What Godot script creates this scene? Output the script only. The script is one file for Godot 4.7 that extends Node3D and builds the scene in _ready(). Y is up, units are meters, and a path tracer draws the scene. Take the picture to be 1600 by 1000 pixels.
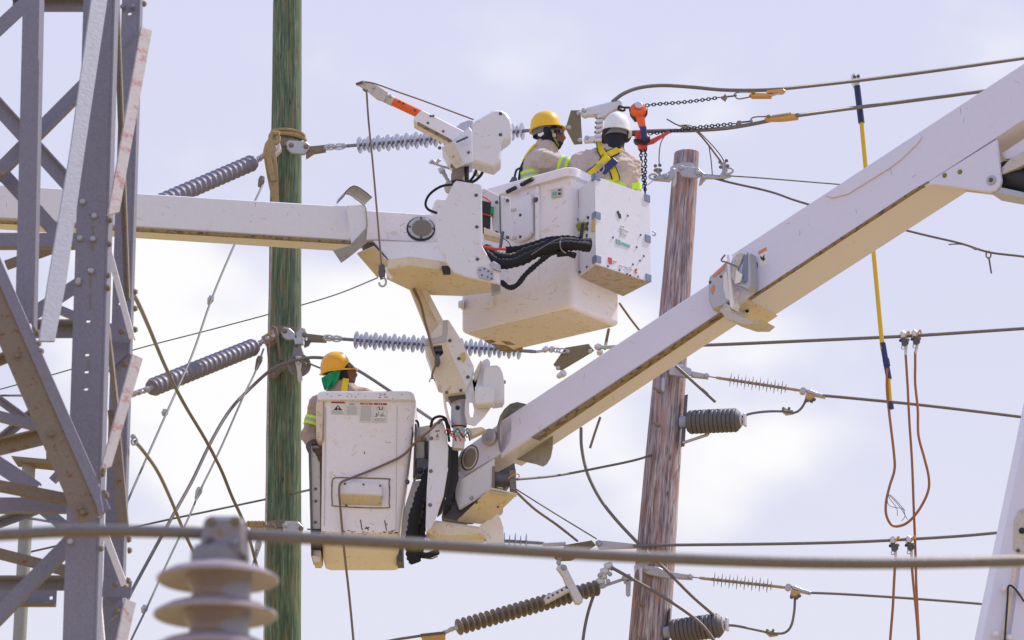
extends Node3D
# Line crews working from two bucket lifts beside a lattice tower and two wooden poles.

const PITCH = 18.0
const VFOV = 12.6
var eye = Vector3(0, 1.6, 0)
var fwd = Vector3(0, sin(deg_to_rad(PITCH)), -cos(deg_to_rad(PITCH)))
var upv = Vector3(0, cos(deg_to_rad(PITCH)), sin(deg_to_rad(PITCH)))
var foc = 500.0 / tan(deg_to_rad(VFOV / 2.0))
var M = {}
var used = {}
var bolt_mesh
var disc_mesh
const BACK = Vector3(0, 0, -1)

func _ready():
	make_camera_and_light()
	make_materials()
	make_shared()
	build_ground()
	build_tower()
	build_poles()
	build_upper_lift()
	build_lower_lift()
	build_people()
	build_insulators()
	build_hardware()
	build_wires()
	build_front()

func make_camera_and_light():
	var cam = Camera3D.new()
	cam.name = "camera"
	cam.position = eye
	cam.rotation_degrees = Vector3(PITCH, 0, 0)
	var lens = CameraAttributesPhysical.new()
	lens.frustum_focal_length = 35.0 / (2.0 * tan(deg_to_rad(VFOV / 2.0)))
	lens.frustum_focus_distance = 21.2
	lens.exposure_aperture = 8.5
	cam.attributes = lens
	cam.fov = VFOV
	cam.near = 0.5
	cam.far = 4000.0
	add_child(cam)
	cam.current = true
	var env = Environment.new()
	env.background_mode = Environment.BG_SKY
	env.tonemap_mode = Environment.TONE_MAPPER_LINEAR
	env.tonemap_exposure = 1.0
	env.sdfgi_enabled = true
	env.ssao_enabled = true
	env.ssil_enabled = true
	var sky = Sky.new()
	var pan = PanoramaSkyMaterial.new()
	pan.panorama = sky_image()
	pan.energy_multiplier = 1.0
	sky.sky_material = pan
	env.sky = sky
	var we = WorldEnvironment.new()
	we.name = "world_environment"
	we.environment = env
	add_child(we)
	var sun = DirectionalLight3D.new()
	sun.name = "sun"
	sun.light_energy = 1.5
	sun.light_color = Color(1.0, 0.96, 0.9)
	sun.light_angular_distance = 0.53
	sun.shadow_enabled = true
	var towards = Vector3(0.50, 0.84, -0.30).normalized()
	sun.basis = Basis.looking_at(-towards, Vector3.UP)
	add_child(sun)

# ---- sky: lavender haze above the horizon, bluer overhead, soft cumulus
func sky_image():
	var w = 2048
	var h = 1024
	var img = Image.create(w, h, false, Image.FORMAT_RGBF)
	var na = FastNoiseLite.new()
	na.seed = 11
	na.noise_type = FastNoiseLite.TYPE_SIMPLEX_SMOOTH
	na.frequency = 7.0
	na.fractal_octaves = 6
	na.fractal_gain = 0.55
	var nb = FastNoiseLite.new()
	nb.seed = 5
	nb.frequency = 1.6
	nb.fractal_octaves = 3
	# clouds that stand in view: azimuth, height in degrees, half width, half height, strength
	var puffs = []
	for c in [[290, 560, 190, 170, 0.75], [380, 720, 260, 150, 0.6], [560, 520, 170, 110, 0.8], [640, 620, 220, 120, 0.6], [760, 640, 180, 110, 0.7], [930, 660, 150, 110, 0.55], [1150, 690, 120, 70, 0.62], [1100, 530, 170, 45, 0.6], [240, 420, 90, 50, 0.5], [500, 800, 420, 90, 0.3], [1225, 690, 50, 45, 0.4], [1080, 800, 120, 60, 0.3]]:
		var d = ray(c[0], c[1])
		puffs.append([rad_to_deg(atan2(d.x, -d.z)), rad_to_deg(asin(d.y)), c[2] * 0.0126, c[3] * 0.0126, c[4]])
	for y in h:
		var el = PI / 2 - (y + 0.5) / h * PI
		if el < -0.12:
			continue
		var e = clampf(sin(el), 0.0, 1.0)
		var base = Color(0.80, 0.80, 0.90).lerp(Color(0.70, 0.715, 0.905), smoothstep(0.12, 0.36, e)).lerp(Color(0.28, 0.50, 1.14), smoothstep(0.36, 0.95, e))
		var ce = cos(el)
		var deg_el = rad_to_deg(el)
		for x in w:
			var az = wrapf((x + 0.5) / w * TAU, -PI, PI)
			var dir = Vector3(sin(az) * ce, sin(el), -cos(az) * ce)
			var n = na.get_noise_3d(dir.x * 1.0, dir.y * 1.8, dir.z * 1.0)
			var m = nb.get_noise_3d(dir.x, dir.y * 1.5, dir.z)
			var dens = 0.0
			var az_deg = rad_to_deg(az)
			if abs(az_deg) < 16.0 and deg_el < 32.0:
				for p in puffs:
					var q = Vector2((az_deg - p[0]) / p[2], (deg_el - p[1]) / p[3]).length_squared()
					if q < 5.0:
						dens += p[4] * exp(-q * 0.9)
				dens = smoothstep(0.15, 1.1, dens + n * 1.25)
			else:
				dens = smoothstep(0.18, 0.6, m * 0.9 + n * 0.5) * 0.8
			var near = smoothstep(11.0, 16.0, abs(az_deg))
			if near > 0.0 and near < 1.0 and deg_el < 32.0:
				dens = lerpf(dens, smoothstep(0.18, 0.6, m * 0.9 + n * 0.5) * 0.8, near)
			img.set_pixel(x, y, base.lerp(Color(0.99, 0.985, 1.0), clampf(dens, 0.0, 1.0)))
	for y in range(int(h * 0.538), h):
		for x in w:
			img.set_pixel(x, y, Color(0.5, 0.45, 0.4))
	return ImageTexture.create_from_image(img)

# ---- placing: a point where the sight line through a place in the photograph meets an upright plane so many metres away
func ray(x, y):
	return (fwd + Vector3.RIGHT * ((x - 800.0) / foc) + upv * ((500.0 - y) / foc)).normalized()

func P(x, y, dist):
	var r = ray(x, y)
	return eye + r * (dist / -r.z)

func PH(x, y, height):
	var r = ray(x, y)
	return eye + r * ((height - eye.y) / r.y)

func PV(x, y, point, normal):
	var r = ray(x, y)
	return eye + r * ((point - eye).dot(normal) / r.dot(normal))

func px(dist):
	return dist / (foc * cos(deg_to_rad(PITCH)))

func pts(a, dist):
	var o = []
	for i in range(0, a.size(), 2):
		o.append(P(a[i], a[i + 1], dist))
	return o

func ptsv(a, point, normal):
	var o = []
	for i in range(0, a.size(), 2):
		o.append(PV(a[i], a[i + 1], point, normal))
	return o

func ptsh(a, height):
	var o = []
	for i in range(0, a.size(), 2):
		o.append(PH(a[i], a[i + 1], height))
	return o

# ---- things and parts
func numbered(n):
	if not used.has(n):
		used[n] = 0
		return n
	used[n] += 1
	return "%s_%03d" % [n, used[n]]

func thing(called, label, category, at, group = ""):
	var o = Node3D.new()
	o.name = numbered(called)
	add_child(o)
	o.position = at
	o.set_meta("label", label)
	o.set_meta("category", category)
	if group != "":
		o.set_meta("group", group)
	return o

func origin_of(n):
	var o = Vector3.ZERO
	while n != null and n != self:
		o += n.position
		n = n.get_parent()
	return o

func part(parent, called, mb, mat):
	var o = MeshInstance3D.new()
	o.name = called
	o.mesh = mb.commit(origin_of(parent))
	o.material_override = mat
	parent.add_child(o, true)
	return o

func solo(called, label, category, mb, mat, group = ""):
	var o = MeshInstance3D.new()
	o.name = numbered(called)
	add_child(o)
	o.position = mb.base()
	o.mesh = mb.commit(o.position)
	o.material_override = mat
	o.set_meta("label", label)
	o.set_meta("category", category)
	if group != "":
		o.set_meta("group", group)
	return o

func structure(called, mb, mat):
	var o = MeshInstance3D.new()
	o.name = called
	add_child(o)
	o.mesh = mb.commit(Vector3.ZERO)
	o.material_override = mat
	o.set_meta("kind", "structure")
	return o

func shared(parent, called, mesh, at, normal, size, mat, spin = 0.0):
	var o = MeshInstance3D.new()
	o.name = called
	o.mesh = mesh
	o.material_override = mat
	parent.add_child(o, true)
	var z = normal.normalized()
	var x = (Vector3.UP if abs(z.y) < 0.9 else Vector3.RIGHT).cross(z).normalized()
	var b = Basis(x, z.cross(x), z).rotated(z, spin)
	o.transform = Transform3D(b.scaled_local(Vector3.ONE * size), at - origin_of(parent))
	return o

func bolt(parent, x, y, dist, rpx, mat, normal = Vector3(0, 0, 1)):
	return shared(parent, "bolt", bolt_mesh, P(x, y, dist), normal, rpx * px(dist), mat, x * 0.37 + y)

func bolt_at(parent, at, normal, r, mat):
	return shared(parent, "bolt", bolt_mesh, at, normal, r, mat, at.x * 9.0 + at.y * 5.0)

# ---- mesh collector; faces are turned to agree with the normal given
class MB:
	var v = PackedVector3Array()
	var n = PackedVector3Array()
	var uv = PackedVector2Array()
	var c = PackedColorArray()
	func t(a, b, d, na, nb, nd, ua = Vector2.ZERO, ub = Vector2.ZERO, ud = Vector2.ZERO):
		var g = (b - a).cross(d - a)
		if g.length_squared() < 1e-16:
			return
		if g.dot(na + nb + nd) > 0.0:
			v.append_array([a, d, b]); n.append_array([na, nd, nb]); uv.append_array([ua, ud, ub])
		else:
			v.append_array([a, b, d]); n.append_array([na, nb, nd]); uv.append_array([ua, ub, ud])
	func q(a, b, d, e, na, nb, nd, ne, ua = Vector2.ZERO, ub = Vector2.ZERO, ud = Vector2.ZERO, ue = Vector2.ZERO):
		t(a, b, d, na, nb, nd, ua, ub, ud)
		t(a, d, e, na, nd, ne, ua, ud, ue)
	func fq(a, b, d, e, nn):
		q(a, b, d, e, nn, nn, nn, nn)
	func base():
		var lo = Vector3(1e9, 1e9, 1e9)
		var hi = -lo
		for p in v:
			lo = lo.min(p)
			hi = hi.max(p)
		return Vector3((lo.x + hi.x) / 2, lo.y, (lo.z + hi.z) / 2)
	func commit(o):
		var w = PackedVector3Array()
		w.resize(v.size())
		for i in v.size():
			w[i] = v[i] - o
		var a = []
		a.resize(Mesh.ARRAY_MAX)
		a[Mesh.ARRAY_VERTEX] = w
		a[Mesh.ARRAY_NORMAL] = n
		a[Mesh.ARRAY_TEX_UV] = uv
		if c.size() == v.size() and c.size() > 0:
			a[Mesh.ARRAY_COLOR] = c
		var m = ArrayMesh.new()
		m.add_surface_from_arrays(Mesh.PRIMITIVE_TRIANGLES, a)
		return m

# ---- shapes
func prism(mb, outline, off, bev = 0.0):
	var nrm = -off.normalized()
	var ex = nrm.cross(Vector3.UP if abs(nrm.y) < 0.9 else Vector3.RIGHT).normalized()
	var ey = ex.cross(nrm).normalized() * -1.0
	var o = outline[0]
	var flat = PackedVector2Array()
	for p in outline:
		flat.append(Vector2((p - o).dot(ex), (p - o).dot(ey)))
	var pl = outline.duplicate()
	if Geometry2D.is_polygon_clockwise(flat):
		flat.reverse()
		pl.reverse()
	var k = flat.size()
	var front = []
	var sides = []
	for i in k:
		var a = flat[(i + k - 1) % k]
		var b = flat[i]
		var d = flat[(i + 1) % k]
		var e1 = (b - a).normalized()
		var e2 = (d - b).normalized()
		var n1 = Vector2(e1.y, -e1.x)
		var n2 = Vector2(e2.y, -e2.x)
		var mid = (n1 + n2)
		mid = (n1 + n2).normalized() / maxf((n1 + n2).normalized().dot(n1), 0.45) if (n1 + n2).length() > 0.01 else n1
		front.append(pl[i] - (ex * mid.x + ey * mid.y) * bev)
		sides.append(n2)
	var idx = Geometry2D.triangulate_polygon(flat)
	for i in range(0, idx.size(), 3):
		mb.t(front[idx[i]], front[idx[i + 1]], front[idx[i + 2]], nrm, nrm, nrm)
		mb.t(pl[idx[i]] + off, pl[idx[i + 1]] + off, pl[idx[i + 2]] + off, -nrm, -nrm, -nrm)
	var step = off.normalized() * bev
	for i in k:
		var j = (i + 1) % k
		var sn = ex * sides[i].x + ey * sides[i].y
		if bev > 0.0:
			var bn = (sn + nrm).normalized()
			mb.fq(front[i], front[j], pl[j] + step, pl[i] + step, bn)
		mb.fq(pl[i] + step, pl[j] + step, pl[j] + off, pl[i] + off, sn)

func box(mb, c, ax, ay, az, bev = 0.0):
	# ax, ay, az: half-size vectors
	var A = [ax, ay, az]
	var L = [ax.length(), ay.length(), az.length()]
	var U = [ax / L[0], ay / L[1], az / L[2]]
	bev = minf(bev, 0.45 * minf(L[0], minf(L[1], L[2])))
	for i in 3:
		var j = (i + 1) % 3
		var k = (i + 2) % 3
		var bj = U[j] * (L[j] - bev)
		var bk = U[k] * (L[k] - bev)
		for s in [-1.0, 1.0]:
			var f = c + A[i] * s
			mb.fq(f + bj + bk, f - bj + bk, f - bj - bk, f + bj - bk, U[i] * s)
			if bev > 0.0:
				for s2 in [-1.0, 1.0]:
					var e1 = A[i] * s + U[j] * s2 * (L[j] - bev)
					var e2 = U[i] * s * (L[i] - bev) + A[j] * s2
					mb.fq(c + e1 + bk, c + e1 - bk, c + e2 - bk, c + e2 + bk, (U[i] * s + U[j] * s2).normalized())
	if bev > 0.0:
		for sx in [-1.0, 1.0]:
			for sy in [-1.0, 1.0]:
				for sz in [-1.0, 1.0]:
					var a = A[0] * sx + U[1] * sy * (L[1] - bev) + U[2] * sz * (L[2] - bev)
					var b = U[0] * sx * (L[0] - bev) + A[1] * sy + U[2] * sz * (L[2] - bev)
					var d = U[0] * sx * (L[0] - bev) + U[1] * sy * (L[1] - bev) + A[2] * sz
					var nn = (U[0] * sx + U[1] * sy + U[2] * sz).normalized()
					mb.t(c + a, c + b, c + d, nn, nn, nn)

func beam(mb, a, b, side, w, h, bev = 0.0):
	# w along side, h across it
	var ax = (b - a).normalized()
	var s = (side - ax * side.dot(ax)).normalized()
	box(mb, (a + b) / 2, (b - a) / 2, s * w / 2, ax.cross(s) * h / 2, bev)

func spl(p, per = 6):
	if p.size() < 3:
		return p
	var o = []
	var k = p.size()
	for i in k - 1:
		var p0 = p[maxi(i - 1, 0)]
		var p3 = p[mini(i + 2, k - 1)]
		for s in per:
			var u = float(s) / per
			o.append(0.5 * ((2.0 * p[i]) + (p[i + 1] - p0) * u + (2.0 * p0 - 5.0 * p[i] + 4.0 * p[i + 1] - p3) * u * u + (3.0 * p[i] - p0 - 3.0 * p[i + 1] + p3) * u * u * u))
	o.append(p[k - 1])
	return o

func tube(mb, p, r, sides = 8, closed = false, caps = true, rough = 0.0):
	var k = p.size()
	var rings = []
	var norms = []
	var prev = Vector3.ZERO
	var run = 0.0
	var runs = []
	for i in k:
		var d
		if closed:
			d = (p[(i + 1) % k] - p[(i + k - 1) % k]).normalized()
		else:
			d = (p[mini(i + 1, k - 1)] - p[maxi(i - 1, 0)]).normalized()
		var u
		if prev == Vector3.ZERO:
			u = d.cross(Vector3(0, 0, 1) if abs(d.z) < 0.9 else Vector3.RIGHT).normalized()
		else:
			u = (prev - d * prev.dot(d)).normalized()
		prev = u
		var w = d.cross(u)
		var rr = r[i] if r is Array else r
		var ring = []
		var nr = []
		for s in sides:
			var a = TAU * s / sides
			var nn = u * cos(a) + w * sin(a)
			ring.append(p[i] + nn * rr)
			nr.append(nn)
		rings.append(ring)
		norms.append(nr)
		runs.append(run)
		if i < k - 1:
			run += (p[i + 1] - p[i]).length()
	for i in (k if closed else k - 1):
		var j = (i + 1) % k
		for s in sides:
			var s2 = (s + 1) % sides
			mb.q(rings[i][s], rings[i][s2], rings[j][s2], rings[j][s], norms[i][s], norms[i][s2], norms[j][s2], norms[j][s], Vector2(float(s) / sides, runs[i]), Vector2(float(s + 1) / sides, runs[i]), Vector2(float(s + 1) / sides, runs[j]), Vector2(float(s) / sides, runs[j]))
	if caps and not closed:
		for e in [0, k - 1]:
			var d = (p[0] - p[1]).normalized() if e == 0 else (p[k - 1] - p[k - 2]).normalized()
			for s in sides:
				mb.t(p[e], rings[e][s], rings[e][(s + 1) % sides], d, d, d)

func lathe(mb, a, dir, prof, sides = 16):
	var d = dir.normalized()
	var u = d.cross(Vector3(0, 0, 1) if abs(d.z) < 0.9 else Vector3.RIGHT).normalized()
	var w = d.cross(u)
	for i in prof.size() - 1:
		var p0 = prof[i]
		var p1 = prof[i + 1]
		var ds = p1[0] - p0[0]
		var dr = p1[1] - p0[1]
		var l = sqrt(ds * ds + dr * dr)
		if l < 1e-7:
			continue
		for s in sides:
			var a0 = TAU * s / sides
			var a1 = TAU * (s + 1) / sides
			var r0 = u * cos(a0) + w * sin(a0)
			var r1 = u * cos(a1) + w * sin(a1)
			var n0 = (r0 * ds - d * dr) / l
			var n1 = (r1 * ds - d * dr) / l
			var v0 = float(i) / prof.size()
			var v1 = float(i + 1) / prof.size()
			mb.q(a + d * p0[0] + r0 * p0[1], a + d * p0[0] + r1 * p0[1], a + d * p1[0] + r1 * p1[1], a + d * p1[0] + r0 * p1[1], n0, n1, n1, n0, Vector2(float(s) / sides, v0), Vector2(float(s + 1) / sides, v0), Vector2(float(s + 1) / sides, v1), Vector2(float(s) / sides, v1))

func rod(mb, a, b, r, sides = 8):
	var l = (b - a).length()
	lathe(mb, a, b - a, [[0, 0], [0, r], [l, r], [l, 0]], sides)

func loft(mb, rings, outward, cap_a = true, cap_b = true, smooth_cos = 0.75):
	# rings of equal count; faces smoothed where they meet at a small angle
	var k = rings.size()
	var m = rings[0].size()
	var fn = []
	for i in k - 1:
		var row = []
		for s in m:
			var s2 = (s + 1) % m
			var g = (rings[i + 1][s2] - rings[i][s]).cross(rings[i + 1][s] - rings[i][s2])
			row.append(g.normalized() * outward)
		fn.append(row)
	for i in k - 1:
		for s in m:
			var s2 = (s + 1) % m
			var here = fn[i][s]
			var c4 = []
			for cr in [[i, s], [i, s2], [i + 1, s2], [i + 1, s]]:
				var sum = Vector3.ZERO
				for di in [-1, 0]:
					for dsg in [-1, 0]:
						var fi = cr[0] + di
						if fi < 0 or fi >= k - 1:
							continue
						var f = fn[fi][(cr[1] + dsg + m) % m]
						if f.dot(here) > smooth_cos:
							sum += f
				c4.append(sum.normalized() if sum.length() > 0.01 else here)
			mb.q(rings[i][s], rings[i][s2], rings[i + 1][s2], rings[i + 1][s], c4[0], c4[1], c4[2], c4[3])
	for e in [[0, cap_a], [k - 1, cap_b]]:
		if e[1]:
			var r = rings[e[0]]
			var mid = Vector3.ZERO
			for p in r:
				mid += p / m
			var g = (r[0] - mid).cross(r[1] - mid).normalized()
			var other = rings[1][0] if e[0] == 0 else rings[k - 2][0]
			if g.dot(other - r[0]) > 0.0:
				g = -g
			for s in m:
				mb.t(mid, r[s], r[(s + 1) % m], g, g, g)

func rrect(c, ax, az, hx, hz, r, n = 4):
	# rounded rectangle ring round c in the plane of the unit vectors ax, az
	var o = []
	for q in 4:
		var sx = [1, -1, -1, 1][q]
		var sz = [1, 1, -1, -1][q]
		for i in n + 1:
			var a = (q + float(i) / n) * PI / 2
			o.append(c + ax * (sx * (hx - r) + cos(a) * r) + az * (sz * (hz - r) + sin(a) * r))
	return o

func oval(cx, cy, rx, ry, turn, dist, n = 20):
	var o = []
	for i in n:
		var a = TAU * i / n
		var q = Vector2(cos(a) * rx, sin(a) * ry).rotated(turn)
		o.append(P(cx + q.x, cy + q.y, dist))
	return o

func holed(outer, hole):
	# one outline that runs round the outside, across a hair-thin cut, and back round the hole
	var best = [1e9, 0, 0]
	for i in outer.size():
		for j in hole.size():
			var d = outer[i].distance_to(hole[j])
			if d < best[0]:
				best = [d, i, j]
	var o = []
	for i in outer.size() + 1:
		o.append(outer[(best[1] + i) % outer.size()])
	var cut = (hole[best[2]] - o[0]).normalized()
	var side = (outer[(best[1] + 1) % outer.size()] - o[0]).normalized()
	side = (side - cut * side.dot(cut)).normalized() * 0.0002
	o[0] += side
	o[-1] -= side
	var turned = hole.duplicate()
	# the hole runs the other way round
	var a = Vector3.ZERO
	var b = Vector3.ZERO
	for i in outer.size():
		a += (outer[i] - outer[0]).cross(outer[(i + 1) % outer.size()] - outer[0])
	for i in hole.size():
		b += (hole[i] - hole[0]).cross(hole[(i + 1) % hole.size()] - hole[0])
	var k = best[2]
	var h = []
	for i in hole.size() + 1:
		h.append(turned[((k - i) if a.dot(b) > 0.0 else (k + i)) % turned.size()])
	h[0] -= side
	h[-1] += side
	return o + h

func plate(parent, called, a, dist, thick, mat, bev = 0.002):
	var mb = MB.new()
	prism(mb, pts(a, dist), BACK * thick, bev)
	return part(parent, called, mb, mat)

func platev(parent, called, a, point, normal, thick, mat, bev = 0.002):
	var mb = MB.new()
	prism(mb, ptsv(a, point, normal), -normal * thick, bev)
	return part(parent, called, mb, mat)

func cable(a, dist, rpx, per = 6, sides = 7):
	# a: [x, y] or [x, y, dist] along the run
	var p = []
	for e in a:
		p.append(P(e[0], e[1], e[2] if e.size() > 2 else dist))
	var mb = MB.new()
	var sp = spl(p, per)
	var r = abs(rpx) * px(dist)
	if rpx < 0.0:
		# wrapped hose: uneven, ribbed by its sleeve
		var rr = []
		for i in sp.size():
			rr.append(r * (0.93 + 0.09 * sin(i * 1.7 + rpx) + 0.07 * sin(i * 0.43 + rpx * 3.0)))
		rr[0] = r * 0.7
		rr[-1] = r * 0.55
		r = rr
	tube(mb, sp, r, sides)
	return mb

func pipe(parent, called, a, dist, rpx, mat, per = 6, sides = 8):
	return part(parent, called, cable(a, dist, rpx, per, sides), mat)

func line(parent, called, x0, y0, x1, y1, dist, rpx, mat, sides = 8):
	var mb = MB.new()
	rod(mb, P(x0, y0, dist), P(x1, y1, dist), rpx * px(dist), sides)
	return part(parent, called, mb, mat)

func make_shared():
	var mb = MB.new()
	lathe(mb, Vector3(0, 0, -0.3), Vector3(0, 0, 1), [[0, 1.25], [0.4, 1.25], [0.4, 0.95], [1.0, 0.95], [1.15, 0.8], [1.15, 0.0]], 8)
	bolt_mesh = mb.commit(Vector3.ZERO)
	var m2 = MB.new()
	lathe(m2, Vector3(0, 0, -0.2), Vector3(0, 0, 1), [[0, 1.0], [0.3, 1.0], [0.4, 0.85], [0.4, 0.0]], 20)
	disc_mesh = m2.commit(Vector3.ZERO)

# ---- materials
func lin(r, g, b):
	return Color(r, g, b).linear_to_srgb()

func mat(key, c, rough = 0.6, metal = 0.0):
	var m = StandardMaterial3D.new()
	m.resource_name = key
	m.albedo_color = lin(c[0], c[1], c[2])
	m.roughness = rough
	m.metallic = metal
	M[key] = m
	return m

func noise_img(size, freq, oct, sd, kind = FastNoiseLite.TYPE_SIMPLEX_SMOOTH):
	var n = FastNoiseLite.new()
	n.seed = sd
	n.noise_type = kind
	n.frequency = freq
	n.fractal_octaves = oct
	return n.get_seamless_image(size, size)

func grime(key, base, tint, amount, specks, speck_col, rough, per_metre, sd, metal = 0.0, mottling = 0.12, thr = 0.62):
	# a base colour with mottling, patches of a second colour and small specks and scratches
	var s = 512
	var a = noise_img(s, 0.012, 5, sd)
	var b = noise_img(s, 0.05, 3, sd + 1)
	var img = Image.create(s, s, false, Image.FORMAT_RGB8)
	var hm = Image.create(s, s, false, Image.FORMAT_L8)
	for y in s:
		for x in s:
			var na = a.get_pixel(x, y).r
			var nb = b.get_pixel(x, y).r
			var k = 1.0 + (nb - 0.5) * mottling + (na - 0.5) * mottling * 0.6
			var t = smoothstep(thr, thr + 0.2, na * 0.65 + nb * 0.35) * amount
			img.set_pixel(x, y, lin(lerpf(base[0] * k, tint[0], t), lerpf(base[1] * k, tint[1], t), lerpf(base[2] * k, tint[2], t)))
			hm.set_pixel(x, y, Color(nb, nb, nb))
	var rng = RandomNumberGenerator.new()
	rng.seed = sd * 77 + 3
	for i in specks:
		var x = rng.randi() % s
		var y = rng.randi() % s
		var long = 1 + (rng.randi() % 3 if rng.randf() < 0.7 else rng.randi() % 22)
		var ang = rng.randf() * TAU
		var col = lin(speck_col[0], speck_col[1], speck_col[2])
		var f = rng.randf_range(0.35, 0.95)
		for j in long:
			var xx = (x + int(cos(ang) * j) + s) % s
			var yy = (y + int(sin(ang) * j) + s) % s
			img.set_pixel(xx, yy, img.get_pixel(xx, yy).lerp(col, f))
	var m = StandardMaterial3D.new()
	m.resource_name = key
	m.albedo_texture = ImageTexture.create_from_image(img)
	m.uv1_triplanar = true
	m.uv1_triplanar_sharpness = 6.0
	m.uv1_scale = Vector3.ONE * per_metre
	m.roughness = rough
	m.metallic = metal
	m.heightmap_enabled = true
	m.heightmap_texture = ImageTexture.create_from_image(hm)
	m.heightmap_scale = 0.06
	M[key] = m
	return m

func wood(key, dark, mid, light, odd, sd, patch):
	# bark-stripped pole: grain runs along v, checks (cracks) dark, worn fibres pale
	var w = 512
	var h = 1024
	var n = FastNoiseLite.new()
	n.seed = sd
	n.frequency = 0.02
	n.fractal_octaves = 4
	var img = Image.create(w, h, false, Image.FORMAT_RGB8)
	var hm = Image.create(w, h, false, Image.FORMAT_L8)
	for y in h:
		for x in w:
			var a = TAU * x / w
			var cx = cos(a) * 200.0
			var cy = sin(a) * 200.0
			var wob = n.get_noise_3d(cx * 0.3, cy * 0.3, y * 0.7) * 26.0
			var g = n.get_noise_3d(cx * 1.5 + wob, cy * 1.5 + wob, y * 0.8)
			var f = n.get_noise_3d(cx * 5.0 + 77.0 + wob, cy * 5.0, y * 2.6 + 300.0)
			var p = n.get_noise_3d(cx * 0.4 + 500.0, cy * 0.4, y * 0.9)
			var k = clampf(0.48 + g * 0.75 + f * 0.55, 0.0, 1.0)
			var c = Vector3(dark[0], dark[1], dark[2]).lerp(Vector3(mid[0], mid[1], mid[2]), smoothstep(0.1, 0.55, k)).lerp(Vector3(light[0], light[1], light[2]), smoothstep(0.6, 1.0, k))
			c = c.lerp(Vector3(odd[0], odd[1], odd[2]) * (0.6 + k * 0.8), smoothstep(0.05, 0.3, p + f * 0.25) * patch)
			var crack = n.get_noise_3d(cx * 0.9 + 900.0 + wob * 0.5, cy * 0.9, y * 0.07 + 50.0)
			var ck = 1.0 - smoothstep(0.0, 0.016, abs(crack)) if n.get_noise_3d(cx * 0.5, cy * 0.5 + 300.0, y * 0.2) > 0.05 else 0.0
			c = c.lerp(Vector3(0.02, 0.018, 0.02), ck * 0.8)
			img.set_pixel(x, y, lin(c.x, c.y, c.z))
			var hh = clampf(k * 0.7 + 0.2 - ck * 0.6, 0.0, 1.0)
			hm.set_pixel(x, y, Color(hh, hh, hh))
	var rng = RandomNumberGenerator.new()
	rng.seed = sd * 13
	for i in 46:
		var x = rng.randi() % w
		var y = rng.randi() % h
		var r = rng.randi_range(2, 7)
		for yy in range(-r, r + 1):
			for xx in range(-r, r + 1):
				var q = Vector2(float(xx) / r, float(yy) / (r * 0.7)).length()
				if q < 1.0:
					var X = (x + xx + w) % w
					var Y = (y + yy + h) % h
					img.set_pixel(X, Y, img.get_pixel(X, Y).lerp(lin(0.03, 0.02, 0.018), (1.0 - q) * 0.9))
	var m = StandardMaterial3D.new()
	m.resource_name = key
	m.albedo_texture = ImageTexture.create_from_image(img)
	m.roughness = 0.85
	m.heightmap_enabled = true
	m.heightmap_texture = ImageTexture.create_from_image(hm)
	m.heightmap_scale = 0.35
	m.uv1_scale = Vector3(1, 0.125, 1)
	M[key] = m

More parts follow.
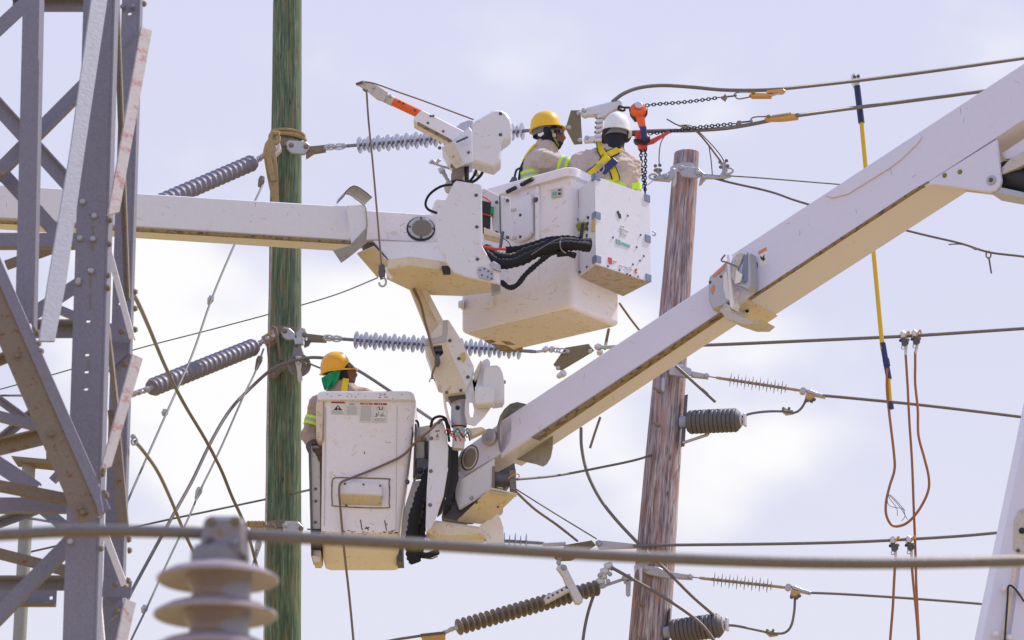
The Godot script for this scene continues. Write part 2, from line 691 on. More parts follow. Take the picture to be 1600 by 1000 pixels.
func make_materials():
	grime("white_paint", [0.735, 0.74, 0.82], [0.58, 0.47, 0.34], 0.5, 130, [0.06, 0.055, 0.05], 0.42, 1.1, 21, 0.0, 0.05, 0.66)
	grime("worn_white", [0.83, 0.805, 0.87], [0.64, 0.51, 0.35], 0.5, 170, [0.05, 0.045, 0.04], 0.5, 0.9, 31, 0.0, 0.06, 0.64)
	grime("stained_bounce_paint", [0.70, 0.62, 0.50], [0.46, 0.33, 0.18], 0.6, 220, [0.05, 0.04, 0.03], 0.55, 1.2, 41, 0.0, 0.12, 0.60)  # grime plus a tan that stands in for warm ground bounce on undersides
	grime("boom_paint", [0.71, 0.71, 0.90], [0.66, 0.62, 0.64], 0.4, 40, [0.08, 0.07, 0.06], 0.35, 0.8, 51, 0.0, 0.03, 0.68)
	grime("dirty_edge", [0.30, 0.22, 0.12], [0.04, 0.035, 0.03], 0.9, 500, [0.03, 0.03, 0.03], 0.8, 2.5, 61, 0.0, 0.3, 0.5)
	grime("tower_steel", [0.225, 0.222, 0.295], [0.20, 0.15, 0.13], 0.45, 160, [0.16, 0.10, 0.06], 0.55, 1.7, 71, 0.25, 0.24, 0.62)
	grime("dark_steel", [0.12, 0.117, 0.15], [0.12, 0.08, 0.05], 0.6, 200, [0.10, 0.06, 0.03], 0.6, 1.7, 81, 0.25, 0.25, 0.6)
	grime("rusty_bounce_steel", [0.235, 0.20, 0.165], [0.20, 0.085, 0.03], 0.85, 260, [0.10, 0.04, 0.015], 0.8, 2.2, 91, 0.1, 0.22, 0.60)  # rust patches; the brown base also carries ground bounce on tower bar undersides
	grime("red_white_bar", [0.47, 0.44, 0.46], [0.36, 0.10, 0.10], 0.8, 160, [0.40, 0.15, 0.13], 0.65, 1.6, 101, 0.0, 0.15, 0.54)
	grime("galvanised", [0.46, 0.47, 0.53], [0.32, 0.27, 0.22], 0.5, 120, [0.18, 0.12, 0.07], 0.45, 3.0, 111, 0.4, 0.2, 0.62)
	grime("aluminium", [0.62, 0.61, 0.64], [0.42, 0.38, 0.34], 0.5, 80, [0.2, 0.18, 0.16], 0.4, 3.0, 121, 0.5, 0.15, 0.62)
	grime("bronze_plate", [0.20, 0.165, 0.10], [0.10, 0.08, 0.06], 0.6, 200, [0.30, 0.25, 0.18], 0.55, 4.0, 131, 0.3, 0.4, 0.55)
	grime("shirt", [0.52, 0.43, 0.37], [0.42, 0.33, 0.28], 0.5, 0, [0, 0, 0], 0.9, 2.5, 141, 0.0, 0.10, 0.55)
	grime("webbing", [0.40, 0.29, 0.15], [0.24, 0.17, 0.09], 0.7, 300, [0.14, 0.10, 0.06], 0.9, 5.0, 151, 0.0, 0.3, 0.5)
	grime("pipe_steel", [0.30, 0.31, 0.31], [0.20, 0.15, 0.10], 0.5, 150, [0.12, 0.09, 0.06], 0.6, 2.0, 161, 0.2, 0.2, 0.6)
	grime("ground", [0.37, 0.26, 0.09], [0.32, 0.22, 0.075], 0.6, 600, [0.30, 0.22, 0.13], 0.95, 0.12, 171, 0.0, 0.3, 0.5)
	grime("porcelain", [0.345, 0.295, 0.325], [0.27, 0.20, 0.18], 0.5, 60, [0.2, 0.15, 0.12], 0.28, 2.5, 181, 0.0, 0.1, 0.6)
	grime("panel_grey", [0.56, 0.53, 0.50], [0.30, 0.25, 0.2], 0.6, 300, [0.06, 0.05, 0.05], 0.5, 2.2, 191, 0.0, 0.15, 0.58)
	grime("conductor", [0.19, 0.172, 0.168], [0.145, 0.115, 0.095], 0.6, 60, [0.12, 0.09, 0.06], 0.55, 3.0, 201, 0.3, 0.2, 0.55)
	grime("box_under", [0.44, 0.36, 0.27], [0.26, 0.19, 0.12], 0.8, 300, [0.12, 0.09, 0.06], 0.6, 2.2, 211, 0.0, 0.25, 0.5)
	wood("green_pole", [0.055, 0.09, 0.06], [0.105, 0.16, 0.098], [0.24, 0.29, 0.20], [0.165, 0.16, 0.085], 7, 0.75)
	wood("weathered_pole", [0.15, 0.115, 0.145], [0.36, 0.31, 0.355], [0.60, 0.56, 0.60], [0.36, 0.215, 0.20], 17, 0.85)
	mat("black", [0.018, 0.018, 0.024], 0.55)
	mat("rubber", [0.014, 0.014, 0.019], 0.85)
	mat("dark_hole", [0.01, 0.01, 0.012], 0.9)
	mat("navy", [0.018, 0.02, 0.045], 0.9)
	mat("string_polymer", [0.20, 0.185, 0.245], 0.5)
	mat("shed_polymer", [0.33, 0.36, 0.50], 0.45)
	mat("core_polymer", [0.20, 0.205, 0.27], 0.5)
	mat("brown_polymer", [0.21, 0.185, 0.165], 0.5)
	mat("arrester_polymer", [0.12, 0.115, 0.13], 0.6)
	grime("brace_steel", [0.40, 0.40, 0.455], [0.30, 0.26, 0.24], 0.4, 50, [0.2, 0.14, 0.1], 0.5, 1.4, 241, 0.3, 0.08, 0.64)
	grime("cap_metal", [0.24, 0.235, 0.26], [0.22, 0.14, 0.07], 0.7, 60, [0.15, 0.10, 0.06], 0.55, 4.0, 221, 0.3, 0.25, 0.55)
	grime("old_sheet", [0.34, 0.32, 0.28], [0.22, 0.17, 0.12], 0.6, 60, [0.1, 0.08, 0.06], 0.6, 3.0, 231, 0.2, 0.25, 0.55)
	mat("thin_disc", [0.40, 0.37, 0.355], 0.5)
	mat("slim_core", [0.40, 0.31, 0.20], 0.5)
	mat("guy_wire", [0.19, 0.185, 0.19], 0.6, 0.2)
	mat("dark_wire", [0.13, 0.12, 0.115], 0.6)
	mat("rope", [0.22, 0.16, 0.13], 0.9)
	mat("copper_lead", [0.34, 0.13, 0.045], 0.5)
	mat("orange", [0.80, 0.13, 0.02], 0.4)
	mat("red", [0.62, 0.05, 0.03], 0.4)
	mat("yellow_hat", [0.83, 0.50, 0.015], 0.28)
	mat("orange_hat", [0.85, 0.43, 0.02], 0.28)
	mat("white_hat", [0.80, 0.79, 0.80], 0.3)
	mat("hat_band", [0.16, 0.17, 0.20], 0.7)
	mat("strap_yellow", [0.80, 0.60, 0.02], 0.75)
	mat("lime", [0.55, 0.88, 0.05], 0.7)
	mat("silver_band", [0.42, 0.42, 0.40], 0.4)
	mat("green_scarf", [0.01, 0.32, 0.13], 0.85)
	mat("stick_yellow", [0.72, 0.47, 0.01], 0.35)
	mat("blue_grip", [0.02, 0.03, 0.14], 0.5)
	mat("blue_bracket", [0.19, 0.23, 0.36], 0.45)
	mat("brass", [0.62, 0.33, 0.10], 0.4, 0.4)
	mat("gold_bracket", [0.55, 0.33, 0.10], 0.45, 0.3)
	mat("glass_dark", [0.03, 0.03, 0.035], 0.1)
	mat("skin", [0.20, 0.095, 0.06], 0.6)
	mat("glove", [0.12, 0.075, 0.06], 0.85)
	mat("port_glass", [0.19, 0.165, 0.135], 0.35)
	mat("yellow_tag", [0.62, 0.47, 0.17], 0.6)
	mat("moss", [0.22, 0.24, 0.04], 0.95)
	mat("trousers", [0.16, 0.14, 0.12], 0.9)
	mat("teal_print", [0.18, 0.42, 0.36], 0.6)
	mat("grey_print", [0.55, 0.54, 0.53], 0.6)
	mat("ink", [0.03, 0.03, 0.03], 0.6)
	mat("orange_decal", [0.72, 0.24, 0.10], 0.5)
	for k in ["rope", "shirt", "webbing", "strap_yellow", "green_scarf", "navy"]:
		M[k].rim_enabled = true
		M[k].rim = 0.25

func build_ground():
	var mb = MB.new()
	var s = 900.0
	var nn = Vector3.UP
	mb.fq(Vector3(-s, 0, s), Vector3(s, 0, s), Vector3(s, 0, -s), Vector3(-s, 0, -s), nn)
	structure("ground", mb, M.ground)

# an angle bar seen from its wide face: flange at one long edge, running back or forward
func angle_bar(parent, called, x0, y0, x1, y1, wpx, dist, side, fdir, fw, material, d1 = 0.0, t = 0.009):
	var a = P(x0, y0, dist)
	var b = P(x1, y1, d1 if d1 > 0.0 else dist)
	var ax = (b - a).normalized()
	var s = ax.cross(Vector3(0, 0, 1)).normalized()
	if abs(x1 - x0) > abs(y1 - y0):
		if s.y < 0.0:
			s = -s
	elif s.x < 0.0:
		s = -s
	var w = wpx * px(dist)
	var o = a + s * side * w / 2
	var u = -s * side
	var f = Vector3(0, 0, fdir)
	var mb = MB.new()
	if fw <= 0.0:
		prism(mb, [o, o + u * w, o + u * w + BACK * t, o + BACK * t], b - a)
	else:
		prism(mb, [o, o + u * w, o + u * w + f * t, o + u * t + f * t, o + u * t + f * fw, o + f * fw], b - a)
	return part(parent, called, mb, material)

func holed_plate(mb, a, b, s, w, holes, r, t):
	# plate from a to b, width w along s, round holes at the given distances from a
	var ax = (b - a).normalized()
	var nn = Vector3(0, 0, 1)
	var at = 0.0
	var full = (b - a).length()
	var h = r * 1.7
	var spans = []
	for e in holes:
		spans.append([at, e - h, false])
		spans.append([e - h, e + h, true])
		at = e + h
	spans.append([at, full, false])
	for sp in spans:
		for side in [[0.0, nn], [t, -nn]]:
			var z = BACK * side[0]
			var c = [a + ax * sp[0] - s * w / 2 + z, a + ax * sp[0] + s * w / 2 + z, a + ax * sp[1] + s * w / 2 + z, a + ax * sp[1] - s * w / 2 + z]
			if not sp[2]:
				mb.fq(c[0], c[1], c[2], c[3], side[1])
			else:
				var m = a + ax * (sp[0] + sp[1]) / 2 + z
				var rim = []
				for i in 12:
					var an = TAU * (i - 4.5) / 12.0
					rim.append(m + ax * cos(an + PI) * r * -1.0 + s * sin(an) * r)
				# outer square walked with the same number of points
				var outer = []
				for i in 12:
					var an = TAU * (i - 4.5) / 12.0
					var q = Vector2(cos(an), sin(an))
					q = q / maxf(abs(q.x), abs(q.y))
					outer.append(m + ax * q.x * h + s * q.y * w / 2)
				for i in 12:
					var j = (i + 1) % 12
					var ri = m + (outer[i] - m).normalized() * r
					var rj = m + (outer[j] - m).normalized() * r
					mb.fq(outer[i], outer[j], rj, ri, side[1])
					if side[0] == 0.0:
						mb.fq(ri, rj, rj + BACK * t, ri + BACK * t, (m - ri).normalized())
				for k in 4:
					var cs = [Vector2(-1, -1), Vector2(-1, 1), Vector2(1, 1), Vector2(1, -1)][k]
					var corner = m + ax * cs.x * h + s * cs.y * w / 2
					var best = []
					for i in 12:
						best.append([(outer[i] - corner).length(), i])
					best.sort()
					mb.t(corner, outer[best[0][1]], outer[best[1][1]], side[1], side[1], side[1])
	for sd in [-1.0, 1.0]:
		var e0 = a + s * sd * w / 2
		var e1 = b + s * sd * w / 2
		mb.fq(e0, e1, e1 + BACK * t, e0 + BACK * t, s * sd)

func leg_bar(parent, x0, y0, x1, y1, wpx, dist, fw, holes, material):
	# main leg: face with bolt holes, flange running back from its right edge
	var a = P(x0, y0, dist)
	var b = P(x1, y1, dist)
	var ax = (b - a).normalized()
	var s = ax.cross(Vector3(0, 0, 1)).normalized()
	if s.x < 0.0:
		s = -s
	var w = wpx * px(dist)
	var mb = MB.new()
	var hs = []
	for y in holes:
		hs.append((y - y0) / float(y1 - y0) * (b - a).length())
	holed_plate(mb, a, b, s, w, hs, 3.4 * px(dist), 0.014)
	var leg = part(parent, "leg", mb, material)
	var m2 = MB.new()
	beam(m2, a + s * (w / 2 + 0.007) + BACK * fw / 2, b + s * (w / 2 + 0.007) + BACK * fw / 2, s, 0.014, fw, 0.002)
	part(leg, "flange", m2, material)
	return leg

func build_tower():
	var foot = P(100, 1000, 14.0)
	foot.y = 0.0
	var t = thing("lattice_tower", "tall bolted steel lattice tower at the left edge, red paint worn off its short bars", "tower", foot)
	var st = M.tower_steel
	# legs, carried down to the ground
	leg_bar(t, 155, -60, 78, 2420, 47, 14.0, 0.15, [118, 397, 490, 579, 636, 665, 694], st)
	leg_bar(t, 205, -60, 130, 2330, 26, 14.9, 0.11, [35, 545], st)
	for e in [[192, 35, 3.2], [206, 35, 3.2]]:
		shared(t, "bolt", bolt_mesh, P(e[0], e[1] - 25, 14.88), Vector3(0, 0, 1), 0.013, st)
	# upright at the far left
	angle_bar(t, "upright", 50, -60, 37, 505, 27, 13.9, 1, -1, 0.16, st)
	# near bar leaning to the leg
	platev(t, "brace", [151, -60, 177, -60, 132, 240, 104, 440, 86, 533, 61, 533, 75, 440, 109, 240], P(118, 240, 13.45), Vector3(0.50, 0.22, 0.84).normalized(), 0.012, M.brace_steel)
	# far cross bracing
	angle_bar(t, "brace", -30, 138, 152, 338, 24, 15.2, 1, 1, 0.05, st)
	angle_bar(t, "brace", 150, 117, -30, 298, 26, 15.3, 1, 1, 0.05, st)
	angle_bar(t, "brace", 5, 272, 92, 368, 22, 15.4, 1, -1, 0.05, st)
	angle_bar(t, "brace", 45, 0, -20, 60, 24, 15.1, 1, -1, 0.06, st)
	angle_bar(t, "strut", -30, 374, 120, 374, 22, 15.0, -1, -1, 0.07, st)
	angle_bar(t, "strut", 20, 10, 140, 10, 20, 15.2, 1, 1, 0.08, st)
	angle_bar(t, "brace", 8, 412, 120, 372, 11, 15.7, -1, -1, 0.06, M.rusty_bounce_steel)
	angle_bar(t, "brace", 50, 491, 128, 440, 22, 15.1, 1, -1, 0.05, st)
	angle_bar(t, "strut", 50, 518, 125, 518, 22, 15.1, 1, 1, 0.10, st)
	angle_bar(t, "brace", 92, 482, 130, 498, 12, 15.6, -1, -1, 0.05, st)
	# heavy diagonal: upright web, brown of a ground-lit underside painted into its colour
	var a = P(-36, 410, 13.6)
	var b = P(139, 812, 13.6)
	var ax = (b - a).normalized()
	var s = ax.cross(Vector3(0, 0, 1)).normalized()
	if s.x < 0:
		s = -s
	var m = MB.new()
	var w = 0.118
	prism(m, [a - s * w / 2, a + s * w / 2, a + s * w / 2 + Vector3(0, 0, 0.0) + BACK * 0.012, a - s * w / 2 + BACK * 0.012], b - a)
	var diag = part(t, "diagonal", m, M.rusty_bounce_steel)
	diag.set_meta("label", "web of the heavy diagonal, ground bounce painted in as brown")
	m = MB.new()
	beam(m, a + s * (w / 2 + 0.028) + Vector3(0, 0, 0.008), b + s * (w / 2 + 0.028) + Vector3(0, 0, 0.008), Vector3(0, 0, 1), 0.012, 0.056, 0.002)
	part(diag, "flange", m, st)
	# small bars left of the diagonal
	angle_bar(t, "brace", -20, 573, 36, 551, 14, 14.2, 1, 1, 0.06, M.rusty_bounce_steel)
	angle_bar(t, "brace", -20, 644, 62, 665, 15, 14.3, -1, -1, 0.05, st)
	angle_bar(t, "brace", -20, 612, 48, 662, 12, 15.0, 1, 1, 0.05, st)
	angle_bar(t, "brace", -20, 705, 80, 681, 24, 14.1, 1, 1, 0.05, M.rusty_bounce_steel)
	angle_bar(t, "brace", -20, 714, 56, 764, 24, 14.9, 1, -1, 0.05, st)
	angle_bar(t, "brace", -20, 754, 108, 779, 16, 14.3, -1, -1, 0.05, M.rusty_bounce_steel)
	angle_bar(t, "strut", -20, 788, 106, 788, 22, 14.5, -1, -1, 0.06, st)
	angle_bar(t, "brace", -20, 826, 58, 798, 13, 14.8, 1, 1, 0.06, st)
	angle_bar(t, "brace", -20, 706, 60, 640, 12, 15.4, 1, 1, 0.05, st)
	angle_bar(t, "brace", 60, 790, 118, 836, 18, 15.0, 1, -1, 0.05, st)
	angle_bar(t, "brace", 82, 752, 128, 704, 14, 15.5, 1, 1, 0.05, st)
	angle_bar(t, "brace", -20, 859, 106, 891, 15, 14.6, -1, -1, 0.05, M.rusty_bounce_steel)
	angle_bar(t, "brace", 112, 843, -30, 988, 23, 14.3, 1, -1, 0.05, st)
	angle_bar(t, "strut", -20, 914, 108, 914, 18, 14.8, 1, 1, 0.09, st)
	var hp = MB.new()
	var ha = P(-20, 934, 14.6)
	var hb = P(88, 934, 14.6)
	holed_plate(hp, ha, hb, Vector3.UP, 22 * px(14.6), [(hb - ha).length() - 8 * px(14.6)], 3 * px(14.6), 0.01)
	var ledge = part(t, "ledge_plate", hp, st)
	m = MB.new()
	beam(m, ha + Vector3(0, -11 * px(14.6) - 0.004, 0.02), hb + Vector3(0, -11 * px(14.6) - 0.004, 0.02), Vector3.UP, 0.01, 0.07, 0.002)
	part(ledge, "flange", m, M.rusty_bounce_steel)
	# inner bars between the two legs
	angle_bar(t, "lacing", 181, -40, 199, 470, 10, 14.6, 1, 1, 0.05, M.rusty_bounce_steel)
	angle_bar(t, "lacing", 169, 388, 206, 528, 9, 14.35, 1, -1, 0.05, M.worn_white)
	angle_bar(t, "lacing", 166, 505, 182, 650, 7, 14.6, 1, -1, 0.09, M.rusty_bounce_steel)
	angle_bar(t, "lacing", 176, 640, 192, 822, 16, 14.7, 1, -1, 0.05, M.rusty_bounce_steel)
	angle_bar(t, "lacing", 153, 806, 194, 914, 10, 14.35, 1, -1, 0.06, M.worn_white)
	angle_bar(t, "lacing", 152, 918, 160, 1010, 7, 14.4, 1, -1, 0.05, M.worn_white)
	for e in [[505, 30], [905, 26]]:
		angle_bar(t, "gusset", 160, e[0] + 14, 205, e[0] + 16, e[1], 14.8, 1, -1, 0.0, st)
	angle_bar(t, "lacing", 174, 585, 205, 555, 13, 14.75, 1, 1, 0.02, st)
	angle_bar(t, "lacing", 158, 978, 192, 942, 13, 14.75, 1, 1, 0.02, st)
	angle_bar(t, "lacing", 186, 82, 214, 54, 14, 14.75, 1, 1, 0.02, st)
	# short flat bars with traces of red paint
	for e in [[230, 44, 178, 334, 18], [216, 556, 166, 732, 17], [205, 938, 184, 1034, 18]]:
		var hw = e[4] / 2.0
		var bar = platev(t, "flat_bar", [e[0] - hw, e[1] - 3, e[0] + hw - 1, e[1] + 4, e[2] + hw, e[3] - 3, e[2] - hw, e[3] + 2], P((e[0] + e[2]) / 2.0, (e[1] + e[3]) / 2.0, 13.8), Vector3(0.62, 0.18, 0.76).normalized(), 0.012, M.red_white_bar)
		bar.set_meta("label", "short flat bar with worn red paint")
	# bolts on the leg and at the joints
	for e in [[129, 315], [147, 337], [124.5, 372], [145, 373], [142.5, 423], [122.5, 438], [122, 441], [110, 846], [156, 806]]:
		bolt(t, e[0], e[1], 13.99, 4.0, M.galvanised)
	for e in [[172, 344], [171, 381], [169, 430], [168, 449], [169, 450], [158, 857], [211, 456], [211, 482], [211, 515], [202, 860], [200, 907], [201, 843], [225, 6]]:
		bolt(t, e[0], e[1], 14.0, 4.2, M.rusty_bounce_steel, Vector3(1, 0, 0.25))
	for e in [[58, 520], [60, 537], [64, 549], [160, 740], [163, 770], [156, 784], [160, 799], [166, 774], [161, 735]]:
		bolt(t, e[0], e[1], 13.6, 4.6, M.rusty_bounce_steel, Vector3(1, 0, 0.3))
	for e in [[27, 555], [80, 678], [125, 793], [129, 800], [2, 272], [190, 518], [195, 569], [183, 955], [180, 913]]:
		bolt(t, e[0], e[1], 13.58 if e[0] < 140 else 14.7, 4.2, M.rusty_bounce_steel, Vector3(0, -0.2, 1))
	for e in [[145, 352, 372, 2.2], [144, 380, 395, 2.6], [141, 428, 452, 2.0], [139, 562, 577, 2.6], [141, 460, 484, 1.6]]:
		var stain = plate(t, "rust_stain", [e[0] - e[3], e[1], e[0] + e[3] * 0.8, e[1] + 1, e[0] + e[3] * 0.5, (e[1] + e[2]) / 2.0, e[0] + e[3] * 0.7, e[2] - 3, e[0], e[2], e[0] - e[3] * 0.6, e[2] - 6], 13.998, 0.001, M.rusty_bounce_steel, 0.0)
	# pin plate at the foot of the diagonal
	plate(t, "gusset", [149, 764, 153, 757, 158, 760, 157, 772, 162, 800, 158, 806, 153, 802, 149, 780], 13.5, 0.014, st)
	# steel pipe standing behind the tower
	var base = P(31, 990, 17.5)
	var top = P(33, 718, 17.5)
	var foot2 = Vector3(base.x, 0, base.z)
	var pc = thing("pipe_column", "plain grey steel pipe column with a small top plate, standing behind the lattice tower", "column", foot2)
	m = MB.new()
	rod(m, foot2, Vector3(base.x, top.y, base.z), 10.3 * px(17.5), 18)
	part(pc, "pipe", m, M.pipe_steel)
	plate(pc, "top_plate", [17, 712, 83, 718, 80, 725, 22, 719], 17.4, 0.16, M.rusty_bounce_steel)
	plate(pc, "bracket", [72, 702, 76, 702, 77, 719, 72, 719], 17.4, 0.04, M.rusty_bounce_steel)

func pole_shaft(parent, x0, y0, r0, x1, y1, r1, dist, material, seed_at):
	# tapering trunk from its top down to the ground, a little uneven
	var top = P(x0, y0, dist)
	var low = P(x1, y1, dist)
	var d = (low - top) / (top.y - low.y)
	var foot = top + d * top.y
	var k = 40
	var n = FastNoiseLite.new()
	n.seed = seed_at
	n.frequency = 1.2
	var slope = (r1 - r0) * px(dist) / (top.y - low.y)
	var rings = []
	var sides = 28
	var mb = MB.new()
	for i in k + 1:
		var f = float(i) / k
		var c = top.lerp(foot, f)
		var r = r0 * px(dist) + slope * top.y * f
		var ring = []
		for s in sides:
			var a = TAU * s / sides
			var w = 1.0 + n.get_noise_3d(cos(a) * 1.4, sin(a) * 1.4, c.y * 0.7) * 0.045
			ring.append(c + Vector3(sin(a), 0, cos(a)) * r * w)
		rings.append(ring)
	for i in k:
		for s in sides:
			var s2 = (s + 1) % sides
			var na = Vector3(sin(TAU * s / sides), 0, cos(TAU * s / sides))
			var nb = Vector3(sin(TAU * (s + 1) / sides), 0, cos(TAU * (s + 1) / sides))
			var ya = (top.y - rings[i][s].y)
			var yb = (top.y - rings[i + 1][s].y)
			mb.q(rings[i][s], rings[i][s2], rings[i + 1][s2], rings[i + 1][s], na, nb, nb, na, Vector2(float(s) / sides, ya), Vector2(float(s + 1) / sides, ya), Vector2(float(s + 1) / sides, yb), Vector2(float(s) / sides, yb))
	for s in sides:
		mb.t(top + Vector3(0, 0.01, 0), rings[0][s], rings[0][(s + 1) % sides], Vector3.UP, Vector3.UP, Vector3.UP, Vector2(0.5, 0.5), Vector2(0.4, 0.5), Vector2(0.4, 0.6))
	return part(parent, "shaft", mb, material)

func pole_band(parent, called, x, y, rpx, hpx, dist, material, tilt = 0.0):
	var mb = MB.new()
	var c = P(x, y, dist)
	var h = hpx * px(dist)
	var up = Vector3(tilt, 1, 0).normalized()
	var r = rpx * px(dist)
	lathe(mb, c - up * h / 2, up, [[0, r - 0.01], [0, r], [h, r], [h, r - 0.01]], 28)
	return part(parent, called, mb, material)

func build_poles():
	var D = 22.0
	var foot = P(441, 1000, D)
	foot.y = 0
	var g = thing("utility_pole", "tall green treated wooden pole rising through the middle left", "utility pole", foot, "wooden utility poles")
	pole_shaft(g, 450.5, -160, 22.2, 441, 1000, 28.6, D, M.green_pole, 3)
	# upper band and arms
	var F = 21.84
	pole_band(g, "band", 449.5, 231, 26.0, 13, D, M.rusty_bounce_steel)
	plate(g, "clamp_plate", [447, 222, 451, 219, 478, 221, 484, 226, 482, 233, 475, 241, 455, 239, 449, 233], F - 0.03, 0.03, M.galvanised, 0.006)
	bolt(g, 455, 227, F - 0.03, 3.4, M.rusty_bounce_steel)
	bolt(g, 478, 229, F - 0.03, 3.4, M.rusty_bounce_steel)
	plate(g, "side_block", [428, 228, 437, 223, 440, 233, 431, 242], F - 0.05, 0.06, M.worn_white, 0.004)
	plate(g, "arm", [478, 229, 508, 226, 509, 235, 490, 238, 478, 246], F, 0.05, M.rusty_bounce_steel)
	bolt(g, 511, 230, F - 0.02, 4.4, M.galvanised)
	# middle band with rusty straps
	pole_band(g, "band", 446, 524, 27.6, 14, D, M.rusty_bounce_steel, 0.05)
	plate(g, "clamp_plate", [439, 518, 443, 511, 452, 512, 460, 519, 462, 530, 448, 531, 441, 526], F - 0.03, 0.03, M.galvanised, 0.006)
	plate(g, "clamp_plate", [462, 520, 470, 511, 477, 513, 480, 523, 477, 532, 464, 531], F - 0.03, 0.03, M.galvanised, 0.006)
	bolt(g, 445, 517, F - 0.03, 3.6, M.rusty_bounce_steel)
	bolt(g, 476, 523, F - 0.03, 3.6, M.rusty_bounce_steel)
	plate(g, "side_block", [408, 526, 426, 515, 431, 527, 416, 539], F - 0.05, 0.08, M.webbing, 0.006)
	plate(g, "side_block", [416, 539, 431, 527, 432, 534, 420, 544], F - 0.03, 0.06, M.rusty_bounce_steel, 0.004)
	pipe(g, "hook_rod", [[424, 511], [430, 513], [433, 525], [436, 545], [438, 562]], F - 0.06, 2.2, M.rope)
	plate(g, "arm", [480, 521, 505, 524, 510, 533, 480, 532], F, 0.05, M.rusty_bounce_steel)
	plate(g, "arm_foot", [476, 532, 486, 531, 482, 538, 475, 541], F, 0.05, M.dark_steel)
	bolt(g, 509, 528, F - 0.02, 4.4, M.galvanised)
	# lower rusty bracket
	plate(g, "bracket", [422, 580, 440, 565, 440, 578, 433, 588, 422, 592], F - 0.02, 0.04, M.rusty_bounce_steel, 0.004)
	bolt(g, 427, 588, F - 0.05, 4.6, M.rusty_bounce_steel)
	bolt(g, 444, 575, F - 0.04, 5.0, M.rusty_bounce_steel)
	pipe(g, "strap", [[418, 540], [420, 560], [423, 582]], F - 0.04, 1.8, M.rusty_bounce_steel)
	# lowest band
	pole_band(g, "band", 443, 825, 28.8, 12, D, M.rusty_bounce_steel)
	plate(g, "clamp_plate", [441, 819, 446, 814, 466, 815, 474, 822, 472, 832, 443, 831], F - 0.03, 0.03, M.galvanised, 0.006)
	bolt(g, 446, 821, F - 0.03, 3.4, M.galvanised)
	bolt(g, 470, 826, F - 0.03, 3.4, M.rusty_bounce_steel)
	# red and white cable up the pole side
	pipe(g, "riser_cable", [[424, 380, 21.8], [420, 560, 21.8], [418, 700, 21.8], [413, 1000, 21.8], [408, 1300, 21.8]], 21.8, 1.0, M.red_white_bar)

	# weathered pole
	foot = P(1015, 1000, D)
	foot.y = 0
	var wp = thing("utility_pole", "leaning weathered grey and purple-brown wooden pole with a cracked flat top", "utility pole", foot, "wooden utility poles")
	pole_shaft(wp, 1073, 240, 20.0, 1014, 1000, 31.5, D, M.weathered_pole, 9)
	# top band with galvanised plates
	pole_band(wp, "band", 1069, 268, 22.0, 14, D, M.galvanised, -0.08)
	plate(wp, "clamp_plate", [1066, 259, 1092, 262, 1097, 268, 1094, 275, 1086, 278, 1066, 275, 1062, 267], F - 0.03, 0.03, M.galvanised, 0.005)
	bolt(wp, 1064, 262, F - 0.03, 4.0, M.galvanised)
	bolt(wp, 1090, 270, F - 0.03, 4.0, M.galvanised)
	plate(wp, "side_plate", [1051, 263, 1058, 262, 1057, 285, 1054, 291, 1051, 288], F - 0.04, 0.03, M.aluminium, 0.004)
	plate(wp, "arm", [1096, 268, 1102, 271, 1122, 273, 1130, 272, 1128, 276, 1104, 278, 1096, 287, 1092, 288], F, 0.04, M.galvanised, 0.004)
	# middle band
	pole_band(wp, "band", 1047, 578, 25.6, 13, D, M.galvanised, -0.08)
	plate(wp, "clamp_plate", [1046, 571, 1068, 571, 1080, 576, 1082, 584, 1074, 590, 1046, 585], F - 0.03, 0.03, M.galvanised, 0.005)
	plate(wp, "arm", [1080, 579, 1105, 584, 1107, 591, 1080, 588], F, 0.04, M.galvanised, 0.004)
	bolt(wp, 1104, 587, F - 0.01, 3.6, M.galvanised)
	plate(wp, "side_plate", [1034, 590, 1039, 590, 1038, 612, 1033, 611], F - 0.04, 0.02, M.galvanised, 0.004)
	for e in [[1021, 606, 1030, 611], [1018, 659, 1028, 664], [994, 940, 1004, 945], [994, 993, 1002, 999]]:
		line(wp, "step_bolt", e[0], e[1], e[2], e[3], F - 0.05, 2.0, M.rusty_bounce_steel)
		bolt(wp, e[2], e[3], F - 0.04, 3.4, M.rusty_bounce_steel)
	# lower bands
	pole_band(wp, "band", 1021, 889, 29.4, 13, D, M.galvanised, -0.08)
	plate(wp, "clamp_plate", [1005, 887, 1011, 883, 1030, 886, 1048, 895, 1046, 904, 1034, 902, 1012, 897, 1006, 893], F - 0.03, 0.03, M.galvanised, 0.005)
	bolt(wp, 1010, 888, F - 0.03, 4.0, M.galvanised)
	plate(wp, "arm", [1048, 893, 1080, 898, 1082, 905, 1048, 903], F, 0.04, M.galvanised, 0.004)
	bolt(wp, 1079, 901, F - 0.01, 3.6, M.galvanised)
	plate(wp, "side_plate", [978, 905, 986, 905, 985, 930, 981, 932, 978, 929], F - 0.02, 0.02, M.galvanised, 0.004)
	plate(wp, "side_plate", [999, 886, 1004, 886, 1003, 914, 999, 914], F - 0.06, 0.02, M.aluminium, 0.004)
	plate(wp, "side_block", [972, 900, 984, 896, 988, 906, 976, 911], F - 0.02, 0.05, M.galvanised, 0.005)
	# mounting channels of the arresters
	plate(wp, "channel", [1070, 617, 1075, 616, 1070, 694, 1064, 695], F + 0.02, 0.07, M.dark_steel, 0.003)
	plate(wp, "channel", [1045, 951, 1048, 950, 1044, 1015, 1040, 1015], F + 0.02, 0.07, M.dark_steel, 0.003)
	line(wp, "channel_brace", 1066, 692, 1108, 678, F + 0.02, 2.0, M.galvanised)
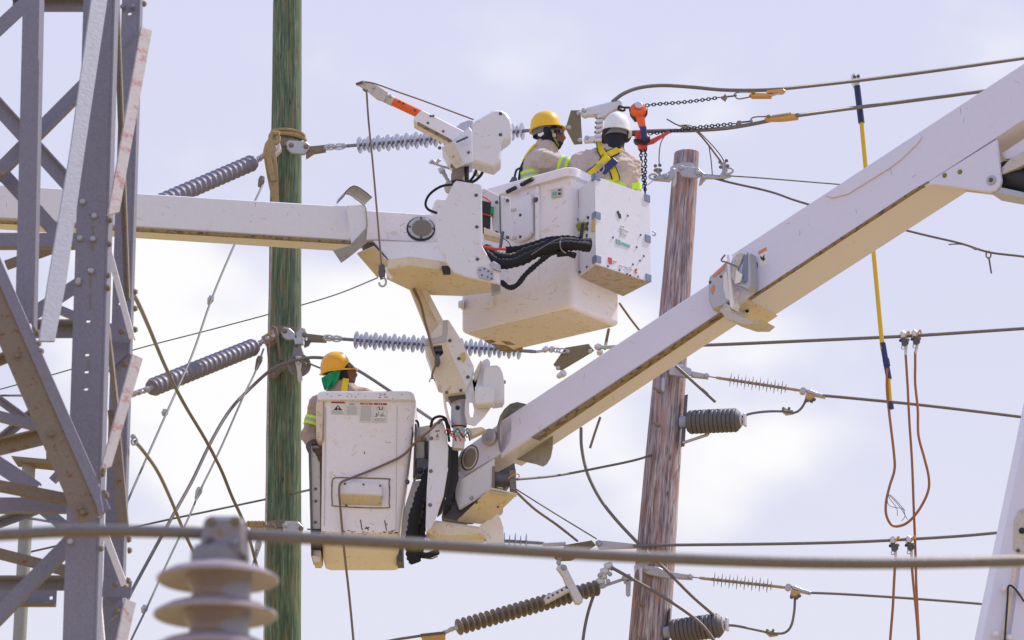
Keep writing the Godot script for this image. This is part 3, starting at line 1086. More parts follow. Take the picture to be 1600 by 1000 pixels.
	# old webbing sling round the green pole
	var sl = thing("webbing_sling", "frayed tan webbing sling tied round the green pole and hanging down its left side", "sling", P(430, 310, F - 0.1))
	var m = MB.new()
	var r = 25.5 * px(D)
	for e in [[206.5, 6.0, 0.0], [213.0, 6.5, 0.010]]:
		var up = Vector3(0.0, 1, 0.12).normalized()
		lathe(m, P(450, e[0] + 4, D), Vector3(0.10, 1, 0.05), [[-e[1] * px(D) / 2, r + e[2]], [-e[1] * px(D) / 4, r + 0.014 + e[2]], [e[1] * px(D) / 4, r + 0.016 + e[2]], [e[1] * px(D) / 2, r + e[2]]], 30)
	part(sl, "wrap", m, M.webbing)
	plate(sl, "tail", [424, 214, 428, 222, 431, 240, 434, 262, 435, 290, 436, 325, 426, 325, 423, 305, 417, 275, 413, 252, 411, 236, 414, 224, 420, 215], F - 0.12, 0.012, M.webbing, 0.003)
	plate(sl, "pad", [416, 243, 423, 242, 428, 270, 433, 281, 423, 283, 419, 268], F - 0.14, 0.012, M.webbing, 0.003)
	pipe(sl, "knot", [[437, 209], [427, 208], [423, 214], [426, 222], [433, 222], [435, 213]], F - 0.10, 4.2, M.webbing)

func tub(mb, foot_c, ax, az, hx, hz, h, r, taper, bottom_r, lip, wall):
	# hollow open-topped tub: outside, rim and inside
	var rings = []
	var y = Vector3.UP
	for i in 5:
		var a = PI / 2 * i / 4.0
		var ins = taper + bottom_r * (1.0 - sin(a))
		rings.append(rrect(foot_c + y * bottom_r * (1.0 - cos(a)), ax, az, hx - ins, hz - ins, maxf(r - ins * 0.4, 0.03)))
	rings.append(rrect(foot_c + y * (h - 0.075), ax, az, hx, hz, r))
	rings.append(rrect(foot_c + y * (h - 0.07), ax, az, hx + lip, hz + lip, r + lip))
	rings.append(rrect(foot_c + y * (h - 0.008), ax, az, hx + lip, hz + lip, r + lip))
	rings.append(rrect(foot_c + y * h, ax, az, hx + lip - 0.008, hz + lip - 0.008, r + lip))
	rings.append(rrect(foot_c + y * h, ax, az, hx - wall, hz - wall, r))
	rings.append(rrect(foot_c + y * (0.10), ax, az, hx - wall - taper, hz - wall - taper, r * 0.8))
	loft(mb, rings, -1.0, true, true)

func build_upper_lift():
	var D = 20.0
	var N = P(893, 478, 19.7)
	var th = deg_to_rad(38)
	var la = Vector3(-cos(th), 0, -sin(th))
	var sa = Vector3(sin(th), 0, -cos(th))
	var nf = -sa
	var nr = -la
	var L = 1.03
	var S = 0.60
	var H = 1.06
	var c = N + la * L / 2 + sa * S / 2
	var t = thing("bucket_lift", "white bucket lift on a level boom, two-person basket and orange tipped jib", "aerial lift", P(560, 440, D), "insulated bucket lifts")
	var wp = M.white_paint
	# --- boom: outer section, inner section
	var mb = MB.new()
	prism(mb, pts([-420, 262, 549, 322.5, 549, 376, -420, 314], 19.87), BACK * 0.25, 0.008)
	var outer = part(t, "outer_boom", mb, M.white_paint)
	mb = MB.new()
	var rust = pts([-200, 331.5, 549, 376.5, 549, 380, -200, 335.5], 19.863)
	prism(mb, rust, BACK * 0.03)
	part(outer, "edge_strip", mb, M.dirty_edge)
	mb = MB.new()
	prism(mb, pts([540, 326, 706, 337, 706, 381, 540, 373], 19.9), BACK * 0.2, 0.008)
	var inner = part(t, "inner_boom", mb, M.worn_white)
	mb = MB.new()
	prism(mb, oval(658, 356, 20.5, 17, 0.05, 19.885), BACK * 0.02, 0.003)
	var port = part(inner, "port_frame", mb, M.galvanised)
	mb = MB.new()
	prism(mb, oval(659, 356, 15.5, 12.5, 0.05, 19.878), BACK * 0.02, 0.0)
	part(port, "port_cover", mb, M.port_glass)
	for e in [[658, 341], [658, 371], [640, 354], [677, 357]]:
		bolt(port, e[0], e[1], 19.884, 1.7, M.dark_steel)
	mb = MB.new()
	prism(mb, oval(657.5, 357.5, 22.5, 19, 0.05, 19.892), BACK * 0.012, 0.0)
	part(port, "gasket", mb, M.black)
	# --- sheet guard at the boom joint
	var gp = thing_part(t, "joint_guard")
	var curve = []
	for i in 9:
		var f = i / 8.0
		curve.append([542 + f * 31, 321 + sin(f * PI * 0.5) * 1.0])
	mb = MB.new()
	prism(mb, pts([541, 321.5, 568, 320, 573, 338, 573, 352, 570, 380, 560, 390, 549, 381, 545, 350], 19.80), BACK * 0.006)
	part(gp, "side_sheet", mb, M.white_paint)
	mb = MB.new()
	var far = []
	for e in [[524.5, 319], [528, 311], [534, 305.5], [540, 302.5], [546, 304], [553, 308], [561, 314], [569, 321]]:
		far.append(P(e[0], e[1], 20.02))
	for i in far.size() - 1:
		var o = Vector3(0.07, -0.01, 0.2)
		var nn = (far[i + 1] - far[i]).cross(o).normalized()
		if nn.y < 0.0:
			nn = -nn
		mb.fq(far[i], far[i + 1], far[i + 1] + o, far[i] + o, nn)
		mb.fq(far[i] - nn * 0.006, far[i + 1] - nn * 0.006, far[i + 1] + o - nn * 0.006, far[i] + o - nn * 0.006, -nn)
	part(gp, "hood", mb, M.old_sheet)
	pipe(gp, "rolled_edge", [[553, 309], [569, 320.5], [572.5, 335], [573.5, 352], [571, 381]], 19.79, 1.1, M.old_sheet)
	plate(gp, "lower_flap", [520, 391, 546, 384, 572, 356, 570.5, 381, 547, 400.5, 533, 410.5], 19.79, 0.006, M.old_sheet)
	# --- skirt, turret floor and tilted end plate
	plate(t, "skirt_plate", [583, 376, 690, 379, 706, 413, 693, 420, 614, 414], 19.82, 0.02, wp, 0.004)
	mb = MB.new()
	prism(mb, ptsh([606, 421, 640, 415, 700, 424, 781, 441, 783, 455, 722, 463, 655, 461, 604, 437], P(700, 424, 19.55).y), Vector3(0, 0.07, 0), 0.006)
	var floor_p = part(t, "turret_floor", mb, M.stained_bounce_paint)
	plate(floor_p, "corner_block", [766, 424, 781, 424, 782, 455, 768, 459], 19.5, 0.06, M.galvanised)
	mb = MB.new()
	prism(mb, [P(584, 386, 19.8), P(614, 417, 19.8), P(590, 434, 20.0), P(558, 397, 20.0)], Vector3(0.0, 0.012, -0.008))
	part(t, "end_plate", mb, M.stained_bounce_paint)
	mb = MB.new()
	prism(mb, pts([565, 382, 612, 384, 640, 415, 616, 417, 590, 412], 19.95), BACK * 0.15)
	part(t, "linkage", mb, M.dark_steel)
	plate(t, "stop_block", [690, 415, 703, 415, 704, 426, 692, 426], 19.5, 0.05, M.black)
	# --- round cover plate in front of the basket swivel
	var cover = plate(t, "swivel_cover", [713, 282, 732, 285, 748, 287.5, 752, 290, 753, 296, 753.6, 384, 768, 410, 782, 422, 782, 444, 754, 438, 730, 433, 710, 426, 696, 408, 685, 386, 681, 362, 681, 348, 688, 328, 700, 304, 709, 286], 19.35, 0.022, wp, 0.006)
	for e in [[744, 305], [745, 354.5], [746, 405]]:
		bolt(cover, e[0], e[1], 19.35, 2.4, M.dark_steel)
	var br = plate(cover, "hinge_bracket", [745, 420, 748, 416.5, 757, 417, 770, 424, 771, 436, 763, 438, 748, 433], 19.34, 0.012, M.galvanised)
	for e in [[750, 422], [757, 420], [763, 424], [768, 428], [753, 430], [762, 433], [768, 435]]:
		bolt(br, e[0], e[1], 19.34, 1.3, M.dark_steel)
	plate(cover, "upper_hinge", [765, 411, 771, 408, 782, 414, 783, 424, 770, 420], 19.33, 0.02, M.galvanised)
	plate(t, "rear_plate", [672, 334, 679, 315, 684, 311, 704, 312, 706, 340], 19.95, 0.02, M.worn_white, 0.004)
	# mount between the cover and the basket
	plate(t, "mount_plate", [752, 297, 757, 294, 781, 306, 782, 372, 776, 366, 770, 362, 768, 320, 754, 312], 19.75, 0.02, wp, 0.003)
	plate(t, "mount_plate", [782, 306, 797, 309.5, 800, 374, 784, 369], 19.72, 0.02, wp, 0.003)
	plate(t, "mount_shelf", [756, 355, 782, 366, 782, 372, 756, 366], 19.6, 0.12, M.stained_bounce_paint, 0.003)
	plate(t, "valve_block", [753, 313, 767, 316, 766, 352, 760, 357, 754, 360], 19.68, 0.08, M.black, 0.004)
	plate(t, "valve_block", [767, 322, 772, 323, 771, 335, 766, 334], 19.68, 0.05, M.green_scarf, 0.003)
	for e in [[776, 316], [776, 363], [793, 313], [793, 371]]:
		bolt(t, e[0], e[1], 19.70, 2.4, M.dark_steel)
	pipe(t, "hydraulic_hose", [[753, 307], [760, 310], [768, 316]], 19.66, 1.3, M.red)
	pipe(t, "hydraulic_hose", [[753, 334], [762, 336], [772, 340]], 19.66, 1.0, M.red)
	line(t, "control_rod", 781, 306, 782.5, 385, 19.64, 1.2, M.dark_steel)
	line(t, "control_lever", 786, 362, 781.5, 388, 19.55, 2.4, M.dark_steel)
	pipe(t, "control_wire", [[786, 372], [794, 378], [798, 385]], 19.6, 0.7, M.black)
	# --- basket
	mb = MB.new()
	tub(mb, c, -la, sa, L / 2, S / 2, H, 0.05, 0.0, 0.032, 0.035, 0.05)
	var basket = part(t, "basket", mb, M.worn_white)
	# floor rub plate, ribs and door panels on the near long side
	for e in [[840, 292, 460, 4.5], [822, 300, 330, 2.0], [768, 460, 486, 4.5]]:
		mb = MB.new()
		var a = PV(e[0], e[1], N + nf * 0.012, nf)
		var b = PV(e[0], e[2], N + nf * -0.004, nf)
		lathe(mb, a, b - a, [[0, 0.012], [0.04, e[3] * px(19.9)], [(b - a).length() - 0.05, e[3] * px(19.9)], [(b - a).length(), 0.006]], 14)
		part(basket, "rib", mb, M.worn_white)
	var door = platev(basket, "door_panel", [801, 313, 826, 303, 830, 308, 830, 362, 823, 371, 802, 379], N + nf * 0.05, nf, 0.03, wp, 0.004)
	for e in [[813, 336], [813, 370]]:
		bolt_at(door, PV(e[0], e[1], N + nf * 0.05, nf), nf, 0.010, M.dark_steel)
	for e in [[796, 326, 805, 325, 805, 329, 796, 330], [797, 370, 806, 369, 806, 374, 797, 375]]:
		platev(door, "hinge", e, N + nf * 0.06, nf, 0.02, M.panel_grey)
	platev(basket, "name_plate", [861, 296, 877, 293, 877, 306, 861, 309], N + nf * 0.012, nf, 0.006, M.grey_print, 0.0)
	for e in [[863, 300, 870, 299, 870, 305, 863, 306], [872, 296, 876, 295.5, 876, 298, 872, 298.5], [872, 301, 876, 300.5, 876, 304, 872, 304.5]]:
		platev(basket, "name_plate_print", e, N + nf * 0.0135, nf, 0.004, M.teal_print if e[0] < 870 else M.ink, 0.0)
	bolt_at(basket, PV(837, 312, N + nf * 0.035, nf), nf, 0.016, M.dark_steel)
	bolt_at(basket, P(722, 476, 20.3), Vector3(-1, 0, 0.2), 0.03, M.worn_white)
	# worn black rim tape
	for e in [[[792, 300], [806, 293]], [[814, 289], [832, 279]]]:
		mb = MB.new()
		tube(mb, [PV(e[0][0], e[0][1], N + nf * 0.05, nf), PV(e[1][0], e[1][1], N + nf * 0.05, nf)], 0.016, 6)
		part(basket, "rim_tape", mb, M.black)
	# bolted-on floor panels, scuffed
	for e in [[-0.47, 0.28], [0.285, 0.47]]:
		mb = MB.new()
		var fc = c + la * -((e[0] + e[1]) / 2) + Vector3(0, -0.004, 0)
		var fr = rrect(fc, -la, sa, (e[1] - e[0]) / 2, S / 2 - 0.035, 0.02, 3)
		prism(mb, fr, Vector3(0, 0.008, 0), 0.002)
		part(basket, "floor_panel", mb, M.stained_bounce_paint)
	# dark scuffs rubbed into the floor of the basket
	var fy = N.y - 0.0065
	for e in [[757, 533, 768, 531, 775, 534, 765, 538], [768, 538, 790, 540, 805, 548, 795, 552, 778, 546], [782, 533, 795, 534, 805, 539, 793, 539], [806, 545, 817, 543, 816, 549, 808, 549]]:
		mb = MB.new()
		prism(mb, ptsh(e, fy), Vector3(0, 0.004, 0))
		part(basket, "rubber_scuff", mb, M.dirty_edge)
	# --- tool and control box at the near right corner
	var by = PH(931, 413, 0).y
	var near = P(931, 413, 19.5)
	var bot = ptsh([931, 413, 1017, 441, 974, 463, 905, 432], near.y)
	var uph = P(938, 275, 19.5).y - near.y
	mb = MB.new()
	prism(mb, bot, Vector3(0, uph, 0), 0.004)
	var cb = part(t, "control_box", mb, M.white_paint)
	var rn = (bot[1] - bot[0]).cross(Vector3.UP).normalized()
	if rn.z < 0:
		rn = -rn
	var ln = (bot[3] - bot[0]).cross(Vector3.UP).normalized()
	if ln.z < 0:
		ln = -ln
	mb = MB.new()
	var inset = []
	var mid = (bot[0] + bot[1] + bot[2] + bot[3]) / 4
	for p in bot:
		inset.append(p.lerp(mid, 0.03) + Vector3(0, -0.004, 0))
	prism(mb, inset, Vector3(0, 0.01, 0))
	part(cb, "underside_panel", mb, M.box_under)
	# corner brackets
	for y in [[278, 938.0], [337, 934.5], [404, 931.0]]:
		mb = MB.new()
		var k = PV(y[1], y[0], bot[0] + rn * 0.0, rn)
		for e in [[rn, (bot[1] - bot[0]).normalized()], [ln, (bot[3] - bot[0]).normalized()]]:
			box(mb, Vector3(bot[0].x, k.y, bot[0].z) + e[1] * 0.024 + e[0] * 0.004, e[1] * 0.026, Vector3(0, 0.026, 0), e[0] * 0.004, 0.002)
		part(cb, "corner_bracket", mb, M.blue_bracket)
	for y in [310, 373, 434]:
		var k = PV(1012, y, bot[0], rn)
		mb = MB.new()
		var rx = (bot[1] - bot[0]).normalized()
		box(mb, Vector3(bot[1].x, k.y, bot[1].z) - rx * 0.028 + rn * 0.004, rx * 0.028, Vector3(0, 0.028, 0), rn * 0.004, 0.002)
		part(cb, "corner_bracket", mb, M.blue_bracket)
	for e in [[981, 337], [1001, 367], [995, 386], [1000, 407], [989, 413], [1006, 400], [950, 416], [968, 422], [980, 428], [997, 432], [985, 430], [958, 371]]:
		shared(cb, "bolt", bolt_mesh, PV(e[0], e[1], bot[0] + rn * 0.002, rn), rn, 0.0065, M.dark_steel)
	for e in [[919, 340], [918.5, 349], [918, 358], [917, 368], [904, 343], [917, 417], [906, 425], [900, 431]]:
		shared(cb, "bolt", bolt_mesh, PV(e[0], e[1], bot[0] + ln * 0.002, ln), ln, 0.008 if e[1] > 400 else 0.011, M.dark_steel)
	platev(cb, "yellow_tag", [924, 341, 930, 339, 929, 361, 923, 363], bot[0] + ln * 0.006, ln, 0.006, M.yellow_tag)
	platev(cb, "side_plate", [893, 347, 914, 343, 916, 333, 903, 325, 893, 326], bot[0] + ln * 0.006, ln, 0.006, wp)
	mb = MB.new()
	box(mb, PV(909, 354, bot[0] + ln * 0.03, ln), Vector3(0.035, 0.01, 0), Vector3(-0.01, 0.025, 0), Vector3(0, 0, 0.03), 0.01)
	part(cb, "latch", mb, M.moss)
	line(cb, "latch_pin", 911, 350, 908, 371, 19.35, 3.0, M.black)
	# marks printed on the right face: a short black mark, a worn tree emblem with lettering, red stickers
	for e in [[[964, 330, 967, 329, 968, 333, 970, 334, 971, 341, 968, 341, 966, 336], M.ink, 0.0015], [[951, 402, 956, 403, 957, 412, 953, 413, 951, 408], M.red, 0.0015], [[992, 421, 995, 419, 996, 422, 994, 424, 996, 427, 993, 427], M.red, 0.0015], [[963, 373, 970, 376, 970, 383, 963, 380], M.teal_print, 0.001], [[972, 378, 985, 383, 984, 387, 972, 382], M.teal_print, 0.001]]:
		platev(cb, "printed_mark", e[0], bot[0] + rn * 0.0045, rn, e[2] + 0.003, e[1], 0.0)
	for e in [[970, 352, 976, 354], [968, 356, 974, 360], [971, 356, 970, 369], [974, 358, 982, 362], [970, 363, 979, 368], [968, 414, 974, 416], [976, 416, 981, 419], [983, 417, 988, 422], [978, 419, 985, 421], [958, 407, 963, 408], [959, 411, 964, 408]]:
		mb = MB.new()
		rod(mb, PV(e[0], e[1], bot[0] + rn * 0.002, rn), PV(e[2], e[3], bot[0] + rn * 0.002, rn), 0.0035, 5)
		part(cb, "printed_mark", mb, M.grey_print)
	pipe(cb, "side_hook", [[1019, 361], [1024, 364], [1023, 368], [1019, 367]], 19.75, 1.2, M.galvanised)
	# --- hose bundle
	var hb = thing_part(t, "hose_bundle")
	pipe(hb, "hose", [[756, 388, 19.45], [775, 402, 19.42], [800, 406, 19.40], [835, 392, 19.38], [868, 383, 19.36], [900, 381, 19.36], [924, 383, 19.38]], 19.4, -11.0, M.rubber, 14, 14)
	pipe(hb, "hose", [[756, 396, 19.4], [780, 411, 19.38], [806, 410, 19.34], [840, 395, 19.33], [872, 385, 19.30], [902, 384, 19.30], [921, 386, 19.34]], 19.36, -8.5, M.rubber, 14, 14)
	pipe(hb, "hose", [[790, 391, 19.5], [820, 387, 19.5], [850, 377, 19.46], [880, 373, 19.46], [910, 376, 19.44]], 19.46, -6.0, M.rubber, 14, 10)
	pipe(hb, "hose", [[783, 440, 19.4], [795, 449, 19.36], [808, 445, 19.34], [822, 428, 19.34], [840, 412, 19.33], [858, 398, 19.32], [876, 391, 19.32]], 19.36, -4.4, M.rubber, 14, 10)
	pipe(hb, "hose", [[870, 398, 19.3], [885, 396, 19.3], [900, 400, 19.3]], 19.36, -5.0, M.rubber, 14, 10)
	pipe(hb, "hose_stub", [[755, 385.5], [770, 388.5], [791, 389.5]], 19.3, 2.2, M.red)
	pipe(hb, "tie", [[877, 371, 19.24], [875, 380, 19.2], [877, 390, 19.2], [884, 396, 19.22]], 19.2, 0.9, M.guy_wire)
	pipe(hb, "control_wire", [[830, 398, 19.24], [848, 386, 19.22], [866, 376, 19.22], [880, 372, 19.22], [905, 374, 19.22]], 19.2, 0.8, M.guy_wire)
	# --- jib and winch
	var post = MB.new()
	lathe(post, P(715.5, 284, 19.6), Vector3.UP, [[0, 0.05], [0.06, 0.05], [0.06, 0.042], [0.115, 0.042], [0.115, 0.055], [0.13, 0.055], [0.13, 0]], 16)
	part(t, "jib_post", post, M.rusty_bounce_steel)
	line(t, "jib_pin", 729, 258, 729, 284, 19.62, 4.0, M.black)
	var head = MB.new()
	prism(head, pts([690.5, 230, 708, 221, 733, 198, 738, 205, 738, 253, 725, 257, 712, 262, 700, 247], 19.55), BACK * 0.2, 0.004)
	var jh = part(t, "jib_head", head, M.white_paint)
	plate(jh, "end_face", [690.5, 230, 708, 221, 726, 257, 713, 263], 19.545, 0.02, M.stained_bounce_paint)  # ground-bounce tan put into the colour; the face itself stands upright
	bolt(jh, 687, 231, 19.55, 2.4, M.dark_steel)
	bolt(jh, 732, 238, 19.54, 1.8, M.dark_steel)
	bolt(jh, 708, 245, 19.53, 1.0, M.dark_steel)
	line(jh, "lock_pin", 713, 222, 731, 214, 19.5, 1.8, M.dark_steel)
	plate(jh, "drum_flange", [712, 199, 720, 192, 733, 187.5, 739, 189, 739, 204, 728, 205], 19.72, 0.02, M.galvanised)
	mb = MB.new()
	prism(mb, pts([659, 171, 726, 205, 708, 221, 646, 189, 647, 183], 19.6), BACK * 0.09, 0.006)
	var jib = part(t, "jib_arm", mb, M.worn_white)
	plate(jib, "lower_slot", [653, 190, 700, 215, 706, 219, 702, 222, 652, 195], 19.595, 0.04, M.dirty_edge)
	for e in [[673, 181], [677, 181], [668.6, 192], [692.5, 205]]:
		bolt(jib, e[0], e[1], 19.598, 1.7, M.dark_steel)
	plate(jib, "bounce_tan_strip", [646, 188, 651, 188, 697, 213, 706, 219, 702, 223, 647, 194], 19.602, 0.08, M.stained_bounce_paint)  # underside of the jib, its bounce light painted as a tan strip
	mb = MB.new()
	var ja = P(612, 157.5, 19.645)
	var jb = P(660, 180, 19.645)
	rod(mb, ja, jb, 7.4 * px(19.6), 18)
	var tip = part(t, "jib_extension", mb, M.orange)
	for e in [[624, 158.5], [630, 161.5], [648.5, 172]]:
		bolt(tip, e[0], e[1], 19.61, 1.8, M.dark_steel)
	mb = MB.new()
	rod(mb, P(593, 148, 19.645), P(615, 159, 19.645), 8.0 * px(19.6), 16)
	var sh = part(t, "jib_sheave_head", mb, M.panel_grey)
	plate(sh, "cheek_plate", [557, 132, 562, 127, 569, 125.5, 590, 134, 606, 144, 600, 158, 590, 155, 572, 140, 562, 134], 19.6, 0.02, M.panel_grey)
	plate(sh, "cheek_plate", [557, 132, 562, 127, 569, 125.5, 590, 134, 606, 144, 600, 158, 590, 155, 572, 140, 562, 134], 19.68, 0.02, M.panel_grey)
	mb = MB.new()
	lathe(mb, P(572, 134, 19.605), BACK, [[0, 0], [0, 0.03], [0.02, 0.02], [0.05, 0.03], [0.05, 0]], 16)
	part(sh, "sheave", mb, M.dark_steel)
	for e in [[584, 137], [609, 150], [568, 128]]:
		bolt(sh, e[0], e[1], 19.6, 2.4, M.galvanised)
	line(sh, "tip_pin", 556, 131.5, 566, 128, 19.59, 2.0, M.dark_steel)
	# winch cover
	var wc = plate(t, "winch_cover", [738, 193, 744, 187, 765, 175, 770, 172, 777, 171, 784, 172, 791, 176, 797, 184, 800, 193, 800.5, 201, 798, 211, 792, 217, 786, 220.5, 783, 224, 783, 249, 781, 253, 771, 261, 758, 257.5, 738, 251], 19.3, 0.16, wp, 0.014)
	bolt(wc, 782, 177.5, 19.3, 2.4, M.dark_steel)
	bolt(wc, 782, 210.5, 19.3, 2.4, M.dark_steel)
	# rope
	pipe(t, "winch_rope", [[566, 127.5], [585, 130.5], [620, 143], [660, 157], [700, 172], [740, 187]], 19.6, 1.3, M.rope)
	pipe(t, "load_line", [[572.5, 140], [576, 190], [582, 250], [589, 330], [594.5, 395], [596, 412]], 19.6, 1.6, M.rope)
	var hk = thing_part(t, "load_hook")
	plate(hk, "block", [592, 413, 600, 411, 602, 418, 601, 432, 594, 434, 591, 426], 19.56, 0.05, M.dark_steel, 0.006)
	pipe(hk, "hook", [[598, 433], [602.5, 437], [602.5, 444], [598, 447.5], [593.5, 445.5], [592.5, 441.5]], 19.57, 1.7, M.galvanised)
	pipe(hk, "swivel", [[604, 418], [607, 428], [612, 435]], 19.56, 3.2, M.worn_white)
	# cables and small arms round the jib post
	pipe(t, "winch_cable", [[745, 257], [743, 270], [736, 281], [731, 285]], 19.6, 2.2, M.rubber)
	pipe(t, "winch_cable", [[756, 259], [753, 271], [744, 281], [734, 286]], 19.55, 2.4, M.rubber)
	pipe(t, "control_cable", [[712, 288, 19.6], [690, 291], [672, 303], [665, 317], [669, 327], [683, 333]], 19.7, 2.1, M.rubber)
	line(t, "side_arm", 673, 254, 708, 265, 19.75, 2.0, M.galvanised)
	pipe(t, "side_arm_clamp", [[671, 255], [676, 251], [682, 255], [685, 250], [688, 252]], 19.74, 2.2, M.aluminium)
	line(t, "limit_switch", 691, 267, 702, 284, 19.75, 3.4, M.shed_polymer)
	line(t, "limit_switch_head", 686, 268, 694, 264, 19.75, 5.0, M.aluminium)
	mb = MB.new()
	prism(mb, oval(702, 291, 8, 10, 0.2, 19.8), BACK * 0.03, 0.004)
	part(t, "lamp_disc", mb, M.panel_grey)
	plate(t, "post_bracket", [739, 270, 744, 262, 750, 275, 747, 277], 19.65, 0.02, M.stained_bounce_paint)

func thing_part(t, called):
	var o = Node3D.new()
	o.name = called
	t.add_child(o, true)
	return o

func decal_image(kind):
	# printed warning sheets: header bar, pictogram and lines of small print
	var im = Image.create(64, 96, false, Image.FORMAT_RGB8)
	im.fill(Color(0.86, 0.86, 0.84))
	var rng = RandomNumberGenerator.new()
	rng.seed = 40 + kind
	var redc = Color(0.62, 0.09, 0.08)
	if kind != 1:
		im.fill_rect(Rect2i(2, 2, 60, 12 if kind < 2 else 9), redc if kind != 2 else Color(0.72, 0.30, 0.12))
	if kind == 2 or kind == 3:
		for y in range(4, 9):
			for x in range(16, 50):
				if (x / 5 + y / 9) % 2 == 0 and x % 5 != 4:
					im.set_pixel(x, y, Color(0.92, 0.88, 0.84))
	var ink = Color(0.25, 0.27, 0.3)
	if kind == 0:
		for y in range(26, 66):
			var h = (y - 26) / 2
			for x in range(32 - h, 32 + h):
				im.set_pixel(x, y, Color(0.1, 0.1, 0.1))
		im.fill_rect(Rect2i(30, 38, 5, 15), Color(0.9, 0.9, 0.88))
		im.fill_rect(Rect2i(30, 57, 5, 5), Color(0.9, 0.9, 0.88))
	if kind == 1:
		im.fill_rect(Rect2i(16, 10, 14, 18), Color(0.7, 0.7, 0.72))
		im.fill_rect(Rect2i(34, 10, 14, 18), Color(0.7, 0.7, 0.72))
		im.fill_rect(Rect2i(31, 8, 2, 22), ink)
	if kind == 3:
		im.fill_rect(Rect2i(8, 16, 48, 24), Color(0.80, 0.80, 0.80))
		for q in [[18, 20, 12, 3], [26, 24, 4, 12], [30, 30, 14, 3], [40, 20, 4, 14], [12, 50, 4, 14], [16, 58, 14, 3], [36, 52, 3, 16], [44, 48, 3, 14], [40, 62, 16, 3], [8, 66, 10, 3], [22, 46, 5, 5]]:
			im.fill_rect(Rect2i(q[0], q[1], q[2], q[3]), Color(0.15, 0.15, 0.16))
	var y0 = 70 if kind == 0 else (34 if kind == 1 else (16 if kind == 2 else 76))
	for y in range(y0, 92, 4):
		var x = 6
		while x < 56:
			var l = rng.randi_range(3, 9)
			im.fill_rect(Rect2i(x, y, mini(l, 58 - x), 2), Color(0.5, 0.53, 0.56))
			x += l + 2
	var m = StandardMaterial3D.new()
	m.resource_name = "warning_print"
	m.albedo_texture = ImageTexture.create_from_image(im)
	m.roughness = 0.5
	return m

func decal(parent, called, a, dist, m):
	# a: top-left, top-right, bottom-right, bottom-left
	var p = pts(a, dist)
	var mb = MB.new()
	var z = Vector3(0, 0, 1)
	mb.q(p[0], p[1], p[2], p[3], z, z, z, z, Vector2(0, 0), Vector2(1, 0), Vector2(1, 1), Vector2(0, 1))
	for i in 4:
		var j = (i + 1) % 4
		mb.fq(p[i], p[j], p[j] + BACK * 0.003, p[i] + BACK * 0.003, ((p[i] + p[j]) / 2 - (p[0] + p[2]) / 2).normalized())
	return part(parent, called, mb, m)

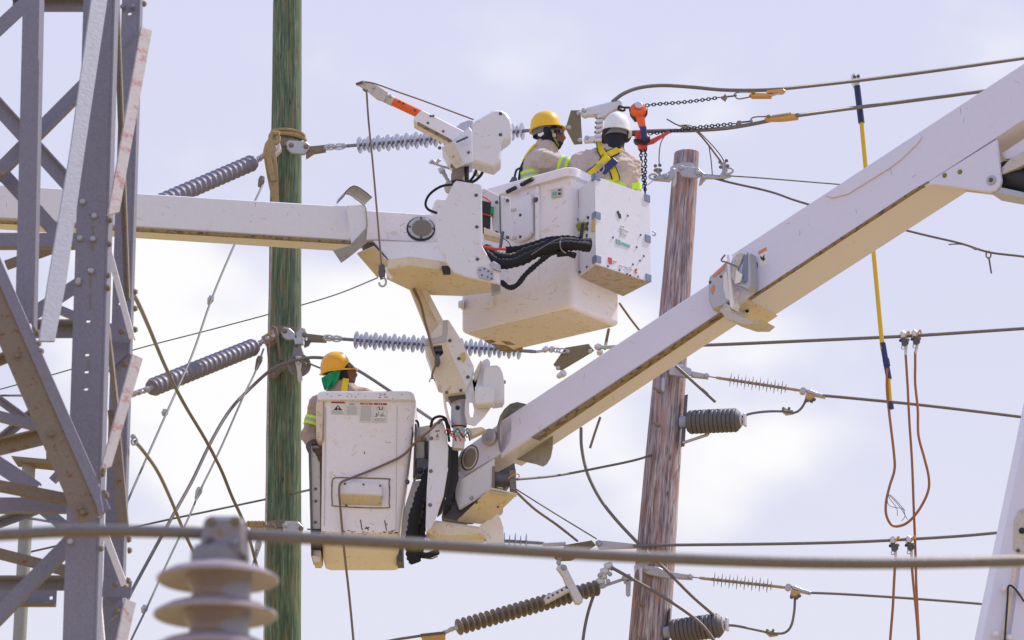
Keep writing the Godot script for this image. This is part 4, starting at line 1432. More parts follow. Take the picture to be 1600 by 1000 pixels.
func build_lower_lift():
	var D = 20.3
	var wp = M.white_paint
	var t = thing("bucket_lift", "white single bucket lift on a rising boom at lower centre, warning stickers on its bucket", "aerial lift", P(640, 893, D), "insulated bucket lifts")
	# --- bucket: tapered to the foot, lower front slanting inwards
	var spec = [[885, 506, 615, 0.30, 0.50], [880, 501.5, 619.5, 0.22, 0.53], [832, 501, 625, 0.0, 0.56], [640, 503.5, 648, 0.0, 0.60], [628, 503.5, 649, 0.0, 0.60], [626, 495.5, 649.5, -0.03, 0.62], [616, 495.5, 647, -0.03, 0.62], [612.5, 498, 644, -0.02, 0.61]]
	var rings = []
	for e in spec:
		var fl = P(e[1], e[0], D)
		var fr = P(e[2], e[0], D)
		var cx = (fl.x + fr.x) / 2
		var z0 = -D - e[3]
		var z1 = -D - e[4] - 0.02
		var y = fl.y
		if e[0] > 870:
			y = P(560, 892, D + 0.54).y + (0.0 if e[0] == 885 else 0.016)
		rings.append(rrect(Vector3(cx, y, (z0 + z1) / 2), Vector3.RIGHT, Vector3(0, 0, 1), (fr.x - fl.x) / 2, (z0 - z1) / 2, 0.045 if e[3] < 0.2 else 0.03))
	var topc = rings[7]
	var inner_c = Vector3.ZERO
	for p in topc:
		inner_c += p / topc.size()
	var ins = []
	var low = []
	for p in topc:
		ins.append(inner_c + (p - inner_c) * 0.86)
		low.append(inner_c + (p - inner_c) * 0.74 + Vector3(0, -1.05, -0.03))
	rings.append(ins)
	rings.append(low)
	var mb = MB.new()
	loft(mb, rings, -1.0, true, true)
	var bucket = part(t, "bucket", mb, M.worn_white)
	# rim pad hanging down the left edge
	plate(bucket, "rim_pad", [493.5, 634, 496, 622, 505, 622, 505, 640, 503.5, 688, 499, 689, 494, 684], D - 0.01, 0.3, M.stained_bounce_paint, 0.006)
	# front panel seams and the grab handle
	plate(bucket, "panel_seam", [508, 636, 509, 636, 507, 822, 506, 822], D - 0.0025, 0.004, M.panel_grey, 0.0)
	plate(bucket, "panel_seam", [620, 634, 621, 634, 619, 826, 618, 826], D - 0.0025, 0.004, M.panel_grey, 0.0)
	var ho = [[524, 746], [602, 748], [608, 753], [608, 787], [602, 793.5], [527, 791], [519, 785], [519, 752], [524, 746]]
	pipe(bucket, "recess_seam", ho, D - 0.004, 0.9, M.dirty_edge, 3, 6)
	mb = MB.new()
	prism(mb, pts([535, 752, 596, 754.5, 598, 757, 598, 774, 594, 775, 533, 772, 531, 769, 531, 755], D - 0.07), BACK * 0.075, 0.012)
	part(bucket, "grab_handle", mb, wp)
	mb = MB.new()
	var gy = P(560, 774, D - 0.07)
	prism(mb, [P(533, 772.5, D - 0.066), P(595, 775, D - 0.066), P(596, 790, D - 0.004), P(532, 788, D - 0.004)], Vector3(0, 0.02, -0.01))
	part(bucket, "handle_lower", mb, M.stained_bounce_paint)
	for e in [[539, 756], [568, 757], [594, 759], [541, 790]]:
		bolt(bucket, e[0], e[1], D - 0.07 if e[1] < 780 else D - 0.01, 1.5, M.dark_steel)
	for e in [[641, 669, 3.2], [636, 753, 3.4]]:
		bolt(bucket, e[0], e[1], D + 0.03, e[2], M.dark_steel)
	var dec = [[517, 627, 539.5, 627.5, 539, 647.5, 516.5, 647], [540.5, 627.5, 560, 628, 559.5, 648.5, 540, 648], [562, 628.5, 583, 629, 582, 660, 561, 659.5], [584, 629, 605, 629.5, 604, 660.5, 583, 660]]
	for i in 4:
		var s = decal(bucket, "warning_sticker", dec[i], D - 0.004, decal_image(i))
		s.set_meta("label", ["sticker with a black warning triangle", "small printed instruction sticker", "orange headed warning sticker", "red headed sticker with pictograms"][i])
	# black scratches on the lower front
	for e in [[563, 812, 566, 828], [601, 813, 604, 829], [570, 826, 577, 824], [572, 823, 576, 828], [604, 818, 605, 820], [569, 706, 570, 709]]:
		line(bucket, "scratch", e[0], e[1], e[2], e[3], D - 0.0005, 0.8, M.ink, 5)
	# grime caught along the bend of the front
	var rng = RandomNumberGenerator.new()
	rng.seed = 6
	for i in 26:
		var gx = 503.0 + rng.randf() * 118.0
		var gy2 = 831.0 + rng.randfn() * 2.0
		var gw = rng.randf_range(1.0, 5.0)
		var gh = rng.randf_range(0.4, 1.4)
		plate(bucket, "grime_fleck", [gx - gw, gy2, gx - gw * 0.3, gy2 - gh, gx + gw, gy2 - gh * 0.3, gx + gw * 0.4, gy2 + gh], D - 0.001, 0.004, M.dirty_edge, 0.0)
	# worn flecks on the rim
	for i in 22:
		var gx = 508.0 + rng.randf() * 120.0
		var gy2 = 615.0 + rng.randf() * 8.0
		plate(bucket, "grime_fleck", [gx - 1.2, gy2, gx, gy2 - 0.8, gx + 1.4, gy2, gx, gy2 + 0.7], D - 0.0315, 0.004, M.dirty_edge, 0.0)
	# step box on the left side
	var step = plate(t, "side_step", [485, 690, 489, 705, 500, 712, 501, 870, 488, 870, 486, 860], D + 0.12, 0.3, M.panel_grey, 0.004)
	plate(step, "step_edge", [481.5, 690, 485.5, 690, 489.5, 868, 486, 868], D + 0.10, 0.3, M.dark_steel, 0.002)
	plate(step, "rubber_pad", [486, 826, 501, 826, 501, 858, 486, 857], D + 0.08, 0.25, M.black, 0.004)
	plate(step, "foot_pad", [487, 868, 500, 869, 500, 878, 490, 878], D + 0.09, 0.2, M.stained_bounce_paint, 0.004)
	for e in [[493, 764], [493.5, 783], [493, 816]]:
		bolt(step, e[0], e[1], D + 0.12, 2.0, M.dark_steel)
	# --- right of the bucket: mount plates and swivel blade
	plate(t, "mount_plate", [650, 668, 672, 664, 669, 745, 646, 748], D + 0.08, 0.04, M.panel_grey, 0.003)
	plate(t, "mount_plate", [645, 752, 668, 748, 664, 768, 640, 812, 636, 850, 624, 850, 630, 800], D + 0.16, 0.03, wp, 0.003)
	plate(t, "mount_edge", [648, 662, 651, 662, 648, 744, 645, 745], D + 0.03, 0.2, M.dark_steel, 0.002)
	plate(t, "mount_foot", [621, 824, 629, 822, 630, 878, 620, 878], D + 0.2, 0.2, M.dark_steel, 0.003)
	plate(t, "valve_block", [650, 716, 668, 714, 668, 744, 650, 746], D + 0.04, 0.06, M.dark_steel, 0.006)
	plate(t, "valve_block", [663, 690, 669, 688, 669, 716, 663, 716], D + 0.03, 0.06, M.black, 0.006)
	bolt(t, 656, 735, D + 0.03, 4.0, M.black)
	bolt(t, 662, 686, D + 0.05, 3.4, M.rusty_bounce_steel)
	var blade = plate(t, "swivel_blade", [672, 669, 676, 662, 683, 658, 690, 656, 694, 664, 698, 679, 700.5, 701, 699, 738, 693, 774, 683, 803, 675, 822, 668, 830, 665, 822, 667, 760, 670, 720], D - 0.25, 0.03, wp, 0.006)
	for e in [[674, 685], [673, 736], [672, 789]]:
		bolt(blade, e[0], e[1], D - 0.25, 2.6, M.rusty_bounce_steel)
	decal(blade, "warning_sticker", [680, 673, 687, 671.5, 687, 687, 679.5, 689], D - 0.253, decal_image(0))
	plate(t, "blade_back", [697, 690, 706, 700, 702, 750, 690, 800, 683, 806, 694, 770, 700, 735], D - 0.2, 0.05, M.black, 0.003)
	# black boot hose
	var boot = thing_part(t, "hose_boot")
	pipe(boot, "hose", [[672, 735, 20.38], [662, 765, 20.34], [652, 795, 20.3], [645, 828, 20.3], [643, 858, 20.3], [650, 880, 20.32]], 20.3, -10.5, M.rubber, 14, 14)
	pipe(boot, "hose", [[684, 730, 20.4], [672, 768, 20.36], [663, 800, 20.34], [657, 835, 20.34], [655, 868, 20.36]], 20.3, -8.0, M.rubber, 14, 12)
	pipe(boot, "hose", [[655, 866, 20.33], [668, 868, 20.33], [684, 862, 20.36]], 20.3, 5.0, M.rubber, 6, 10)
	pipe(boot, "hose_end", [[664, 872, 20.32], [674, 873, 20.32], [684, 869, 20.32]], 20.3, 1.0, M.guy_wire)
	# --- knuckle at the boom end
	var psi = deg_to_rad(34)
	var bn = Vector3(-sin(psi), 0, cos(psi))
	var B0 = P(790, 680, 20.1)
	var kn = platev(t, "knuckle", [719.6, 705, 778, 663, 800, 650, 800, 690, 787, 706, 770, 717, 722, 744, 711, 766, 701, 748], B0, bn, 0.22, M.boom_paint, 0.006)
	var kport = MB.new()
	var po = []
	var pi2 = []
	var pg = []
	for i in 22:
		var a = TAU * i / 22
		var q = Vector2(cos(a) * 11.5, sin(a) * 19).rotated(0.28)
		po.append(PV(733.6 + q.x, 715 + q.y, B0 + bn * 0.012, bn))
		pi2.append(PV(733.6 + q.x * 0.76, 715 + q.y * 0.80, B0 + bn * 0.017, bn))
		pg.append(PV(733.6 + q.x * 1.1, 715 + q.y * 1.08, B0 + bn * 0.007, bn))
	prism(kport, po, -bn * 0.014, 0.003)
	var kp = part(kn, "port_frame", kport, M.panel_grey)
	mb = MB.new()
	prism(mb, pi2, -bn * 0.01, 0.002)
	part(kp, "port_cover", mb, M.port_glass)
	mb = MB.new()
	prism(mb, pg, -bn * 0.01, 0.0)
	part(kp, "gasket", mb, M.black)
	mb = MB.new()
	var dp = PV(767, 684, B0, bn)
	lathe(mb, dp, bn, [[0, 0.062], [0.03, 0.062], [0.035, 0.05], [0.035, 0.02], [0.06, 0.02], [0.062, 0]], 20)
	part(kn, "pivot_cap", mb, M.galvanised)
	for e in [[714, 750], [716, 741], [705, 752]]:
		bolt_at(kn, PV(e[0], e[1], B0 + bn * 0.004, bn), bn, 0.016, M.worn_white)
	plate(t, "knuckle_core", [703, 748, 770, 712, 800, 690, 806, 738, 778, 780, 738, 812, 700, 812, 698, 775], 20.42, 0.14, M.dark_steel, 0.004)
	var skirt = platev(t, "skirt_plate", [711, 755, 771, 717, 768, 763, 717, 796, 711, 778], B0 + bn * 0.035, bn, 0.02, wp, 0.004)
	bolt_at(skirt, PV(737, 778, B0 + bn * 0.036, bn), bn, 0.014, M.galvanised)
	mb = MB.new()
	prism(mb, [P(767, 764, 19.95), P(808, 773, 20.05), P(759, 820, 20.35), P(715, 814.6, 20.25)], Vector3(0.0, 0.012, -0.006))
	var up = part(t, "underside_plate", mb, M.stained_bounce_paint)
	bolt_at(up, P(744.5, 785, 20.08), Vector3(0, -0.9, 0.4), 0.01, M.dark_steel)
	bolt_at(up, P(778, 791, 20.16), Vector3(0, -0.9, 0.4), 0.01, M.dark_steel)
	mb = MB.new()
	prism(mb, [P(768, 767, 19.94), P(795, 772, 20.0), P(792, 776, 20.03), P(766, 771, 19.97)], Vector3(0.0, -0.004, 0.002))
	part(up, "name_plate", mb, M.panel_grey)
	plate(t, "lower_fairing", [666, 829, 672, 820, 681, 812, 700, 815, 750, 822, 757, 836, 738, 839, 703, 841, 680, 838], 20.15, 0.22, M.stained_bounce_paint, 0.02)
	plate(t, "hanger_plate", [750, 821, 776, 801, 782, 808, 787, 824, 787, 850, 762, 850], 20.3, 0.02, M.worn_white, 0.003)
	plate(t, "hanger_plate", [776, 760, 786, 762, 786, 800, 778, 810], 20.35, 0.02, M.stained_bounce_paint, 0.003)
	plate(t, "linkage", [694, 780, 725, 778, 740, 800, 728, 816, 690, 808], 20.35, 0.12, M.dark_steel, 0.004)
	line(t, "linkage_bar", 693, 785, 712, 788, 20.2, 2.6, M.black)
	line(t, "pivot_drum", 772, 748, 803, 750, 20.15, 11.0, M.dark_steel, 16)
	plate(t, "drum_cheek", [795, 735, 806, 733, 807, 765, 797, 766], 20.1, 0.2, M.rusty_bounce_steel, 0.006)
	plate(t, "drum_cheek", [769, 728, 773, 728, 773, 766, 768, 766], 20.08, 0.2, M.rusty_bounce_steel, 0.004)
	pipe(t, "loose_wire", [[794, 748], [803, 741], [811, 742], [810, 748]], 20.0, 0.8, M.brass)
	# --- boom, inner and outer section
	mb = MB.new()
	prism(mb, ptsv([782, 657.5, 1150, 415, 1150, 472.5, 782, 715.5], B0, bn), -bn * 0.27, 0.008)
	var inner = part(t, "inner_boom", mb, M.boom_paint)
	mb = MB.new()
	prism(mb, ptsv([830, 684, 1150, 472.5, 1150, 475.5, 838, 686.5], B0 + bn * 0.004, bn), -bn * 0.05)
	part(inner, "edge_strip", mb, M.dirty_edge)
	mb = MB.new()
	prism(mb, holed(ptsv([1138, 402, 1760, -5, 1760, 83, 1138, 486], B0 + bn * 0.05, bn), ptsv([1176, 416, 1177, 411, 1179, 408, 1182, 408, 1184, 411, 1184, 417, 1182, 423, 1179, 425, 1176, 421], B0 + bn * 0.05, bn)), -bn * 0.41, 0.0)
	var ob = part(t, "outer_boom", mb, M.boom_paint)
	platev(ob, "doubler_plate", [1290, 305, 1437, 209, 1439.5, 215, 1430, 227, 1407, 249, 1390, 262, 1324, 303, 1300, 309], B0 + bn * 0.062, bn, 0.011, M.boom_paint, 0.002)
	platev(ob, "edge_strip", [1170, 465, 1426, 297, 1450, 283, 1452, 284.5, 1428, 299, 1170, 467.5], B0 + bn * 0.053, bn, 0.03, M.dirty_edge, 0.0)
	# under-plate at the mouth of the outer section
	mb = MB.new()
	var q0 = PV(1140, 486, B0 + bn * 0.05, bn)
	var q1 = PV(1168, 467, B0 + bn * 0.05, bn)
	prism(mb, [q0 + Vector3(0, -0.006, 0), q1 + Vector3(0, -0.006, 0), q1 - bn * 0.43 + Vector3(0, -0.006, 0), q0 - bn * 0.43 + Vector3(0, -0.006, 0)], Vector3(-0.006, 0.012, 0))
	var mouth = part(ob, "mouth_plate", mb, M.stained_bounce_paint)
	bolt_at(mouth, (q0 + q1) / 2 - bn * 0.12 + Vector3(0, -0.012, 0), Vector3(0.5, -1, 0), 0.012, M.black)
	# sheet cowl round the mouth
	var cowl = platev(t, "boom_cowl", [1106, 440, 1108, 432, 1134, 408, 1138, 402, 1140, 470, 1130, 478, 1113, 484, 1107, 470], B0 + bn * 0.11, bn, 0.4, M.galvanised, 0.01)
	platev(cowl, "lower_lip", [1124, 485, 1133, 473, 1142, 478, 1142, 488, 1176, 502, 1189, 499, 1180, 507, 1160, 507, 1136, 499], B0 + bn * 0.12, bn, 0.2, M.panel_grey, 0.004)
	for e in [[[1113, 431, 1120, 425, 1134, 411, 1130, 422, 1115, 433], 0], [[1110, 452, 1113, 445, 1116, 446, 1116, 453, 1112, 460], 0]]:
		platev(cowl, "orange_decal", e[0], B0 + bn * 0.1135, bn, 0.003, M.orange_decal, 0.0)
	for e in [[1126.5, 432], [1109.5, 441]]:
		bolt_at(cowl, PV(e[0], e[1], B0 + bn * 0.11, bn), bn, 0.009, M.dark_steel)
	platev(t, "cowl_strap", [1135, 398, 1139, 397, 1146, 474, 1143, 482, 1140, 478], B0 + bn * 0.13, bn, 0.09, M.worn_white, 0.003)
	platev(t, "cowl_skirt", [1130, 428, 1136, 424, 1140, 470, 1134, 466, 1130, 450], B0 + bn * 0.125, bn, 0.02, wp, 0.002)
	var brk = thing_part(t, "sheave_bracket")
	platev(brk, "back_plate", [1141, 430, 1150, 397, 1158, 394, 1162, 396, 1158, 410, 1152, 420, 1149, 445], B0 + bn * 0.16, bn, 0.02, M.panel_grey, 0.003)
	platev(brk, "frame", [1166, 392, 1170, 394, 1172, 420, 1172, 446, 1168, 452, 1160, 448, 1148, 444, 1150, 441, 1166, 444, 1167, 420], B0 + bn * 0.17, bn, 0.1, M.galvanised, 0.003)
	platev(brk, "vane", [1150, 421, 1160, 429, 1156, 441, 1148, 443], B0 + bn * 0.19, bn, 0.006, M.white_hat, 0.001)
	platev(brk, "vane", [1162, 400, 1168, 396, 1168, 440, 1160, 440, 1159, 425], B0 + bn * 0.175, bn, 0.02, M.blue_bracket, 0.002)
	mb = MB.new()
	tube(mb, spl([PV(1133, 398, B0 + bn * 0.2, bn), PV(1127, 407, B0 + bn * 0.2, bn), PV(1136, 410, B0 + bn * 0.2, bn), PV(1152, 417, B0 + bn * 0.2, bn)], 4), 0.006, 6)
	part(brk, "spring_wire", mb, M.rope)
	bolt_at(ob, PV(1152, 460, B0 + bn * 0.052, bn), bn, 0.026, M.worn_white)
	platev(ob, "orange_decal", [1184.5, 393, 1197, 386, 1198, 391, 1185, 398], B0 + bn * 0.053, bn, 0.003, M.orange_decal, 0.0)
	platev(ob, "sticker", [1185, 398.5, 1198, 391.5, 1198, 413, 1187, 418], B0 + bn * 0.053, bn, 0.003, M.white_hat, 0.0)
	platev(ob, "sticker_figure", [1187, 399, 1191, 402, 1195, 397, 1194, 403, 1196, 404, 1193, 408, 1189, 405], B0 + bn * 0.0545, bn, 0.003, M.ink, 0.0)
	# elbow gusset at the right end
	var gus = platev(t, "elbow_gusset", [1557, 217, 1561.6, 261, 1564, 281, 1562, 290, 1555, 298, 1545.5, 300, 1483, 291, 1460, 288.5, 1437, 291, 1449, 284], B0 + bn * 0.047, bn, 0.03, M.boom_paint, 0.006)
	var g2 = PV(1549, 281.6, B0 + bn * 0.05, bn)
	shared(gus, "pivot_washer", disc_mesh, g2, bn, 0.034, M.galvanised)
	bolt_at(gus, g2 + bn * 0.01, bn, 0.012, M.dark_steel)
	for e in [[1476, 274], [1500, 268.5]]:
		bolt_at(gus, PV(e[0], e[1], B0 + bn * 0.047, bn), bn, 0.014, M.moss)
	# far cheek and lower edge
	platev(t, "elbow_gusset", [1557, 217, 1640, 165, 1640, 330, 1600, 306, 1560, 304, 1500, 297, 1460, 320, 1437, 330], B0 - bn * 0.33, bn, 0.03, M.stained_bounce_paint, 0.006)
	platev(t, "elbow_web", [1564, 240, 1640, 190, 1640, 236, 1571, 249], B0 - bn * 0.02, bn, 0.03, M.boom_paint, 0.003)
	platev(t, "elbow_cover", [1565, 262, 1580, 246, 1600, 236, 1640, 214, 1640, 236, 1590, 262, 1566, 272], B0 + bn * 0.02, bn, 0.04, M.panel_grey, 0.003)
	mb = MB.new()
	var h0 = PV(1566, 274, B0 - bn * 0.1, bn)
	var h1 = PV(1660, 300, B0 - bn * 0.1, bn)
	rod(mb, h0, h1, 0.10, 24)
	part(t, "elbow_cylinder", mb, M.black)
	platev(t, "elbow_rail", [1545, 300, 1562, 292, 1640, 309, 1640, 316, 1600, 310], B0 + bn * 0.03, bn, 0.2, M.galvanised, 0.003)
	# --- joint guard sheets where the boom leaves the knuckle
	mb = MB.new()
	var arc = [[781, 705], [777.5, 685], [777, 664], [781, 650], [788, 639], [797, 631], [808, 628], [821, 631]]
	for i in arc.size() - 1:
		var a = PV(arc[i][0], arc[i][1], B0 + bn * 0.03, bn)
		var b = PV(arc[i + 1][0], arc[i + 1][1], B0 + bn * 0.03 - bn * (0.0 if i < 4 else 0.02 * (i - 3)), bn)
		var back = -bn * 0.26
		var nn = (b - a).cross(back).normalized()
		mb.fq(a, b, b + back, a + back, -nn)
		var th = Vector3(0.004, -0.004, 0)
		mb.fq(a + th, b + th, b + back + th, a + back + th, nn)
	var jg = part(t, "joint_guard", mb, M.old_sheet)
	plate(t, "linkage", [700, 700, 716, 694, 716, 745, 704, 790, 694, 800, 700, 745], 20.25, 0.1, M.black, 0.004)
	platev(jg, "guard_flap", [800, 716, 830, 700, 864, 672, 863, 700, 860, 715, 854, 725, 848, 729, 836, 725, 822, 722], B0 - bn * 0.15, bn, 0.006, M.old_sheet, 0.0)
	# --- jib
	var jp = MB.new()
	lathe(jp, P(717, 667, 20.1), Vector3.UP, [[0, 0.056], [0.02, 0.06], [0.17, 0.056], [0.19, 0.075], [0.215, 0.075], [0.215, 0]], 20)
	part(t, "jib_post", jp, M.galvanised)
	bolt(t, 715, 637, 20.04, 3.0, M.black)
	plate(t, "post_collar", [699, 617, 727, 613, 727, 622, 704, 626], 20.02, 0.16, M.dark_steel, 0.004)
	pipe(t, "post_stay", [[694, 618], [696, 635], [700, 652], [704, 664]], 20.0, 2.0, M.worn_white)
	line(t, "post_base", 717, 668, 716, 702, 20.12, 9.5, M.worn_white, 14)
	for i in 9:
		var x = 700 + i * 3.6
		pipe(t, "control_wire", [[x - 6, 676 + (i % 3) * 3], [x, 670 + (i % 4) * 4], [x + 5, 680 - (i % 3) * 4], [x + 9, 684 + (i % 2) * 5]], 19.98, 1.0, M.red if i % 3 == 0 else (M.black if i % 3 == 1 else M.teal_print))
	pipe(t, "control_cable", [[673, 668], [676, 656], [684, 651], [693, 652], [700, 660], [703, 678]], 20.05, 2.2, M.rubber)
	pipe(t, "control_cable", [[684, 662], [690, 656], [697, 660], [702, 690]], 20.02, 2.0, M.rubber)
	pipe(t, "control_cable", [[649, 657], [653, 660], [654, 672]], 20.4, 1.8, M.rubber)
	plate(t, "wire_cover", [728, 670, 752, 667, 760, 671, 735, 683], 20.0, 0.08, M.stained_bounce_paint, 0.003)
	var mouth_px = [675, 545, 678, 540, 690, 539, 693, 552, 688, 557, 681, 556]
	mb = MB.new()
	prism(mb, holed(pts([664, 545, 671, 524, 692, 500, 701, 500, 720, 530, 740, 572, 736, 592, 726, 612, 694, 616, 690, 602, 684, 600], 19.95), pts(mouth_px, 19.95)), BACK * 0.2)
	var jh = part(t, "jib_head", mb, wp)
	mb = MB.new()
	prism(mb, holed(pts([664, 545, 671, 538, 695, 533, 727, 602, 726, 612, 694, 616, 690, 602, 684, 600], 19.945), pts(mouth_px, 19.945)), BACK * 0.02)
	part(jh, "end_face", mb, M.stained_bounce_paint)  # tan of light from the ground painted on an upright face
	plate(jh, "back_plate", [660, 530, 700, 520, 710, 570, 680, 575], 20.152, 0.01, wp)
	plate(jh, "collar", [664, 532, 692, 524, 692, 502, 699, 500, 699, 520, 696, 534, 664, 540], 19.94, 0.05, M.galvanised, 0.004)
	line(jh, "mouth_roller", 676, 548, 692, 546, 19.97, 2.6, M.dark_steel)
	for e in [[703, 532], [717, 560], [731, 589], [698, 613], [720, 610]]:
		bolt(jh, e[0], e[1], 19.944, 2.2, M.dark_steel)
	plate(jh, "yellow_tag", [719, 553, 726, 550, 728, 560, 723, 567], 19.944, 0.004, M.yellow_tag, 0.0)
	mb = MB.new()
	prism(mb, holed(pts([637, 441, 641, 436, 645, 437, 653, 452, 661, 440, 664, 445, 692, 503, 692, 522, 671, 526], 19.98), pts([642, 444, 645, 444, 655, 463, 658, 474, 654, 471], 19.98)), BACK * 0.09)
	var ja = part(t, "jib_arm", mb, M.stained_bounce_paint)
	plate(ja, "side_face", [656, 447, 661, 440, 693, 502, 691, 520], 19.972, 0.02, wp, 0.002)
	plate(ja, "back_plate", [640, 440, 648, 442, 662, 470, 656, 476], 20.072, 0.01, M.rusty_bounce_steel)
	for e in [[643, 448], [645, 442], [659, 442], [658, 439]]:
		shared(ja, "moss_tuft", disc_mesh, P(e[0], e[1], 19.96), Vector3(0.2, 0.3, 1), 0.012, M.moss)
	pipe(t, "jib_rope", [[644, 445, 19.94], [651, 462, 19.92], [658, 477, 19.9], [664, 503, 19.9], [671, 528, 19.9], [677, 550, 19.9], [683, 562, 19.9]], 19.9, 2.0, M.rope)
	pipe(t, "jib_rope", [[683, 558], [681, 570], [676, 582], [675, 592]], 19.9, 1.8, M.rope)
	pipe(t, "jib_rope", [[675, 590], [672, 593], [671, 597]], 19.9, 0.8, M.rope)
	pipe(t, "jib_rope", [[675, 590], [678, 592], [679, 595]], 19.9, 0.8, M.rope)
	plate(t, "rope_shackle", [680, 555, 686, 552, 688, 566, 684, 572, 679, 566], 19.88, 0.04, M.dark_steel, 0.006)
	# winch: side plate with an oval slot, rounded covers
	var sp = MB.new()
	for seg in [[[730, 662, 726, 645, 727, 628, 733, 628, 733, 645, 735, 652, 739, 652, 742, 665], 0], [[727, 628, 730, 613, 738, 594, 746, 594, 741, 614, 738, 628, 733, 628], 0], [[738, 628, 741, 614, 752, 612, 770, 620, 770, 632, 757, 650, 742, 665, 739, 652, 741, 640], 0], [[738, 594, 748, 576, 755, 563, 762, 560, 766, 566, 762, 590, 752, 612, 741, 614], 0]]:
		prism(sp, pts(seg[0], 19.98), BACK * 0.02)
	part(t, "winch_side_plate", sp, wp)
	plate(t, "winch_cover", [755, 574, 760, 571, 776, 570, 781, 573, 785, 581, 788, 596, 788, 622, 785, 628, 770, 630, 752, 602], 19.95, 0.14, wp, 0.014)
	plate(t, "winch_cover", [742, 604, 745, 602, 770, 602, 773, 605, 773, 627, 770, 631, 745, 632, 742, 629], 19.87, 0.1, wp, 0.012)
	bolt(t, 788, 597, 20.0, 2.6, M.rusty_bounce_steel, Vector3(1, 0, 0))
	plate(t, "winch_pawl", [740, 584, 751, 563, 753, 565, 748, 584, 742, 596], 19.94, 0.03, M.panel_grey, 0.002)
	# --- rope draped over the bucket
	pipe(t, "tail_rope", [[689, 655, 19.99], [680, 664, 20.0], [670, 674, 20.02], [650, 690, 20.2], [630, 711, 20.27], [598, 727, 20.275], [564, 741, 20.275], [546, 748, 20.25], [533, 754, 20.2], [530, 766, 20.2], [531.5, 790, 20.24], [535, 830, 20.27], [539, 872, 20.3], [544, 915, 20.35], [549, 965, 20.35], [554, 1020, 20.35]], 20.3, 1.9, M.rope, 5)
	bolt(t, 656, 687, 20.14, 3.2, M.rope)

# ---- bodies: tapered bones joined by a smooth minimum, meshed as surface nets
func bone_d(p, a, b, ra, rb):
	var ab = b - a
	var h = clampf((p - a).dot(ab) / maxf(ab.length_squared(), 1e-9), 0.0, 1.0)
	return (p - a - ab * h).length() - lerpf(ra, rb, h)

func smin(a, b, k):
	var h = maxf(k - abs(a - b), 0.0) / k
	return minf(a, b) - h * h * k * 0.25

func field(bones, k, p):
	var d = 10.0
	for b in bones:
		d = smin(d, bone_d(p, b[0], b[1], b[2], b[3]), k)
	return d

